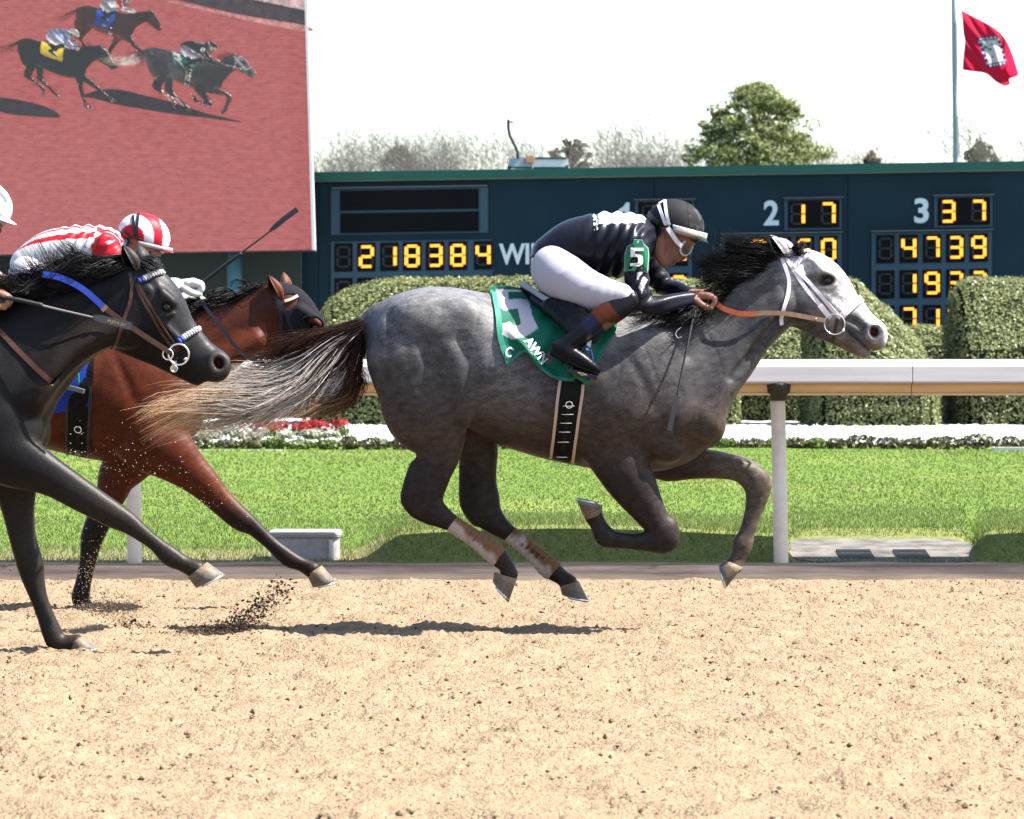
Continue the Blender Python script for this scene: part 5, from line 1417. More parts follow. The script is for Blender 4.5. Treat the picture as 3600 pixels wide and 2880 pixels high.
DMG = [[db.w(x, y, yo) for x, y, yo in r] for r in [
    [(470, 925, -.01), (430, 925, -.04), (380, 935, -.06), (330, 930, -.06), (270, 900, -.05), (225, 860, -.03)],
    [(430, 930, -.01), (390, 930, -.05), (340, 950, -.07), (290, 955, -.07), (230, 920, -.06), (190, 880, -.04)],
    [(390, 938, -.01), (350, 935, -.05), (300, 960, -.08), (250, 985, -.09), (190, 965, -.08), (160, 890, -.05)],
    [(350, 945, -.01), (310, 935, -.05), (260, 965, -.09), (215, 1010, -.11), (160, 980, -.1), (120, 920, -.06)],
    [(300, 955, -.01), (260, 940, -.06), (215, 970, -.10), (190, 1015, -.12), (150, 900, -.08), (155, 890, -.06)],
    [(250, 965, -.01), (205, 955, -.06), (150, 985, -.11), (110, 1000, -.12), (50, 960, -.1), (20, 930, -.08)],
    [(190, 980, -.01), (140, 970, -.06), (80, 1000, -.12), (20, 1005, -.13), (-40, 975, -.11), (-80, 955, -.1)],
    [(110, 1000, -.01), (60, 990, -.07), (0, 1020, -.13), (-60, 1030, -.15), (-110, 1010, -.14)],
    [(20, 1020, -.01), (-40, 1015, -.08), (-100, 1040, -.14), (-160, 1050, -.16)]]]
hairs("mane", DMG, 1700, .0017, dark, M_HAIR, black_col, 18, spread=.024, yspread=.024, seg=10, lmin=.55, wave=.016, clump=12, rootspread=.016)
DFG = [[db.w(x, y, yo) for x, y, yo in r] for r in [[(500, 915, -.03), (530, 925, -.05), (556, 950, -.045)], [(505, 908, 0), (540, 918, 0), (566, 948, 0)], [(490, 918, -.04), (520, 935, -.07), (548, 958, -.065)]]]
hairs("forelock", DFG, 260, .0022, dark, M_HAIR, lambda t, u, r: np.tile(np.array([.013, .013, .014]) * r.uniform(.5, 1.5), (len(t), 1)), 19, spread=.012, yspread=.02, seg=8, lmin=.7, wave=.006, clump=8)
def simple_tail(b, parent, colf, seed):
    g = [[b.w(x, y, yo) for x, y, yo in r] for r in [[(1285, 1136, 0), (1180, 1170, 0), (1050, 1240, 0), (900, 1290, 0), (760, 1330, 0)], [(1280, 1146, 0), (1190, 1200, -.03), (1080, 1300, -.03), (930, 1370, -.02), (780, 1420, 0)], [(1275, 1160, 0), (1220, 1260, 0), (1130, 1380, 0), (1000, 1450, 0), (850, 1500, 0)]]]
    hairs("tail", g, 420, .0028, parent, M_HAIR, colf, seed, spread=.03, yspread=.035, seg=12, lmin=.6, wave=.018, clump=12)
simple_tail(dbt, dark, black_col, 25)

bb = HB(BYH)
class HBsq(HB):
    """the grey's trunk layout with a shorter forehand"""
    def w(s, x, y, yo=0.0):
        if x > 2000: x = 2000 + (x - 2000) * .86
        return HB.w(s, x, y, yo)
bbt = HBsq(GY, dx=-2.41, dy=BYH - GY)
def stretch(x, y):
    """hind legs pushed out behind"""
    d = max(0, y - 1330); return (x - d * .62, y - d * .10)
def build_bay():
    lo = bbt.w(1180, 2140) - [0, .42, 0]; hi = bb.w(1300, 930) + [0, .42, 0]; lo[2] = -.01
    sd = Sdf(lo, hi, 0.0105)
    trunk(bbt, sd, ribs=False); hind_legs_grey(bbt, sd, stretch)
    bbt.ch(sd, [(1330, 1120, 52, .8), (1285, 1142, 34, .9), (1245, 1160, 22, 1), (1215, 1172, 12, 1)], .03)
    bb.ch(sd, [(470, 1330, 205, .66), (560, 1300, 190, .58), (680, 1228, 150, .56), (790, 1168, 122, .55), (880, 1125, 108, .53), (950, 1090, 92, .54)], .06)
    bb.ch(sd, [(900, 1200, 38, 1, -.055), (780, 1270, 42, 1, -.075), (660, 1370, 48, 1, -.11), (600, 1450, 48, 1, -.12)], .05, mir=True)
    bb.ch(sd, [(955, 1062, 58, .72), (985, 1085, 88, .60), (1008, 1112, 100, .50), (1078, 1206, 90, .46), (1140, 1282, 72, .50), (1190, 1340, 52, .70)], .025)
    bb.ch(sd, [(955, 1150, 84, .48), (1010, 1200, 72, .45), (1090, 1280, 54, .48), (1150, 1345, 36, .62)], .02)
    head_details(bb, sd, (1106, 1150), (1205, 1340), .93, [(1060, 1095), (1088, 1112), (1118, 1140)], [(1090, 1174), (1110, 1178), (1128, 1168)], [(1130, 1340), (1160, 1366), (1180, 1380)])
    bb.ch(sd, [(520, 1540, 120, .62, -.13), (592, 1592, 95, .62, -.14), (655, 1646, 72, .66, -.14), (718, 1702, 57, .70, -.14), (775, 1762, 46, .74, -.14), (838, 1820, 42, .76, -.14), (868, 1840, 36, .78, -.14), (895, 1858, 29, .84, -.14), (952, 1910, 25, .86, -.14), (1013, 1962, 31, .86, -.14), (1060, 1984, 25, .9, -.14), (1098, 2004, 31, .98, -.14)], .03, 3)
    bb.ch(sd, [(500, 1560, 100, .66, .12), (455, 1620, 86, .66, .13), (415, 1670, 70, .68, .14), (397, 1720, 58, .70, .14), (362, 1801, 48, .74, .14), (326, 1882, 42, .78, .14), (314, 1945, 33, .84, .14), (296, 2035, 28, .86, .14), (283, 2098, 33, .86, .14), (292, 2124, 28, .95, .14), (300, 2132, 28, 1, .14)], .03, 3)
    pts, q = sd.mesh(); pts = coat_relief(pts, q, bb, .8); x, y = bb.px(pts); n1 = snoise(pts, 8, 3)
    c = np.tile(np.array([0.046, 0.0098, 0.0032]), (len(pts), 1))
    c = mixc(c, (0.066, 0.0165, 0.0055), sm(0, 1.2, n1) * .5)
    c = mixc(c, (0.006, 0.0045, 0.0042), np.maximum(sm(1720, 1850, y), 0) * .95)
    c = mixc(c, (0.018, 0.006, 0.0035), sm(130, 20, seg_dist(x, y, [(700, 1090), (940, 1060)])) * .5)
    c = mixc(c, (0.005, 0.0035, 0.003), sm(24, 12, np.hypot((x - 1106) / 1.2, y - 1150)))
    o = link("bay_horse", pymesh("bay_horse", pts, q, c), M_COAT_SLEEK, None, True)
    tag(o, "bay racehorse wearing a dark blinker hood, between the black and grey horses", "horse")
    return o, bvh_of(pts, q)
bay, bay_bvh = build_bay()
horse_eye(bb, 1107, 1151, .063, bay)
hoof(bb, ((1078, 2020), (1132, 1988)), ((1100, 2066), (1183, 2046)), 0, -.14, .056, "hoof", bay, M_HOOF)
hoof(bb, ((278, 2134), (322, 2122)), ((270, 2158), (348, 2156)), 0, .14, .056, "hoof", bay, M_HOOF)
for hx in (((1737, 2012), (1818, 2034), (1732, 2046), (1790, 2112), -.13), ((1968, 2060), (2034, 2042), (1975, 2092), (2070, 2112), .14)):
    hx = [stretch(*p) for p in hx[:4]] + [hx[4]]
    hoof(bbt, (hx[0], hx[1]), (hx[2], hx[3]), 0, hx[4], .055, "hoof", bay, M_HOOF)
horse_ear(bb, (985, 1052), (942, 970), .040, -.055, -.02, "ear", bay, (0.055, 0.016, 0.007), (0.025, 0.009, 0.005), turn=-0.9)
horse_ear(bb, (1012, 1028), (994, 958), .036, .055, .02, "ear", bay, (0.06, 0.02, 0.01), (0.035, 0.014, 0.009), turn=0.5)
BMG = [[bb.w(x, y, yo) for x, y, yo in r] for r in [
    [(955, 1030, 0), (930, 1010, -.02), (900, 1005, -.03), (895, 1030, -.04)], [(925, 1045, 0), (895, 1020, -.02), (865, 1030, -.05), (850, 1055, -.06)], [(890, 1055, 0), (850, 1035, -.03), (815, 1050, -.06), (790, 1075, -.07)],
    [(840, 1060, 0), (800, 1042, -.03), (760, 1062, -.07), (730, 1085, -.08)], [(780, 1072, 0), (740, 1058, -.03), (700, 1080, -.07), (670, 1105, -.09)], [(720, 1085, 0), (670, 1080, -.03), (630, 1105, -.08), (600, 1130, -.1)], [(640, 1105, 0), (590, 1105, -.04), (550, 1130, -.09), (510, 1150, -.11)]]]
hairs("mane", BMG, 850, .0018, bay, M_HAIR, black_col, 28, spread=.020, yspread=.02, seg=9, lmin=.6, wave=.010, clump=12, rootspread=.014)
simple_tail(bbt, bay, black_col, 26)
# blinker hood
def build_hood():
    t = empty("blinker_hood", tuple(bb.w(1060, 1110)), "dark grey blinker hood with eye cups on the bay horse's head", "blinker hood")
    sd = Sdf(bb.w(930, 1330) - [0, .2, 0], bb.w(1260, 980) + [0, .2, 0], .005)
    g = 5
    bb.ch(sd, [(985, 1085, 88 + g, .61), (1008, 1112, 100 + g, .51), (1078, 1206, 90 + g, .475), (1120, 1258, 78 + g, .49)], .025)
    bb.ch(sd, [(1060, 1095, 17 + g, 1, -.060), (1088, 1112, 17 + g, 1, -.071), (1118, 1140, 17 + g, 1, -.064)], .022, mir=True)
    bb.ch(sd, [(1010, 1200, 74, .46), (1070, 1262, 60, .48)], .02, sub=1)
    sd.ell(bb.w(880, 1150), (120 * bb.k, .5, 230 * bb.k), -math.radians(0), .01, True)           # open behind the cheek
    sd.ell(bb.w(1190, 1330), (85 * bb.k, .5, 150 * bb.k), math.radians(40), .01, True)           # ends above the nose
    sd.ell(bb.w(1010, 1060, -.09), (44 * bb.k, .07, 26 * bb.k), math.radians(20), .004, True); sd.ell(bb.w(1015, 1050, .09), (44 * bb.k, .07, 26 * bb.k), math.radians(20), .004, True)
    for s in (-1, 1): sd.ell(bb.w(1110, 1150, s * .10), (32 * bb.k, .055, 36 * bb.k), 0, .004, True)
    pts, q = sd.mesh()
    link("hood_cloth", pymesh("hood_cloth", pts, q), mat("hood_cloth", (0.010, 0.010, 0.0125), .85, spec=.1, bump=.2, bscale=120), t, True)
    for s in (-1, 1):
        mb = MB(); c = Vector(bb.w(1095, 1152, s * .085)); rr = 40 * bb.k; rows = []
        for j, (rad, dy) in enumerate(((1.0, 0), (1.12, .02), (1.05, .038))):
            for i in range(13):
                a = math.radians(95 + 170 * i / 12); mb.v.append((c.x + math.cos(a) * rr * rad, c.y + s * dy, c.z + math.sin(a) * rr * rad))
        for j in range(2):
            for i in range(12): mb.f.append((j * 13 + i, j * 13 + i + 1, (j + 1) * 13 + i + 1, (j + 1) * 13 + i))
        mb.build("eye_cup", mat("cup_plastic", (0.014, 0.017, 0.021), .25, coat=.5), t, True)
build_hood()
# ================================================================== riders
M_SKIN = colmat("skin", rough=.5, spec=.3, noise=.10, nscale=60, bump=.12, bscale=250, bdist=.002)
def displace(pts, quads, amp_fn):
    return (pts + vnormals(pts, quads) * amp_fn(pts)[:, None]).astype(np.float32)
def mesh_part(name, sd, m, parent, colf=None, amp=None):
    pts, q = sd.mesh()
    if amp is not None: pts = displace(pts, q, amp)
    o = link(name, pymesh(name, pts, q, colf(pts) if colf is not None else None), m, parent, True)
    return o, pts, q

RT = [(1948, 905, 84, 1.30, 0), (2015, 868, 96, 1.25, 0), (2090, 857, 106, 1.28, 0), (2165, 852, 106, 1.38, 0), (2225, 842, 90, 1.70, 0), (2262, 832, 62, 1.5, 0)]
def rider(b, label, name, arm_near, arm_far, hands, silk_col, helmet_fn, bare_hands=True, gb2=None, silk_m=None, breech_col=(0.25, 0.238, 0.275), boot_stripe=True, plate=False):
    """b: layout frame of the grey's rider, moved to the horse it rides; arms in (x, y, r, s, yo) of frame gb2"""
    ab = gb2 or b
    t = empty("person", tuple(b.w(2075, 960)), label, "person")
    lo = b.w(1850, 1345) - [0, .42, 0]; hi = b.w(2540, 690) + [0, .42, 0]
    mn = np.array([ab.w(n[0], n[1], n[4]) for n in arm_near + arm_far] + [ab.w(*h[:3]) for hn in hands for h in hn['box']])
    lo = np.minimum(lo, mn.min(0) - .08); hi = np.maximum(hi, mn.max(0) + .08)
    sd = Sdf(lo, hi, .0064 if plate else .0080)
    b.ch(sd, [(n[0], n[1], n[2] - 12, n[3], n[4]) for n in RT], .03)
    b.ch(sd, [(2255, 828, 46, 1.1), (2300, 838, 42, .95), (2335, 830, 44, .95)], .03)
    # head
    b.el(sd, 2374, 806, 0, 76, .076, 66, 25, k=.02, mir=False)
    b.ch(sd, [(2392, 838, 50, .98), (2372, 872, 44, .96), (2348, 905, 33, .95), (2337, 922, 22, 1.1)], .02)
    b.ch(sd, [(2322, 850, 26, 1, -.048), (2318, 890, 20, 1, -.045), (2330, 922, 15, 1, -.028)], .02, mir=True)     # jaw
    b.ch(sd, [(2423, 868, 8, 1.0), (2411, 893, 10, 1.1), (2402, 905, 10, 1.4)], .010)                                # nose
    b.el(sd, 2375, 915, 0, 13, .022, 7, 35, k=.008, mir=False); b.el(sd, 2362, 925, 0, 11, .020, 7, 35, k=.008, mir=False)   # lips
    b.ch(sd, [(2374, 921, 2.2, 1, -.022), (2378, 923, 2.2, 1, 0), (2374, 921, 2.2, 1, .022)], .004, sub=2, cut=True)
    b.ch(sd, [(2426, 856, 9, 1, -.04), (2432, 852, 9, 1, 0)], .014, sub=1, mir=True)                                 # brow
    for s in (-1, 1): b.el(sd, 2412, 874, s * .032, 13, .014, 9, 30, k=.008, cut=True, mir=False)                     # eye hollows
    for s in (-1, 1):
        b.el(sd, 2325, 832, s * .072, 12, .010, 21, 20, k=.006, mir=False); b.el(sd, 2328, 834, s * .083, 7, .007, 12, 20, k=.004, cut=True, mir=False)
    # limbs
    for arm in (arm_near, arm_far): ab.ch(sd, [(n[0], n[1], n[2] - 12 * (1 - i_ / (len(arm) - 1)) - 1, n[3], n[4]) for i_, n in enumerate(arm)], .02)
    for s in (-1, 1):
        b.ch(sd, [(1955, 945, 72, .9, s * .10), (1995, 980, 72, .9, s * .15), (2090, 1025, 58, .9, s * .215), (2175, 1042, 44, .9, s * .245), (2198, 1062, 34, .9, s * .262), (2120, 1115, 34, .9, s * .295), (2015, 1195, 24, .9, s * .32), (1975, 1220, 22, 1, s * .322), (2050, 1262, 20, 1.1, s * .325), (2095, 1292, 12, 1.2, s * .325)], .02, 3)
    for hnd in hands:
        for ch_ in hnd['chains']: ab.ch(sd, ch_, .006 if ch_[0][2] < 16 else .014, 3)
    pts, q = sd.mesh(); x, y = b.px(pts)
    c = np.tile(np.array([0.17, 0.083, 0.057]), (len(pts), 1))
    c = mixc(c, (0.20, 0.08, 0.057), sm(26, 8, np.hypot(x - 2345, y - 890)) * .5)
    c = mixc(c, (0.12, 0.03, 0.025), sm(12, 4, np.hypot(x - 2370, y - 921)) * .6)
    c = mixc(c, (0.16, 0.052, 0.036), sm(26, 10, np.hypot(x - 2325, y - 832)) * .5)
    c = mixc(c, (0.012, 0.008, 0.007), sm(30, 12, seg_dist(x, y, [(2290, 800), (2310, 815)])) * .95)      # hair at the nape
    body = link("body", pymesh("body", pts, q, c), M_SKIN, t, True)
    # silks
    sd = Sdf(lo, hi, .0065 if plate else .008)
    b.ch(sd, RT, .03)
    b.ch(sd, [(2240, 832, 56, 1.15), (2284, 826, 47, 1.0)], .02, sub=1)
    b.ch(sd, [(2100, 930, 36, 1.6), (2180, 935, 34, 1.6), (2240, 900, 40, 1.4)], .05)                      # loose front
    for arm in (arm_near, arm_far): ab.ch(sd, arm, .025)
    def wr(p):
        x, y = b.px(p); u = (x - 2000) * .8 + (y - 850) * .35; n = snoise(p, 14, 4)
        folds = np.sin(u * .17 + 2.2 * n) * sm(2020, 2120, x) * sm(2310, 2200, x) * .0060
        folds += np.sin((x * .5 + y) * .14 + 3 * n) * sm(2200, 2240, x) * .0026
        return folds + n * .0030 + snoise(p, 40, 7) * .0008
    sd.ell(b.w(1905, 960), (62 * b.k, .5, 62 * b.k), 0, .006, True)
    jk, jp, jq = mesh_part("silks", sd, silk_m, t, lambda p: silk_col(p, b, ab), wr)
    # breeches
    sd = Sdf(lo, hi, .0075)
    b.ch(sd, [(1955, 925, 80, 1.35, 0), (2005, 890, 70, 1.2, 0)], .03, sub=1)
    for s in (-1, 1):
        b.ch(sd, [(1950, 946, 84, .95, s * .10), (1990, 982, 84, .95, s * .15), (2085, 1028, 68, .95, s * .215), (2170, 1040, 52, .95, s * .245), (2200, 1050, 38, .95, s * .262), (2185, 1072, 34, .9, s * .268)], .03, 3)
    def wb(p):
        x, y = b.px(p); n = snoise(p, 10, 8)
        cr = np.abs(np.sin((x * .62 + y * .8) * .032 + 1.9 * n)) ** .7; return .0034 * (cr - .6) * sm(1900, 1980, x) + .0022 * n
    mesh_part("breeches", sd, mat("breeches_cloth", breech_col, .75, spec=.15, bump=.06, bscale=150), t, None, wb)
    # boots
    for s in (-1, 1):
        sd = Sdf(b.w(1900, 1345, s * .3) - [0, .1, 0], b.w(2260, 1030, s * .3) + [0, .12, 0], .005)
        b.ch(sd, [(2212, 1058, 38, .95, s * .264), (2185, 1078, 40, .95, s * .276), (2120, 1118, 43, .92, s * .296), (2060, 1165, 37, .9, s * .312), (2012, 1200, 31, .9, s * .322), (1985, 1218, 30, .9, s * .324)], .02, 3)
        b.ch(sd, [(1958, 1222, 24, 1.05, s * .324), (1990, 1238, 30, 1.0, s * .324), (2040, 1264, 28, 1.15, s * .326), (2085, 1290, 19, 1.5, s * .326), (2102, 1300, 12, 1.6, s * .326)], .015, 3)
        b.ch(sd, [(1938, 1240, 9, 2.2, s * .324), (1985, 1268, 7, 3.0, s * .325), (2040, 1294, 7, 3.8, s * .326), (2100, 1316, 6, 3.0, s * .326)], .006, 3)
        def bc(p):
            x, y = b.px(p); c = np.tile(np.array([0.0042, 0.0042, 0.0058]), (len(p), 1))
            if boot_stripe:
                dd = (x - 2130) * .80 - (y - 1108) * .60
                c = mixc(c, (0.030, 0.0085, 0.0045), sm(-36, -33, dd) * sm(36, 33, dd))
                c = mixc(c, (0.006, 0.007, 0.018), sm(-95, -80, dd) * sm(-36, -40, dd))
                dust = sm(.2, .8, snoise(p, 90, 3)) * sm(22, 6, seg_dist(x, y, [(2050, 1195), (2150, 1140)])); c = mixc(c, (0.10, 0.072, 0.045), dust * .7)
            return c
        mesh_part("boot", sd, colmat("boot_leather", rough=.3, spec=.18, noise=.1, nscale=60, bump=.12, bscale=60), t, bc)
    helmet_fn(b, t, body, bvh_of(pts, q))
    return t, body, (jk, bvh_of(jp, jq))

def fist(x, y, yo, d=(1, 0), s=1.0, side=-1, thumb_down=True):
    """a hand closed round a rein or whip: back of the hand, four curled fingers of unequal length and a thumb"""
    dx, dy = d; nx, ny = -dy, dx                 # along the hand, and towards the palm (down in the picture)
    R = lambda a, c, r, yy: (x + (dx * a + nx * c) * s, y + (dy * a + ny * c) * s, r * s, 1.0, yo + yy * s)
    ch = [[R(-42, 0, 21, 0), R(-18, 0, 22, 0), R(8, -2, 22, 0)]]
    ch.append([R(-10, -6, 15, .022 * side), R(22, -7, 12, .030 * side)]); ch.append([R(-10, -4, 15, -.020 * side), R(20, -4, 12, -.026 * side)])
    for i, (ln, lift) in enumerate(((.92, -5), (1.0, -8), (.96, -6), (.80, -1))):
        yy = (.033 - .0215 * i) * side
        ch.append([R(14, lift, 11.5, yy), R(14 + 24 * ln, lift + 6, 10, yy), R(12 + 28 * ln, lift + 24, 9, yy), R(2 + 20 * ln, lift + 34, 8.5, yy), R(-2 + 10 * ln, lift + 30, 7.5, yy)])
    t = 1 if thumb_down else -1
    ch.append([R(-28, 10, 12, .030 * side), R(-8, 24, 11.5, .042 * side), R(14, 34, 9.5, .040 * side), R(30, 36, 8, .034 * side)])
    return {'chains': ch, 'box': [(x - 80, y - 60, yo), (x + 80, y + 60, yo)]}

def helmet_base(b, t, colf, m, peak_col, name="helmet", peak_m=None):
    sd = Sdf(b.w(2250, 900) - [0, .16, 0], b.w(2510, 680) + [0, .16, 0], .0052)
    b.el(sd, 2376, 788, 0, 102, .101, 86, 22, k=.01, mir=False)
    sd.ell(b.w(2348, 880), (120 * b.k, .4, 78 * b.k), -math.radians(20), .006, True)
    o, pts, q = mesh_part(name, sd, m, t, colf)
    # peak
    mb = MB(); n = 13; rows = []
    for j, (f, dz) in enumerate(((0, 0), (.5, 3), (1, 9))):
        for i in range(n):
            a = math.radians(-80 + 160 * i / (n - 1)); ca, sa = math.cos(a), math.sin(a)
            px = 2452 + (32 * f + 4) * ca - 34 * (1 - ca); py = 830 + 12 * f * ca + dz - 14 * (1 - ca)
            mb.v.append(tuple(b.w(px, py, .098 * sa * (1 - .04 * f))))
    k = len(mb.v)
    for j in range(3):
        for i in range(n): v = mb.v[j * n + i]; mb.v.append((v[0], v[1], v[2] - .004))
    for off, fl in ((0, 1), (k, -1)):
        for j in range(2):
            for i in range(n - 1):
                f_ = (off + j * n + i, off + j * n + i + 1, off + (j + 1) * n + i + 1, off + (j + 1) * n + i); mb.f.append(f_[::fl])
    for i in range(n - 1): mb.f.append((2 * n + i, 2 * n + i + 1, k + 2 * n + i + 1, k + 2 * n + i))
    mb.build("helmet_peak", peak_m or mat("peak_" + t.name, peak_col, .4), t, True)
    return o, bvh_of(pts, q)

def goggles(b, t, body_bvh, x, y, yo, m_frame, m_lens, tilt=35):
    g = MB()
    for s in (-1, 1):
        c = Vector(b.w(x, y, s * .040)); rr = 27 * b.k; ax = Vector((math.cos(math.radians(tilt)), s * -.0, math.sin(math.radians(tilt)) * 0)); n = Vector((.62, s * .72, -.30)).normalized()
        u = n.orthogonal().normalized(); w = n.cross(u)
        P1 = [c + (u * math.cos(6.2832 * i / 20) + w * math.sin(6.2832 * i / 20)) * rr for i in range(21)]
        g.tube(P1, .0050, 7, cap=False)
        l = MB(); l.v = [tuple(p + n * .002) for p in P1[:-1]] + [tuple(c + n * .012)]; l.f = [(i, (i + 1) % 20, 20) for i in range(20)]; l.build("lens", m_lens, t, True)
    g.tube([b.w(x + 12, y + 2, -.018), b.w(x + 16, y, 0), b.w(x + 12, y + 2, .018)], .006, 6)
    return g.build("goggles", m_frame, t, True)

# ---- rider of the grey: black silks, white breeches
def black_silk(p, b, ab):
    x, y = b.px(p); c = np.tile(np.array([0.0055, 0.0062, 0.0105]), (len(p), 1)); near = p[:, 1] < b.Y0 + b.dy + .02
    # white zig-zag band over the upper back
    top = (p[:, 2] > b.w(0, 795)[2])
    sp = np.abs(p[:, 1] - b.Y0 - b.dy)
    edge = 785 + 6 * np.abs(((x - 2100) / 34) % 1 - .5) * 2 - (x - 2100) * .035
    c[(y < edge) & (x > 2103) & (x < 2268) & (sp < .30)] = (0.40, 0.40, 0.42)
    # sleeve lightning marks
    for poly in ([(2242, 957), (2262, 957), (2240, 985)], [(2262, 968), (2276, 985), (2256, 1030), (2246, 1010)]):
        pp = np.array(poly); ins = np.zeros(len(p), bool); j = len(pp) - 1
        for i in range(len(pp)):
            cnd = ((pp[i, 1] > y) != (pp[j, 1] > y)) & (x < (pp[j, 0] - pp[i, 0]) * (y - pp[i, 1]) / (pp[j, 1] - pp[i, 1] + 1e-9) + pp[i, 0]); ins ^= cnd; j = i
        c[ins & near] = (0.38, 0.38, 0.40)
    return c
M_SILK_BLK = colmat("black_silk", rough=.36, spec=.22, noise=.06, nscale=30, bump=.12, bscale=40)
def grey_helmet(b, t, body, bbvh):
    def hc(p):
        x, y = b.px(p); c = np.tile(np.array([0.011, 0.0115, 0.013]), (len(p), 1))
        dust = sm(.0, 1.0, snoise(p, 120, 3)) * sm(2400, 2450, x); c = mixc(c, (0.09, 0.085, 0.075), dust * .35)
        c = mixc(c, (0.003, 0.003, 0.004), sm(4, 1.5, np.abs(x - 2421 - (y - 790) * .06)) * .8)
        return c
    o, hb = helmet_base(b, t, hc, colmat("helmet_cloth", rough=.7, spec=.15, noise=.3, nscale=300, bump=.15, bscale=300), (0.01, 0.01, 0.012))
    # pushed-up spare goggles round the brim and white straps
    M_SIL = mat("goggle_silver", (0.22, 0.20, 0.175), .18, .6); M_GW = mat("goggle_white", (0.40, 0.40, 0.42), .5)
    mb = MB(); P_, N_ = [], []
    for i in range(25):
        a = math.radians(-100 + 200 * i / 24); ca, sa = math.cos(a), math.sin(a)
        c = Vector(b.w(2382 + 98 * ca, 812 + 26 * ca, .108 * sa)); P_.append(c); N_.append(Vector((ca, sa, -.2)).normalized())
    ribbon(mb, P_, N_, .034, .006); mb.build("spare_lens_band", M_SIL, t, True)
    mb = MB(); P2 = [p + Vector((0, 0, .020)) for p in P_]; ribbon(mb, P2, N_, .006, .009); mb.build("spare_lens_rim", M_GW, t, True)
    goggles(b, t, bbvh, 2412, 872, 0, M_GW, mat("lens_tan", (0.085, 0.07, 0.055), .08, spec=.9))
    for px in ([(2338, 706), (2345, 760), (2358, 805), (2385, 850)], [(2316, 722), (2335, 775), (2352, 812), (2380, 858)], [(2318, 718), (2328, 712), (2340, 706)]):
        try: strap("goggle_strap", hb, px, .014, M_GW, t, b.Y0 + b.dy - .1, thick=.003, off=.003)
        except Exception as e: print("strap", e)
    free_strap("goggle_strap", b, [(2347, 800, -.112), (2362, 824, -.110), (2380, 850, -.098), (2396, 866, -.080)], .020, M_GW, t, thick=.004)
    # nape strap
    strap("nape_strap", hb, [(2282, 752), (2300, 772), (2318, 785)], .026, mat("nape", (0.006, 0.006, 0.008), .5), t, b.Y0 + b.dy - .1)
AN = [(2232, 862, 56, .95, -.165), (2236, 930, 47, .95, -.205), (2246, 1020, 39, .95, -.235), (2258, 1068, 36, .95, -.24), (2320, 1070, 34, .95, -.21), (2380, 1060, 28, .95, -.165), (2432, 1052, 24, .95, -.125)]
AF = [(2245, 862, 54, .95, .165), (2280, 930, 46, .95, .20), (2322, 992, 38, .95, .21), (2340, 1008, 35, .95, .20), (2390, 1024, 30, .95, .13), (2434, 1036, 24, .95, .08)]
gr, gr_body, (gr_jk, gr_jb) = rider(gb, "jockey in black silks and white breeches crouched on the grey horse", "rider", AN, AF,
    [fist(2474, 1046, -.105, (.99, .08), 1.0, -1), fist(2476, 1040, .05, (.99, .1), .95, 1)], black_silk, grey_helmet, silk_m=M_SILK_BLK, plate=True)
# number plate on the sleeve
def number_plate():
    t = gr; pl = []; N = 26
    out = [(2196, 952), (2276, 956), (2281, 900), (2278, 872), (2262, 858), (2258, 845), (2230, 843), (2226, 857), (2206, 868), (2199, 890)]
    c = Vector(gb.w(2238, 900, -.262))
    def pt(x, y, d):
        q = gb.w(x, y, -.262 - d); q[1] += .6 * ((x - 2238) * gb.k) ** 2 * 12 - (y - 900) * gb.k * .18; return tuple(q)
    def slab(name, poly, d0, d1, m):
        mb = MB(); n = len(poly); cc = (sum(p[0] for p in poly) / n, sum(p[1] for p in poly) / n)
        mb.v = [pt(x, y, d1) for x, y in poly] + [pt(x, y, d0) for x, y in poly]; mb.f = [tuple(range(n)), tuple(range(2 * n - 1, n - 1, -1))] + [(i, n + i, n + (i + 1) % n, (i + 1) % n) for i in range(n)]
        return mb.build(name, m, t)
    slab("arm_number_rim", [(2238 + (x - 2238) * 1.05, 900 + (y - 900) * 1.04) for x, y in out], 0, .004, mat("plate_rim", (0.22, 0.26, 0.23), .5))
    slab("arm_number_plate", out, .004, .007, mat("plate_green", (0.006, 0.088, 0.042), .35))
    five = [(2217, 871), (2263, 871), (2263, 882), (2233, 882), (2232, 894), (2250, 893), (2259, 900), (2261, 916), (2258, 930), (2246, 936), (2215, 936), (2215, 926), (2240, 925), (2244, 921), (2244, 907), (2240, 903), (2217, 905)]
    slab("arm_number", five, .007, .009, mat("plate_white", (0.36, 0.36, 0.35), .5))
    mb = MB(); ring("plate_hole", gb.w(2242, 851, -.275), .004, .0016, M_STEEL, t, (0, 1, 0), 12)
number_plate()
def surf_text(txt, bvh, cx, cy, ang, size, m, parent, name, guess, sx=1.0, off=.003, up=False):
    """lettering printed on a surface; size = letter height in photo pixels, ang in degrees"""
    v, f = text_mesh(txt, 1.0); lo, hi = v.min(0), v.max(0); h = hi[1] - lo[1]; ca, sa = math.cos(math.radians(ang)), math.sin(math.radians(ang)); q = []
    for p in v:
        a = (p[0] - (lo[0] + hi[0]) / 2) / h * size * sx; c = -(p[1] - (lo[1] + hi[1]) / 2) / h * size
        x, y = cx + a * ca - c * sa, cy + a * sa + c * ca; hp, n = hit(bvh, x, y, guess)
        q.append(tuple(hp + n * off))
    mb = MB(); mb.add(q, f); return mb.build(name, m, parent)
M_PRINT = mat("white_print", (0.36, 0.36, 0.38), .6)
surf_text("orse", gr_jb, 2094, 782, 86, 17, M_PRINT, gr, "back_lettering", GY - .2, sx=1.0)
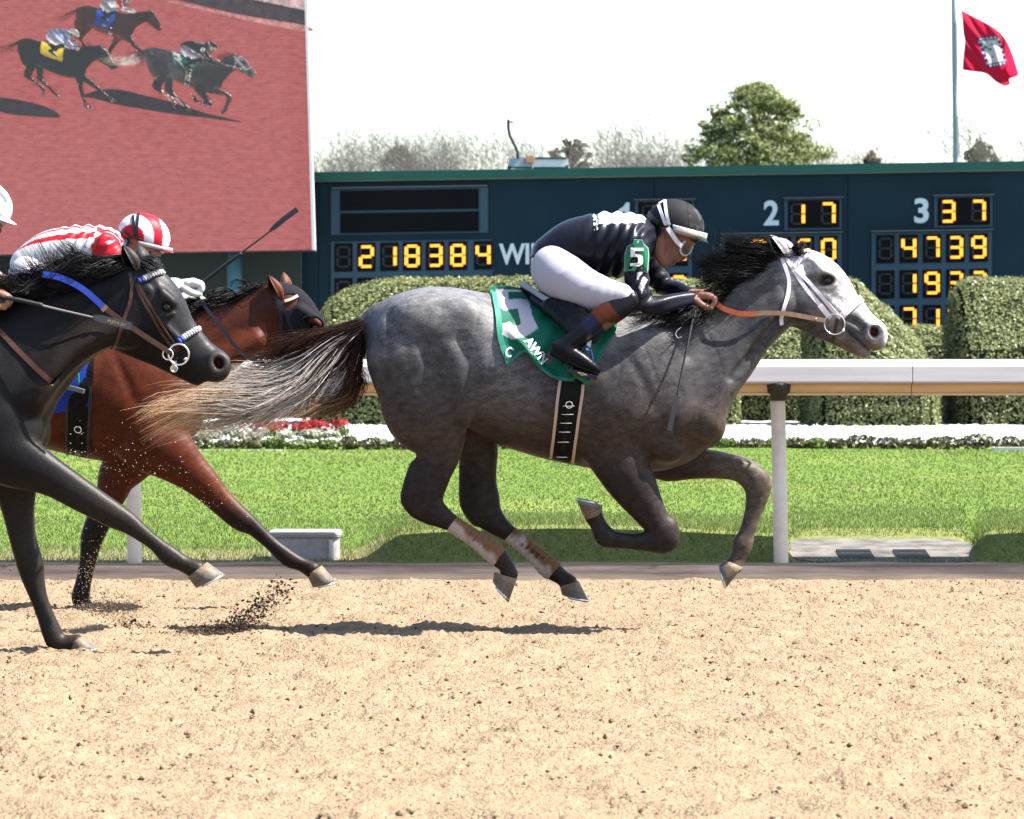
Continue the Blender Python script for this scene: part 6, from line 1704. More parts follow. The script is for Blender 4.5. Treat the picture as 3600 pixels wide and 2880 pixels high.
# ================================================================== tack of the grey
def in_poly(x, y, poly):
    pp = np.array(poly, float); ins = np.zeros(np.shape(x), bool); j = len(pp) - 1
    for i in range(len(pp)):
        ins ^= ((pp[i, 1] > y) != (pp[j, 1] > y)) & (x < (pp[j, 0] - pp[i, 0]) * (y - pp[i, 1]) / (pp[j, 1] - pp[i, 1] + 1e-9) + pp[i, 0]); j = i
    return ins
def coons(T, B, L, R, nu, nv):
    def S(c, t):
        c = catmull(c, 8) if len(c) > 2 else np.array(c, float)
        d = np.r_[0, np.cumsum(np.hypot(*np.diff(c, axis=0).T))]; d /= d[-1]
        return np.stack([np.interp(t, d, c[:, 0]), np.interp(t, d, c[:, 1])], -1)
    u = np.linspace(0, 1, nu); v = np.linspace(0, 1, nv); U, V = np.meshgrid(u, v)
    t, b, l, r = S(T, u)[None], S(B, u)[None], S(L, v)[:, None], S(R, v)[:, None]
    U3, V3 = U[..., None], V[..., None]; p00, p10, p01, p11 = map(np.array, (T[0], T[-1], B[0], B[-1]))
    return (1 - V3) * t + V3 * b + (1 - U3) * l + U3 * r - ((1 - U3) * (1 - V3) * p00 + U3 * (1 - V3) * p10 + (1 - U3) * V3 * p01 + U3 * V3 * p11), U, V
def cloth_on(name, bvh, T, B, L, R, Y0, colf, m, parent, nu=110, nv=110, off=.010, wave=None, mirror=True, push=None):
    XY, U, V = coons(T, B, L, R, nu, nv); pos = np.zeros((nv, nu, 3))
    for j in range(nv):
        for i in range(nu):
            x, y = XY[j, i]; p, n = hit(bvh, x, y)
            if p is None: q = P(x, y, Y0 - .06 * V[j, i] - .02); pos[j, i] = q
            else: pos[j, i] = p + n * off
    # let the cloth hang smoothly
    for _ in range(14):
        q = pos.copy(); q[1:-1, 1:-1, 1] = (pos[:-2, 1:-1, 1] + pos[2:, 1:-1, 1] + pos[1:-1, :-2, 1] + pos[1:-1, 2:, 1]) / 4
        q[0, 1:-1, 1] = (pos[0, :-2, 1] + pos[0, 2:, 1]) / 2; q[-1, 1:-1, 1] = (pos[-1, :-2, 1] + pos[-1, 2:, 1]) / 2; q[1:-1, 0, 1] = (pos[:-2, 0, 1] + pos[2:, 0, 1]) / 2; q[1:-1, -1, 1] = (pos[:-2, -1, 1] + pos[2:, -1, 1]) / 2
        q[..., 1] = np.minimum(q[..., 1], pos[..., 1] + .004); pos = q
    if wave is not None: pos[..., 1] -= wave(XY[..., 0], XY[..., 1], U, V)
    i = np.arange(nu * nv).reshape(nv, nu); f = np.stack([i[:-1, :-1], i[1:, :-1], i[1:, 1:], i[:-1, 1:]], -1).reshape(-1, 4)
    c = colf(XY[..., 0].ravel(), XY[..., 1].ravel(), U.ravel(), V.ravel())
    v = pos.reshape(-1, 3)
    # near side, top strip over the back and plain far side are one cloth
    if mirror:
        v2 = v.copy(); v2[:, 1] = 2 * Y0 - v2[:, 1]; f2 = f[:, ::-1] + len(v)
        top = np.stack([i[0, :-1], i[0, 1:], i[0, 1:] + len(v), i[0, :-1] + len(v)], -1)
        v = np.concatenate([v, v2]); f = np.concatenate([f, f2, top]); c = np.concatenate([c, c])
    o = link(name, pymesh(name, v, f, c), m, parent, True)
    return o, BVHTree.FromPolygons([tuple(p) for p in pos.reshape(-1, 3).tolist()], [tuple(q) for q in np.stack([i[:-1, :-1], i[1:, :-1], i[1:, 1:], i[:-1, 1:]], -1).reshape(-1, 4).tolist()])
FIVE = [(1744, 1016), (1834, 1020), (1836, 1026), (1788, 1025), (1786, 1062), (1850, 1056), (1862, 1075), (1868, 1110), (1882, 1138), (1892, 1158), (1850, 1186), (1800, 1198), (1766, 1180), (1763, 1143), (1795, 1136), (1800, 1152), (1832, 1146), (1826, 1115), (1818, 1092), (1770, 1099), (1752, 1080)]
def green_cloth(x, y, U, V):
    c = np.tile(np.array([0.003, 0.075, 0.042]), (len(x), 1))
    lit_hem = np.minimum(U * 9, 1) < .42
    c[lit_hem] = (0.030, 0.17, 0.115)  # sunlight on the rear hem painted in: same green, paler
    c[(V > .955)] = (0.02, 0.13, 0.085)  # lower hem painted sunlit too, a little less
    c[in_poly(x, y, FIVE)] = (0.33, 0.31, 0.34)
    return c
def green_wave(x, y, U, V):
    w = .018 * np.sin((x - 1850) * .034 + (y - 1200) * .026) * sm(.35, .9, V) * sm(0, .25, U)
    w += .030 * np.exp(-((x - 1850) * .75 + (y - 1230) * -.66) ** 2 / 260) * sm(.45, .9, V)
    w += .006 * np.sin((x * .9 + y * .5) * .09) * sm(.1, .5, U)
    return w
M_CLOTH = colmat("saddle_cloth", rough=.45, spec=.3, noise=.05, nscale=80, bump=.1, bscale=200, trans=.18)
sc_t = empty("saddle_cloth", tuple(gb.w(1880, 1060)), "green saddle cloth with white number five on the grey horse", "saddle cloth")
sc_o, sc_b = cloth_on("cloth", grey_bvh, [(1722, 1008), (1790, 1006), (1860, 1022), (1980, 1055), (2170, 1085)], [(1784, 1290), (1812, 1262), (1850, 1242), (1900, 1300), (1970, 1338), (2060, 1330), (2110, 1262)],
    [(1722, 1008), (1740, 1120), (1752, 1200), (1784, 1290)], [(2170, 1085), (2165, 1160), (2130, 1225), (2110, 1262)], GY, green_cloth, M_CLOTH, sc_t, off=.012, wave=green_wave)
surf_text("AWN", sc_b, 1884, 1232, 52, 34, M_PRINT, sc_t, "lettering", GY - .35, sx=.92, off=.004)
surf_text("C", sc_b, 1790, 1238, 18, 36, M_PRINT, sc_t, "lettering", GY - .35, sx=.8, off=.004)
mb = MB(); sdc = [(2030, 1312), (2050, 1326), (2062, 1345), (2050, 1358), (2030, 1345)]
tc_ = catmull([tuple(gb.w(x, y, -.335)) for x, y in [(2018, 1312), (2040, 1322), (2060, 1338), (2052, 1352)]], 5); mb.tube([tuple(p) for p in tc_], [.020] * (len(tc_) - 3) + [.016, .010, .003], 10, flat=.5); o = mb.build("folded_corner", mat("cloth_green_plain", (0.003, 0.07, 0.04), .5), sc_t, True)

# saddle
sd_t = empty("saddle", tuple(gb.w(1960, 1080)), "small black racing saddle with stirrups and girth on the grey horse", "saddle")
def saddle_mesh(b, parent, m):
    sd = Sdf(b.w(1800, 1220) - [0, .36, 0], b.w(2190, 985) + [0, .36, 0], .006)
    b.ch(sd, [(1842, 1012, 16, 2.2), (1880, 1040, 22, 2.6), (1960, 1068, 30, 2.9), (2060, 1086, 26, 2.6), (2130, 1090, 22, 1.8)], .02)
    for s in (-1, 1):
        b.ch(sd, [(1880, 1050, 18, .9, s * .10), (1960, 1110, 20, .8, s * .24), (2010, 1165, 18, .6, s * .292)], .02)
        b.ch(sd, [(1940, 1080, 34, .5, s * .2), (2030, 1120, 44, .4, s * .272), (2080, 1180, 30, .35, s * .302)], .02)
    return mesh_part("seat", sd, m, parent)[0]
saddle_mesh(gb, sd_t, M_BLK)
free_strap("pad_edge", gb, [(1832, 1000, -.03), (1870, 1022, -.10), (1920, 1055, -.18), (1985, 1078, -.24)], .022, mat("pad_grey", (0.20, 0.21, 0.24), .7), sd_t, thick=.012, face=(-.2, -.7, .7))
M_GIRTH = mat("girth_black", (0.002, 0.002, 0.0022), .55, spec=.25, noise=.15, nscale=40)
strap("girth", grey_bvh, [(2022, 1200), (2008, 1330), (1992, 1450), (1978, 1560), (1966, 1612)], .098, M_GIRTH, sd_t, GY, thick=.006, off=.004, mirror=GY)
M_EDGE = mat("girth_edge", (0.30, 0.22, 0.17), .8)
strap("girth_binding", grey_bvh, [(1972, 1322), (1958, 1420), (1948, 1520), (1938, 1606)], .013, M_EDGE, sd_t, GY, thick=.008, off=.005, mirror=GY)
strap("girth_binding", grey_bvh, [(2050, 1352), (2038, 1440), (2026, 1530), (2014, 1628)], .013, M_EDGE, sd_t, GY, thick=.008, off=.005, mirror=GY)
strap("girth_strap", grey_bvh, [(1998, 1412), (1992, 1480), (1984, 1550), (1976, 1606)], .022, M_BLK, sd_t, GY, thick=.006, off=.012)
for (x, y) in ((1998, 1424), (1994, 1452), (1990, 1482), (1986, 1512), (1982, 1545), (1978, 1595)):
    p, n = hit(grey_bvh, x, y, GY); mb = MB(); mb.tube([p + n * .020 + Vector((-.026, 0, 0)), p + n * .020 + Vector((.026, 0, 0))], .0022, 6); mb.build("buckle_pin", M_STEEL, sd_t, True)
p, n = hit(grey_bvh, 2000, 1420, GY); ring("buckle", p + n * .02, .015, .0028, M_STEEL, sd_t, n, 16)
def stirrup(b, x, y, yo, parent, m, tread_m, txt=None, leather=((2075, 1150), (2072, 1235))):
    c = lambda a, d, yy=0: Vector(b.w(x + a, y + d, yo + yy))
    mb = MB(); pts = [c(-52, 30, -.0), c(-40, 8), c(-18, -32), c(0, -52), c(16, -44), c(24, -10), c(26, 30)]
    cc = catmull([tuple(p) for p in pts], 5); mb.tube([tuple(p) for p in cc], .0055, 8); st = mb.build("stirrup_iron", m, parent, True)
    mb = MB(); q = [c(-64, 22, -.045), c(44, 52, -.045), c(40, 66, -.045), c(-66, 38, -.045)]; q2 = [p + Vector((0, .09, 0)) for p in q]; mb.add(q + q2, [(0, 3, 2, 1), (4, 5, 6, 7), (0, 1, 5, 4), (1, 2, 6, 5), (2, 3, 7, 6), (3, 0, 4, 7)])
    tr = mb.build("tread", tread_m, st)
    return st, q
st, q4 = stirrup(gb, 2058, 1272, -.325, sd_t, mat("stirrup_blue", (0.012, 0.016, 0.10), .3, spec=.6), mat("tread_black", (0.006, 0.006, 0.012), .4))
stirrup(gb, 2058, 1272, .325, sd_t, MATS["stirrup_blue"], MATS["tread_black"])
for s in (-1, 1): free_strap("stirrup_leather", gb, [(2075, 1150, s * .30), (2072, 1200, s * .318), (2066, 1232, s * .325)], .018, mat("web_white", (0.30, 0.30, 0.32), .7), sd_t)
def tread_text(txt, q, m, parent):
    v, f = text_mesh(txt, 1.0); lo, hi = v.min(0), v.max(0); o = []
    for p in v:
        a = .33 + .34 * (p[0] - lo[0]) / (hi[0] - lo[0]); c = .12 + .76 * (p[1] - lo[1]) / (hi[1] - lo[1])
        t = q[0].lerp(q[1], a); bt = q[3].lerp(q[2], a); z = bt.lerp(t, c); o.append((z.x, z.y - .001, z.z))
    mb = MB(); mb.add(o, f); mb.build("tread_mark", m, parent)
tread_text("8", [q4[0], q4[1], q4[2], q4[3]], mat("mark_gold", (0.30, 0.22, 0.10), .5), sd_t)

# bridle and reins
br = empty("bridle", tuple(gb.w(2900, 1050)), "white racing bridle with brown reins on the grey horse's head", "bridle")
S = lambda nm, px, w, m=M_WSTRAP, mir=True, th=.0035, off=.002: strap(nm, grey_bvh, px, w, m, br, GY - .05, thick=th, off=off, mirror=GY if mir else None)
S("throat_latch", [(2744, 898), (2760, 938), (2774, 985), (2770, 1035), (2757, 1080), (2749, 1112), (2747, 1142)], .017)
S("headpiece", [(2760, 902), (2775, 925), (2795, 952)], .017)
S("cheekpiece", [(2786, 942), (2826, 1005), (2862, 1050), (2892, 1085), (2920, 1118)], .018)
S("cheekpiece", [(2798, 948), (2850, 1000), (2905, 1062), (2955, 1118)], .017, off=.004)
S("browband", [(2790, 940), (2812, 915), (2834, 893), (2850, 877)], .018, off=.005)
S("noseband", [(2956, 1112), (2985, 1085), (3008, 1064), (3026, 1052)], .030, th=.007, off=.004)
S("buckle_tab", [(2880, 1072), (2900, 1096), (2912, 1110)], .024, M_WSTRAP, False, .006, .005)
S("chin_strap", [(2944, 1122), (2936, 1158), (2928, 1196), (2918, 1212)], .015, M_LEATHER, True, .004, .003)
S("chin_strap", [(2918, 1212), (2905, 1210), (2893, 1206)], .015, M_LEATHER, True, .004, .003)
bitc = Vector(gb.w(2934, 1140, -.082)); bitc2 = Vector(gb.w(2934, 1140, .082))
for c in (bitc, bitc2): ring("bit_ring", c, .046, .0032, M_STEEL, br, (0.12, 1, 0.1), 32)
mb = MB(); mb.tube([bitc + Vector((.035, 0, -.03)), (bitc + bitc2) / 2 + Vector((.04, 0, -.02)), bitc2 + Vector((.035, 0, -.03))], .006, 8); mb.build("bit", M_STEEL, br, True)
p = bitc + Vector((.038, -.006, -.028)); bm = bmesh.new(); bmesh.ops.create_uvsphere(bm, u_segments=12, v_segments=8, radius=.009); bmesh.ops.translate(bm, verts=bm.verts, vec=p); me = bpy.data.meshes.new("bit_stud"); bm.to_mesh(me); bm.free(); link("bit_stud", me, M_STEEL, br, True)
for s in (-1, 1):
    free_strap("rein", gb, [(2902, 1128, s * .088), (2850, 1118, s * .098), (2770, 1104, s * .110), (2700, 1101, s * .118), (2655, 1104, s * .122)], .0215, mat("rein_brown", (0.10, 0.06, 0.035), .45, noise=.2, nscale=40), br, thick=.004)
    free_strap("rein_grip", gb, [(2655, 1104, s * .123), (2600, 1103, s * .126), (2545, 1086, s * .122), (2510, 1062, s * .112), (2490, 1058, s * .10)], .0235, M_RUBBER, br, thick=.006)
free_strap("rein_end", gb, [(2490, 1062, -.105), (2450, 1085, -.12), (2410, 1120, -.13), (2398, 1150, -.16)], .014, M_LEATHER, br)
for (x, y) in ((2831, 1112), (2868, 1121)):
    bm = bmesh.new(); bmesh.ops.create_uvsphere(bm, u_segments=10, v_segments=6, radius=.0042); bmesh.ops.translate(bm, verts=bm.verts, vec=Vector(gb.w(x, y, -.100))); me = bpy.data.meshes.new("rein_stud"); bm.to_mesh(me); bm.free(); link("rein_stud", me, M_STEEL, br, True)
hk = catmull([tuple(gb.w(x, y, -.168)) for x, y in [(2396, 1150), (2380, 1163), (2376, 1178), (2384, 1188), (2396, 1184)]], 4); mb = MB(); mb.tube([tuple(q) for q in hk], .0028, 6); mb.build("snap_hook", M_STEEL, br, True)

def whip(b, name, label, shaft, flap, grip, m_shaft, w_flap, parent=None):
    t = empty(name, tuple(b.w(*shaft[0])), label, "whip")
    c = catmull([tuple(b.w(*p)) for p in shaft], 6); mb = MB(); n = len(c)
    mb.tube([tuple(p) for p in c], [.0062 - .0024 * i / n for i in range(n)], 8); mb.build("shaft", m_shaft, t, True)
    if grip:
        c = catmull([tuple(b.w(*p)) for p in grip], 6); mb = MB(); r_ = [.0090 + .0010 * (i % 2) for i in range(len(c))]; mb.tube([tuple(p) for p in c], r_, 8); mb.build("handle", mat("whip_grip", (0.010, 0.010, 0.013), .6), t, True)
    c = [Vector(b.w(*p)) for p in flap]; cc = [Vector(q) for q in catmull([tuple(q) for q in c], 6)] if len(c) > 2 else [c[0].lerp(c[1], i / 8) for i in range(9)]
    mb = MB(); k = len(cc); ribbon(mb, cc, [Vector((.15, -1, .1)).normalized()] * k, w_flap, .007, wid=[w_flap * (.45 + .55 * min(1, i / (k * .2))) for i in range(k)]); mb.build("flap", mat("whip_flap_" + name, (0.020, 0.022, 0.027), .6), t)
    return t
whip(gb, "riding_whip", "black riding whip pointing down across the grey horse's shoulder", [(2444, 1092, -.15), (2432, 1140, -.19), (2418, 1210, -.235), (2398, 1300, -.262), (2380, 1390, -.275)], [(2380, 1388, -.275), (2366, 1450, -.28), (2353, 1514, -.282)], [(2452, 1062, -.13), (2446, 1085, -.145), (2438, 1120, -.175)], mat("whip_shaft", (0.016, 0.017, 0.02), .4), .023)
# rubber-banded tuft in the mane
mb = MB(); bm = bmesh.new(); bmesh.ops.create_uvsphere(bm, u_segments=14, v_segments=10, radius=.021); bmesh.ops.scale(bm, verts=bm.verts, vec=(.9, .8, 1.2)); bmesh.ops.translate(bm, verts=bm.verts, vec=Vector(gb.w(2484, 976, -.085))); me = bpy.data.meshes.new("hair_band"); bm.to_mesh(me); bm.free(); link("hair_band", me, mat("band_red", (0.18, 0.018, 0.028), .7, bump=.8, bscale=90), grey, True)

# dirty white leg wraps on the hind cannons
def wrap(b, nodes, yo, name, parent):
    sd = Sdf(b.w(min(n[0] for n in nodes) - 60, max(n[1] for n in nodes) + 60, yo) - [0, .07, 0], b.w(max(n[0] for n in nodes) + 60, min(n[1] for n in nodes) - 60, yo) + [0, .07, 0], .004)
    b.ch(sd, [(n[0], n[1], n[2], n[3], yo) for n in nodes], .01, 4)
    a, e = np.array(nodes[0][:2], float), np.array(nodes[-1][:2], float); d = (e - a) / np.linalg.norm(e - a)
    for c0, s in ((a, -1), (e, 1)):
        cc = c0 + d * s * 72; sd.ell(b.w(cc[0], cc[1], yo), (70 * b.k, .2, 130 * b.k), -math.atan2(d[1], d[0]), .004, True)
    def cf(p):
        x, y = b.px(p); u = (x - a[0]) * d[0] + (y - a[1]) * d[1]; v = -(x - a[0]) * d[1] + (y - a[1]) * d[0]
        n = snoise(p, 60, 4); c = np.tile(np.array([0.26, 0.215, 0.19]), (len(p), 1))
        c = mixc(c, (0.10, 0.056, 0.028), sm(-.3, .5, n * .6 + (-v) / 30 + .1 + (u - 90) / 260))
        c = mixc(c, (0.032, 0.016, 0.009), sm(.2, .7, snoise(p * [1, 1, 1], 110, 9) + .35 * np.sin(u * .28)) * sm(18, 4, np.abs(v + 4)) * .8)
        return c
    mesh_part(name, sd, colmat("leg_wrap", rough=.8, spec=.15, noise=.15, nscale=90, bump=.3, bscale=90), parent, cf, lambda p: .0012 * np.sin(((b.px(p)[0] - a[0]) * d[0] + (b.px(p)[1] - a[1]) * d[1]) * .30))
wrap(gb, [(1590, 1841, 31, .84), (1640, 1874, 31, .86), (1690, 1908, 33, .86), (1722, 1930, 39, .85), (1752, 1958, 39, .85)], -.13, "leg_wrap", grey)
wrap(gb, [(1796, 1880, 31, .84), (1835, 1910, 31, .86), (1880, 1948, 32, .86), (1918, 1985, 39, .85), (1944, 2007, 39, .85)], .14, "leg_wrap", grey)

# ================================================================== tack and rider of the black horse
bd = empty("bridle", tuple(db.w(600, 1150)), "brown bridle with blue and white braided bands on the black horse", "bridle")
S = lambda nm, px, w, m=M_LEATHER, mir=True, th=.0035, off=.002: strap(nm, dark_bvh, px, w, m, bd, DY_ - .05, thick=th, off=off, mirror=DY_ if mir else None)
S("throat_latch", [(456, 960), (464, 1010), (456, 1065), (440, 1110), (424, 1160), (404, 1215), (392, 1236)], .014)
S("cheekpiece", [(478, 1000), (500, 1050), (545, 1130), (585, 1195), (622, 1238)], .013)
S("cheekpiece", [(484, 996), (520, 1060), (575, 1150), (630, 1228)], .010, off=.004)
def braid(px, m1, m2, name):
    P_, N_ = surf_pts(dark_bvh, px, DY_ - .05, .006)
    L = [0]
    for a, b_ in zip(P_[:-1], P_[1:]): L.append(L[-1] + (b_ - a).length)
    for side in (0, 1):
        n = int(L[-1] / .0115); k = 0
        for i in range(n):
            d = (i + .5) * L[-1] / n
            while k < len(L) - 2 and L[k + 1] < d: k += 1
            f = (d - L[k]) / max(1e-6, L[k + 1] - L[k]); p = P_[k].lerp(P_[k + 1], f); nn = N_[k]
            if side: p = Vector((p.x, 2 * DY_ - p.y, p.z)); nn = Vector((nn.x, -nn.y, nn.z))
            t = (P_[k + 1] - P_[k]).normalized()
            if side: t.y = -t.y
            w = t.cross(nn).normalized(); mb = MB(); mb.tube([p - w * .012 - t * .003, p - w * .006 + nn * .004, p + w * .006 + nn * .004, p + w * .012 + t * .003], [.004, .0068, .0068, .004], 7)
            mb.build(name, m1 if (i % 7 < 2 and i < n * .6) else m2, bd, True)
M_BLUE = mat("braid_blue", (0.018, 0.04, 0.20), .5); M_BW = mat("braid_white", (0.28, 0.28, 0.29), .6)
braid([(486, 990), (515, 975), (545, 964), (570, 960)], M_BLUE, M_BW, "browband_plait")
braid([(628, 1200), (655, 1180), (685, 1163), (712, 1152)], M_BLUE, M_BW, "noseband_plait")
bc1 = Vector(db.w(628, 1246, -.092))
for c in (bc1, Vector(db.w(628, 1246, .092))): ring("bit_ring", c, .044, .0045, M_STEEL, bd, (0.12, 1, .1), 30); ring("bit_loop", c + Vector((-.045, -.006, .0)), .022, .0035, M_STEEL, bd, (0.1, 1, .1), 22)
mb = MB(); mb.tube([bc1 + Vector((.03, 0, -.02)), Vector(db.w(640, 1262, 0)), Vector(db.w(628, 1246, .092)) + Vector((.03, 0, -.02))], .006, 8); mb.build("bit", M_STEEL, bd, True)
S("curb_strap", [(614, 1268), (612, 1290), (608, 1306)], .018, mat("nickel", (0.4, 0.38, 0.36), .3, .8), False)
ring("curb_buckle", Vector(db.w(612, 1296, -.10)), .014, .0025, M_STEEL, bd, (0, 1, 0), 14)
for s in (-1, 1):
    free_strap("rein_grip", db, [(150, 965, s * .15), (215, 978, s * .145), (290, 1016, s * .135), (362, 1078, s * .128)], .026, mat("rein_blue", (0.010, 0.028, 0.20), .5), bd, thick=.006)
    free_strap("rein", db, [(358, 1074, s * .127), (420, 1122, s * .122), (500, 1176, s * .112), (560, 1215, s * .105), (602, 1242, s * .098)], .022, M_LEATHER, bd, thick=.004)
S("breast_strap", [(-60, 1105), (0, 1168), (70, 1240), (130, 1298), (182, 1344)], .022, M_LEATHER, True, .004, .004)
for s in (-1, 1): free_strap("rein_billet", db, [(362, 1079, s * .13), (372, 1090, s * .128)], .030, mat("billet_tan", (0.12, 0.08, 0.05), .5), bd, thick=.007)

def white_helmet(b, t, body, bbvh):
    def hc(p):
        x, y = b.px(p); return np.tile(np.array([0.34, 0.335, 0.325]), (len(p), 1))
    o, hb = helmet_base(b, t, hc, colmat("white_helmet_shell", rough=.3, spec=.4, noise=.03, bump=0), (0.34, 0.33, 0.32), peak_m=mat("peak_white", (0.34, 0.33, 0.32), .4))
    surf_text("N", hb, 2420, 745, 12, 34, mat("helmet_print", (0.06, 0.075, 0.13), .6), t, "helmet_lettering", b.Y0 + b.dy - .05) if False else None
    for (x, y, dx, dz, txt) in ((50, 0, 0, 0, "N"),):
        v, f = text_mesh("N", 1.0); lo, hi = v.min(0), v.max(0); q = []
        for p in v:
            u = (p[0] - lo[0]) / (hi[0] - lo[0]) - .5; w = (p[1] - lo[1]) / (hi[1] - lo[1]) - .5
            a = Vector(b.w(2450 + 34 * u, 752 - 46 * w, -.12)); hp = hb.ray_cast(a, Vector((0, 1, 0)))
            if hp[0] is None: n_ = hb.find_nearest(a); hp = n_
            q.append(tuple(hp[0] + Vector((0.001, -.003, 0))))
        mb = MB(); mb.add(q, f); mb.build("helmet_lettering", mat("helmet_print", (0.05, 0.06, 0.10), .6), t)
    goggles(b, t, bbvh, 2412, 872, 0, mat("goggle_dark", (0.01, 0.01, 0.012), .4), mat("lens_tan", (0.14, 0.115, 0.09), .08, spec=.8))
def blue_silk(p, b, ab):
    x, y = b.px(p); c = np.tile(np.array([0.30, 0.32, 0.38]), (len(p), 1)); c[((x - y) / 60 % 2) < 1] = (0.035, 0.09, 0.26); return c
dr, dr_body, (dr_jk, dr_jb) = rider(HB(GY, dx=-2.985, dy=DY_ - GY, dz=.046), "jockey in white helmet and pale blue silks on the black horse", "rider",
    [(2232, 862, 56, .95, -.165), (2236, 930, 47, .95, -.205), (2246, 1020, 39, .95, -.235), (2258, 1068, 36, .95, -.24), (2320, 1078, 34, .95, -.21), (2380, 1085, 28, .95, -.18), (2418, 1086, 24, .95, -.165)], AF,
    [fist(2450, 1088, -.160, (.99, .10), 1.0, -1), fist(2476, 1060, .05, (.99, .1), .95, 1)], blue_silk, white_helmet, silk_m=colmat("blue_silk", rough=.4, spec=.25, noise=.05, bump=.1, bscale=40), boot_stripe=False)
dwh = whip(db, "riding_whip", "black and white whip held low along the black horse's neck", [(20, 1048, -.20), (110, 1066, -.205), (220, 1092, -.205), (335, 1118, -.20)], [(328, 1115, -.201), (395, 1132, -.20), (462, 1148, -.195)], [(0, 1044, -.20), (60, 1054, -.202), (150, 1074, -.205)], mat("whip_pale", (0.10, 0.095, 0.09), .5), .032)
surf_f = [tuple(db.w(x, y, -.212)) for x, y in ((380, 1122), (445, 1138), (442, 1150), (377, 1134))]
v, f = text_mesh("RJH Jr", 1.0); lo, hi = v.min(0), v.max(0); q = []
for p in v:
    u = (p[0] - lo[0]) / (hi[0] - lo[0]); w = (p[1] - lo[1]) / (hi[1] - lo[1]); A = Vector(surf_f[3]).lerp(Vector(surf_f[2]), u); B = Vector(surf_f[0]).lerp(Vector(surf_f[1]), u); q.append(tuple(A.lerp(B, w)))
mb = MB(); mb.add(q, f); mb.build("whip_lettering", mat("print_gold", (0.24, 0.17, 0.07), .5), dwh)

# saddles and cloths of the other two
def plain_saddle(b, bvh, Y0, label, col, stir_m, girth_px=None):
    t = empty("saddle", tuple(b.w(1960, 1080)), label, "saddle"); saddle_mesh(b, t, M_BLK)
    stirrup(b, 2058, 1272, -.325, t, stir_m, MATS["tread_black"]); stirrup(b, 2058, 1272, .325, t, stir_m, MATS["tread_black"]); return t
ds = plain_saddle(HB(GY, dx=-2.985, dy=DY_ - GY, dz=.03), dark_bvh, DY_, "black racing saddle with yellow cloth under the white-helmeted jockey", None, MATS["stirrup_blue"])
dcl = empty("saddle_cloth", tuple(dbt.w(1880, 1060)), "yellow saddle cloth on the black horse", "saddle cloth")
def torso_cloth(b, t, m, x0, x1, ytop, depth_deg, nseg=30):
    """cloth laid over the barrel: rings of points round the trunk's own sections"""
    tr = np.array([n[:4] for n in TRUNK], float); mb = MB(); xs = np.linspace(x0, x1, 14)
    for x in xs:
        zc = np.interp(x, tr[:, 0], tr[:, 1]); r = np.interp(x, tr[:, 0], tr[:, 2]) + 12; s = np.interp(x, tr[:, 0], tr[:, 3])
        for i in range(nseg + 1):
            a = math.radians(-depth_deg + 2 * depth_deg * i / nseg); mb.v.append(tuple(b.w(x, zc - r * math.cos(a), 0) + np.array([0, r * b.k * s * math.sin(a) * 1.03, 0])))
    k = nseg + 1
    for i in range(len(xs) - 1):
        for j in range(nseg): mb.f.append((i * k + j, (i + 1) * k + j, (i + 1) * k + j + 1, i * k + j + 1))
    return mb.build("cloth", m, t, True)
torso_cloth(dbt, dcl, mat("cloth_yellow", (0.26, 0.19, 0.01), .5), 1740, 2150, 0, 88)

# ================================================================== rider and tack of the bay
def striped_helmet(b, t, body, bbvh):
    def hc(p):
        x, y = b.px(p); u = (x - 2376) * math.cos(.38) + (y - 788) * math.sin(.38); v = -(x - 2376) * math.sin(.38) + (y - 788) * math.cos(.38)
        d = np.hypot(u + 34, (v - 28) * .9)
        c = np.tile(np.array([0.36, 0.36, 0.37]), (len(p), 1)); red = np.array([0.26, 0.006, 0.014])
        c[d < 52] = red; c[(d > 88) & (d < 118)] = red; c[(d > 150)] = red
        return c
    o, hb = helmet_base(b, t, hc, colmat("striped_cap", rough=.45, spec=.25, noise=.04, bump=.1, bscale=60), (0.26, 0.008, 0.014), peak_m=mat("peak_red", (0.26, 0.008, 0.014), .4))
    M_SB = mat("strap_black", (0.006, 0.006, 0.01), .5)
    gs = b.Y0 + b.dy - .1; cxy = lambda x, y: (CX + ((x - CX) / F * b.Y0 + b.dx) * F / (b.Y0 + b.dy), HY - ((-(y - HY) / F * b.Y0) + b.dz) * F / (b.Y0 + b.dy))
    for px in ([(2356, 704), (2350, 750), (2348, 800), (2352, 820)], [(2335, 712), (2338, 760), (2346, 810)], [(2300, 770), (2325, 790), (2350, 806)], [(2352, 800), (2390, 822), (2430, 836), (2462, 842)]):
        try: strap("goggle_strap", hb, [cxy(*q) for q in px], .013, M_SB, t, gs, thick=.003, off=.003)
        except Exception as e: print("hs", e)
    goggles(b, t, bbvh, 2412, 872, 0, M_SB, mat("lens_tan", (0.14, 0.115, 0.09), .08, spec=.8))
    mb = MB(); P_, N_ = [], []
    for i in range(25):
        a = math.radians(-100 + 200 * i / 24); ca, sa = math.cos(a), math.sin(a); P_.append(Vector(b.w(2382 + 98 * ca, 818 + 24 * ca, .107 * sa))); N_.append(Vector((ca, sa, -.2)).normalized())
    ribbon(mb, P_, N_, .018, .006); mb.build("brim_band", mat("band_pale", (0.2, 0.2, 0.2), .4), t, True)
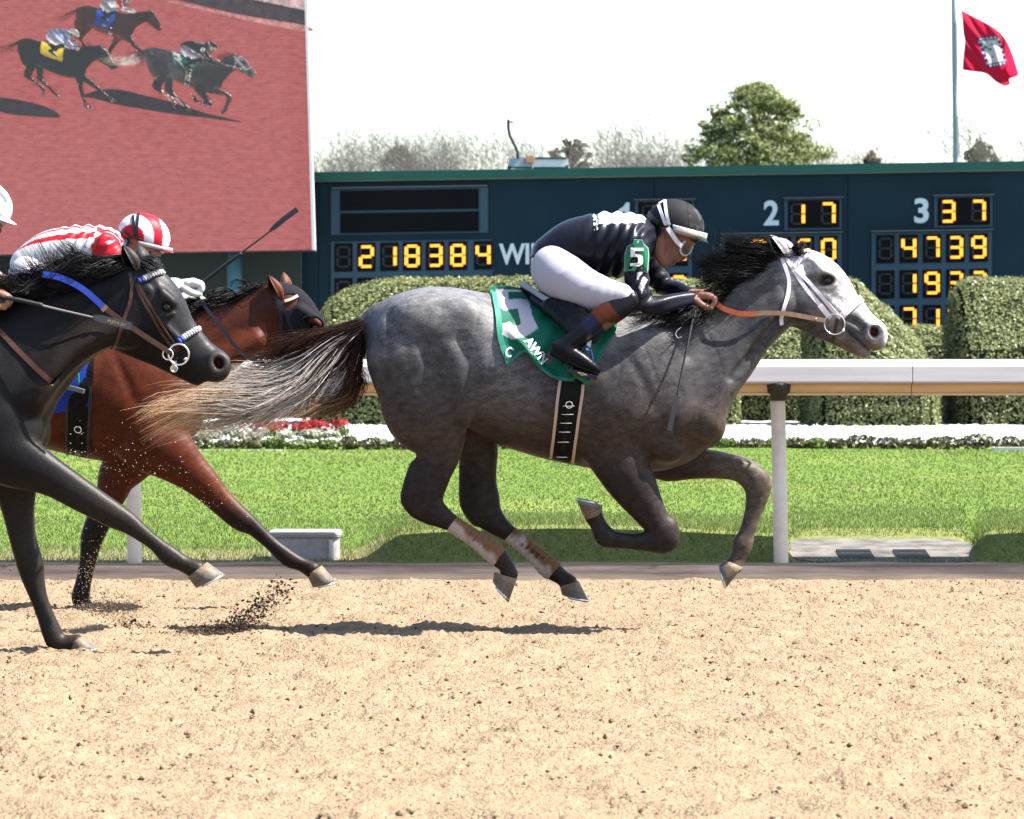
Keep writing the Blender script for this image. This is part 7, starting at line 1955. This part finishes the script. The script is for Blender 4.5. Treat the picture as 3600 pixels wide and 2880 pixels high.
def red_silk(p, b, ab):
    x, y = b.px(p); c = np.tile(np.array([0.36, 0.36, 0.37]), (len(p), 1)); red = np.array([0.27, 0.008, 0.014])
    yo = np.abs(p[:, 1] - b.Y0 - b.dy); ang = np.abs(np.arctan2(yo, p[:, 2] - b.w(0, 865)[2]))
    for lo, hi in ((.0, .12), (.34, .56), (.86, 1.10)): c[(ang > lo) & (ang < hi) & (x < 2205)] = red
    c[(x > 2205) & (y < 815) & ((yo / .045).astype(int) % 2 == 0)] = red
    c[(yo > .13) & (x > 2195) & (x < 2330) & (y > 815)] = red
    c[(x > 2330) & (y > 900)] = (0.36, 0.36, 0.37)
    return c
RBX, RBZ = -2.544, -.014
rbay = HB(GY, dx=RBX, dy=BYH - GY, dz=RBZ)
wr_ = [(375, 868, 52, .95, -.165), (410, 930, 44, .95, -.20), (455, 1000, 37, .95, -.20), (500, 1022, 34, .95, -.18), (570, 1012, 30, .95, -.12), (625, 1002, 24, .95, -.07)]
fr_ = [(385, 868, 50, .95, .165), (440, 940, 42, .95, .19), (520, 1010, 34, .95, .17), (590, 1040, 28, .95, .11), (640, 1052, 23, .95, .07)]
rr, rr_body, (rr_jk, rr_jb) = rider(rbay, "jockey in red and white striped silks with striped cap on the bay horse", "rider", wr_, fr_,
    [fist(672, 1003, -.055, (.98, -.05), .93, -1), fist(684, 1056, .05, (.98, .12), .9, 1)], red_silk, striped_helmet, gb2=bb, silk_m=colmat("red_silk", rough=.4, spec=.25, noise=.05, bump=.1, bscale=40, trans=.1), boot_stripe=False)
# white gloves over both hands
sdg = Sdf(bb.w(600, 1120) - [0, .16, 0], bb.w(760, 950) + [0, .16, 0], .0038)
for h_ in (fist(672, 1003, -.055, (.98, -.05), .93, -1), fist(684, 1056, .05, (.98, .12), .9, 1)):
    for c_ in h_['chains']: bb.ch(sdg, [(n[0], n[1], n[2] + 3.0, n[3], n[4]) for n in c_], .006 if c_[0][2] < 16 else .012, 3)
mesh_part("gloves", sdg, mat("glove_white", (0.36, 0.36, 0.34), .8), rr)
whip(bb, "riding_whip", "black riding whip raised forward in the white-gloved hand", [(700, 1000, -.06), (760, 955, -.07), (860, 880, -.08), (960, 806, -.08)], [(950, 812, -.081), (1000, 770, -.081), (1046, 736, -.08)], [(690, 1012, -.055), (730, 980, -.065), (800, 926, -.074), (850, 890, -.079)], MATS["whip_shaft"], .026)

bs = empty("saddle", tuple(rbay.w(1960, 1080)), "black saddle with green stirrup and wide girth on the bay horse", "saddle")
saddle_mesh(rbay, bs, M_BLK)
M_SG = mat("stirrup_green", (0.008, 0.12, 0.03), .35)
stirrup(bb, 250, 1318, -.36, bs, M_SG, mat("tread_grey", (0.05, 0.06, 0.055), .5)); stirrup(bb, 250, 1318, .36, bs, M_SG, MATS["tread_grey"])
strap("girth", bay_bvh, [(290, 1230), (284, 1330), (278, 1450), (272, 1560), (268, 1655)], .118, M_GIRTH, bs, BYH, thick=.006, off=.004, mirror=BYH)
strap("girth_edge", bay_bvh, [(318, 1360), (316, 1450), (312, 1560), (310, 1660)], .014, mat("girth_trim", (0.014, 0.014, 0.016), .5), bs, BYH, thick=.010, off=.005)
strap("girth_edge", bay_bvh, [(236, 1400), (236, 1480), (236, 1560), (238, 1650)], .014, MATS["girth_trim"], bs, BYH, thick=.010, off=.005)
strap("girth_strap", bay_bvh, [(278, 1490), (276, 1560), (274, 1655)], .024, M_BLK, bs, BYH, thick=.006, off=.012)
for x0 in (250, 290):
    for k in range(4):
        p, n = hit(bay_bvh, x0, 1520 + 31 * k, BYH); bm = bmesh.new(); bmesh.ops.create_uvsphere(bm, u_segments=8, v_segments=6, radius=.0048); bmesh.ops.translate(bm, verts=bm.verts, vec=p + n * .013); me = bpy.data.meshes.new("girth_stud"); bm.to_mesh(me); bm.free(); link("girth_stud", me, M_STEEL, bs, True)
p, n = hit(bay_bvh, 277, 1505, BYH); ring("buckle", p + n * .018, .017, .003, M_STEEL, bs, n, 16)
bcl = empty("saddle_cloth", tuple(bb.w(200, 1300)), "blue saddle cloth with white lettering on the bay horse", "saddle cloth")
def blue_cloth(x, y, U, V): return np.tile(np.array([0.008, 0.030, 0.22]), (len(x), 1))
bco, bcb = cloth_on("cloth", bay_bvh, [(-30, 1100), (100, 1105), (200, 1118), (330, 1140)], [(-30, 1440), (60, 1448), (150, 1450), (226, 1446), (290, 1430), (312, 1425)], [(-30, 1100), (-30, 1280), (-30, 1440)], [(330, 1140), (322, 1280), (312, 1425)], BYH, blue_cloth, M_CLOTH, bcl, nu=60, nv=60, off=.012, wave=lambda x, y, U, V: .008 * np.sin(x * .05 + y * .02) * V)
surf_text("WN", bcb, 150, 1400, 6, 40, M_PRINT, bcl, "lettering", BYH - .3, sx=1.0, off=.004)
bbd = empty("bridle", tuple(bb.w(1000, 1150)), "thin black bridle worn over the bay's blinker hood", "bridle")
M_BB = mat("bridle_black", (0.006, 0.006, 0.012), .5)
S = lambda nm, px, w, m=M_BB: strap(nm, bay_bvh, px, w, m, bbd, BYH - .05, thick=.004, off=.007, mirror=BYH)
S("cheekpiece", [(968, 1040), (984, 1085), (988, 1140), (980, 1200), (972, 1250)], .020); S("cheekpiece", [(985, 1060), (1015, 1130), (1050, 1200), (1090, 1270)], .014)
S("browband", [(1000, 1060), (1025, 1052), (1045, 1042)], .014, mat("brow_white", (0.24, 0.22, 0.18), .6))
for s in (-1, 1): free_strap("rein", bb, [(690, 1040, s * .07), (770, 1140, s * .14), (860, 1250, s * .14), (1000, 1300, s * .10), (1110, 1290, s * .09)], .016, M_BB, bbd)
# ------------------------------------------------------------------ dirt thrown up by the hooves
def build_spray():
    r = np.random.default_rng(5); C = []; S_ = []; K = []
    def path(pts, n, spread, sz, Y, col):
        c = catmull(pts, 10); i = r.integers(len(c), size=n); p = c[i] + r.normal(size=(n, 2)) * np.array(spread)
        y = Y + r.normal(0, .18, n); w = np.array([P(a, b, d) for (a, b), d in zip(p, y)]); w[:, 2] = np.maximum(w[:, 2], .008)
        C.append(w); S_.append(sz * (.25 + 1.2 * r.uniform(size=n) ** 2.5)); K.append(np.array(col) * r.uniform(.6, 1.3, (n, 1)))
    brown = (0.066, 0.044, 0.028); tan = (0.12, 0.088, 0.058)
    path([(700, 2236), (790, 2210), (870, 2165), (930, 2120), (1000, 2065)], 1100, (24, 20), .0075, 19.2, brown)
    path([(560, 2245), (700, 2238), (850, 2225), (900, 2180)], 600, (44, 14), .006, 19.2, brown)
    path([(360, 2120), (400, 2140), (450, 2155)], 900, (34, 28), .0040, 19.6, (0.080, 0.057, 0.037))
    path([(430, 2190), (520, 2220)], 160, (40, 14), .008, 19.4, brown)
    path([(300, 1960), (320, 2010), (290, 2080)], 380, (26, 50), .0034, 19.9, tan)
    path([(450, 1600), (560, 1660), (700, 1760), (800, 1800)], 260, (90, 45), .0028, 19.6, (0.26, 0.22, 0.18))
    path([(300, 1560), (420, 1700), (380, 1850)], 170, (70, 60), .0026, 19.6, (0.24, 0.20, 0.16))
    path([(250, 2140), (330, 2145)], 600, (60, 18), .0036, 20.3, (0.11, 0.08, 0.052))
    path([(20, 2020), (60, 2050), (30, 2110)], 70, (30, 40), .005, 18.6, tan)
    c = np.concatenate(C); s = np.concatenate(S_); k = np.concatenate(K)
    V, f = octa(r, c, s, .75)
    o = link("flying_dirt", pymesh("flying_dirt", V, f, np.repeat(k, 6, 0)), MATS["clod"]); tag(o, "spray of brown dirt clods kicked up behind the galloping hooves", "dirt", kind="stuff")
build_spray()
# ------------------------------------------------------------------ the race as the big screen shows it: a flat, lit picture
def screen_picture(name, things, fx, fy, level, cell=9.0, gain=1.0):
    """flat picture on the screen of a horse and its rider; colours include the light of the filmed scene"""
    Vs, Fs, Cs = [], [], []; off = 0; L = np.array(SUN_TO)
    objs = []
    for t in things:
        objs.append(t); objs += list(t.children)
    for o in objs:
        if o.type != 'MESH' or o.name.startswith(("lens", "eye", "horseshoe", "buckle", "girth_stud")): continue
        me = o.data; n = len(me.vertices); co = np.zeros(n * 3, np.float32); me.vertices.foreach_get("co", co); co = co.reshape(-1, 3)
        nf = len(me.polygons); hair = o.name.startswith(("tail", "mane", "forelock"))
        me.calc_loop_triangles(); k = len(me.loop_triangles); tr = np.zeros(k * 3, np.int32); me.loop_triangles.foreach_get("vertices", tr); tr = tr.reshape(-1, 3)
        if hair: tr = tr[::26]
        a = me.color_attributes.get("Col") if me.color_attributes else None
        if a is not None:
            c = np.zeros(n * 4, np.float32); a.data.foreach_get("color", c); c = c.reshape(-1, 4)[:, :3]
        else:
            b = me.materials[0].node_tree.nodes.get("Principled BSDF") if me.materials else None
            c = np.tile(np.array(b.inputs["Base Color"].default_value[:3] if b else (.05, .05, .05)), (n, 1))
        px = CX + co[:, 0] * F / co[:, 1]; py = HY + (CAMZ - co[:, 2]) * F / co[:, 1]
        nr = np.cross(co[tr[:, 1]] - co[tr[:, 0]], co[tr[:, 2]] - co[tr[:, 0]]); nr /= np.linalg.norm(nr, axis=1, keepdims=True) + 1e-12
        vn = np.zeros_like(co)
        for i in range(3): np.add.at(vn, tr[:, i], nr)
        vn /= np.linalg.norm(vn, axis=1, keepdims=True) + 1e-12
        lit = np.clip(vn @ L, 0, 1) if not hair else np.full(n, .3)
        col = c * (.9 + 3.6 * lit)[:, None] * gain
        # thin out: merge vertices that fall in one picture cell
        key = np.stack([np.floor(px / cell), np.floor(py / cell), np.floor(co[:, 1] / .08)], 1).astype(np.int64)
        if not hair:
            u, inv = np.unique(key, axis=0, return_inverse=True); inv = inv.ravel(); cnt = np.bincount(inv)[:, None]
            m = lambda w: np.stack([np.bincount(inv, w[:, i]) for i in range(w.shape[1])], 1) / cnt
            pos = m(np.stack([px, py, co[:, 1]], 1)); cc = m(col); t3 = inv[tr]
            t3 = t3[(t3[:, 0] != t3[:, 1]) & (t3[:, 1] != t3[:, 2]) & (t3[:, 0] != t3[:, 2])]
            if len(t3): t3 = t3[np.unique(np.sort(t3, 1), axis=0, return_index=True)[1]]
        else: pos, cc, t3 = np.stack([px, py, co[:, 1]], 1), col, tr
        if not len(t3): continue
        sx, sy = fx(pos[:, 0], pos[:, 1]), fy(pos[:, 0], pos[:, 1])
        w = np.stack([(sx - CX) / F * SY, SY - level + (pos[:, 2] - things[0].get("y0", 19.5)) * .006, CAMZ - (sy - HY) / F * SY], 1)
        # the picture ends at the screen's edges
        keep = (sx[t3].min(1) > -690) & (sy[t3].min(1) > -320); t3 = t3[keep]
        Vs.append(w); Fs.append(t3 + off); Cs.append(cc); off += len(w)
    V = np.concatenate(Vs); Fc = np.concatenate(Fs); C = np.concatenate(Cs)
    link(name, pymesh(name, V, Fc, C), shot_mat(), vsn, True)
screen_picture("picture_bay_horse", [bay, rr, bcl, bs], lambda x, y: 567 + (x - 1230) * .185 - (y - 1350) * .02, lambda x, y: 103 + (y - 1350) * .165 + (x - 1230) * .02, .010, 18, .7)
screen_picture("picture_black_horse", [dark, dr, dcl, ds], lambda x, y: 415 + (x - 813) * .176, lambda x, y: 234 + (y - 1273) * .165 + (x - 813) * .03, .022, 19, .9)
screen_picture("picture_grey_horse", [grey, gr, sc_t, sd_t, br], lambda x, y: 902 + (x - 3113) * .215, lambda x, y: 262 + (y - 1165) * .185 + (x - 3113) * .04, .034, 15, .55)
if False:
    pass
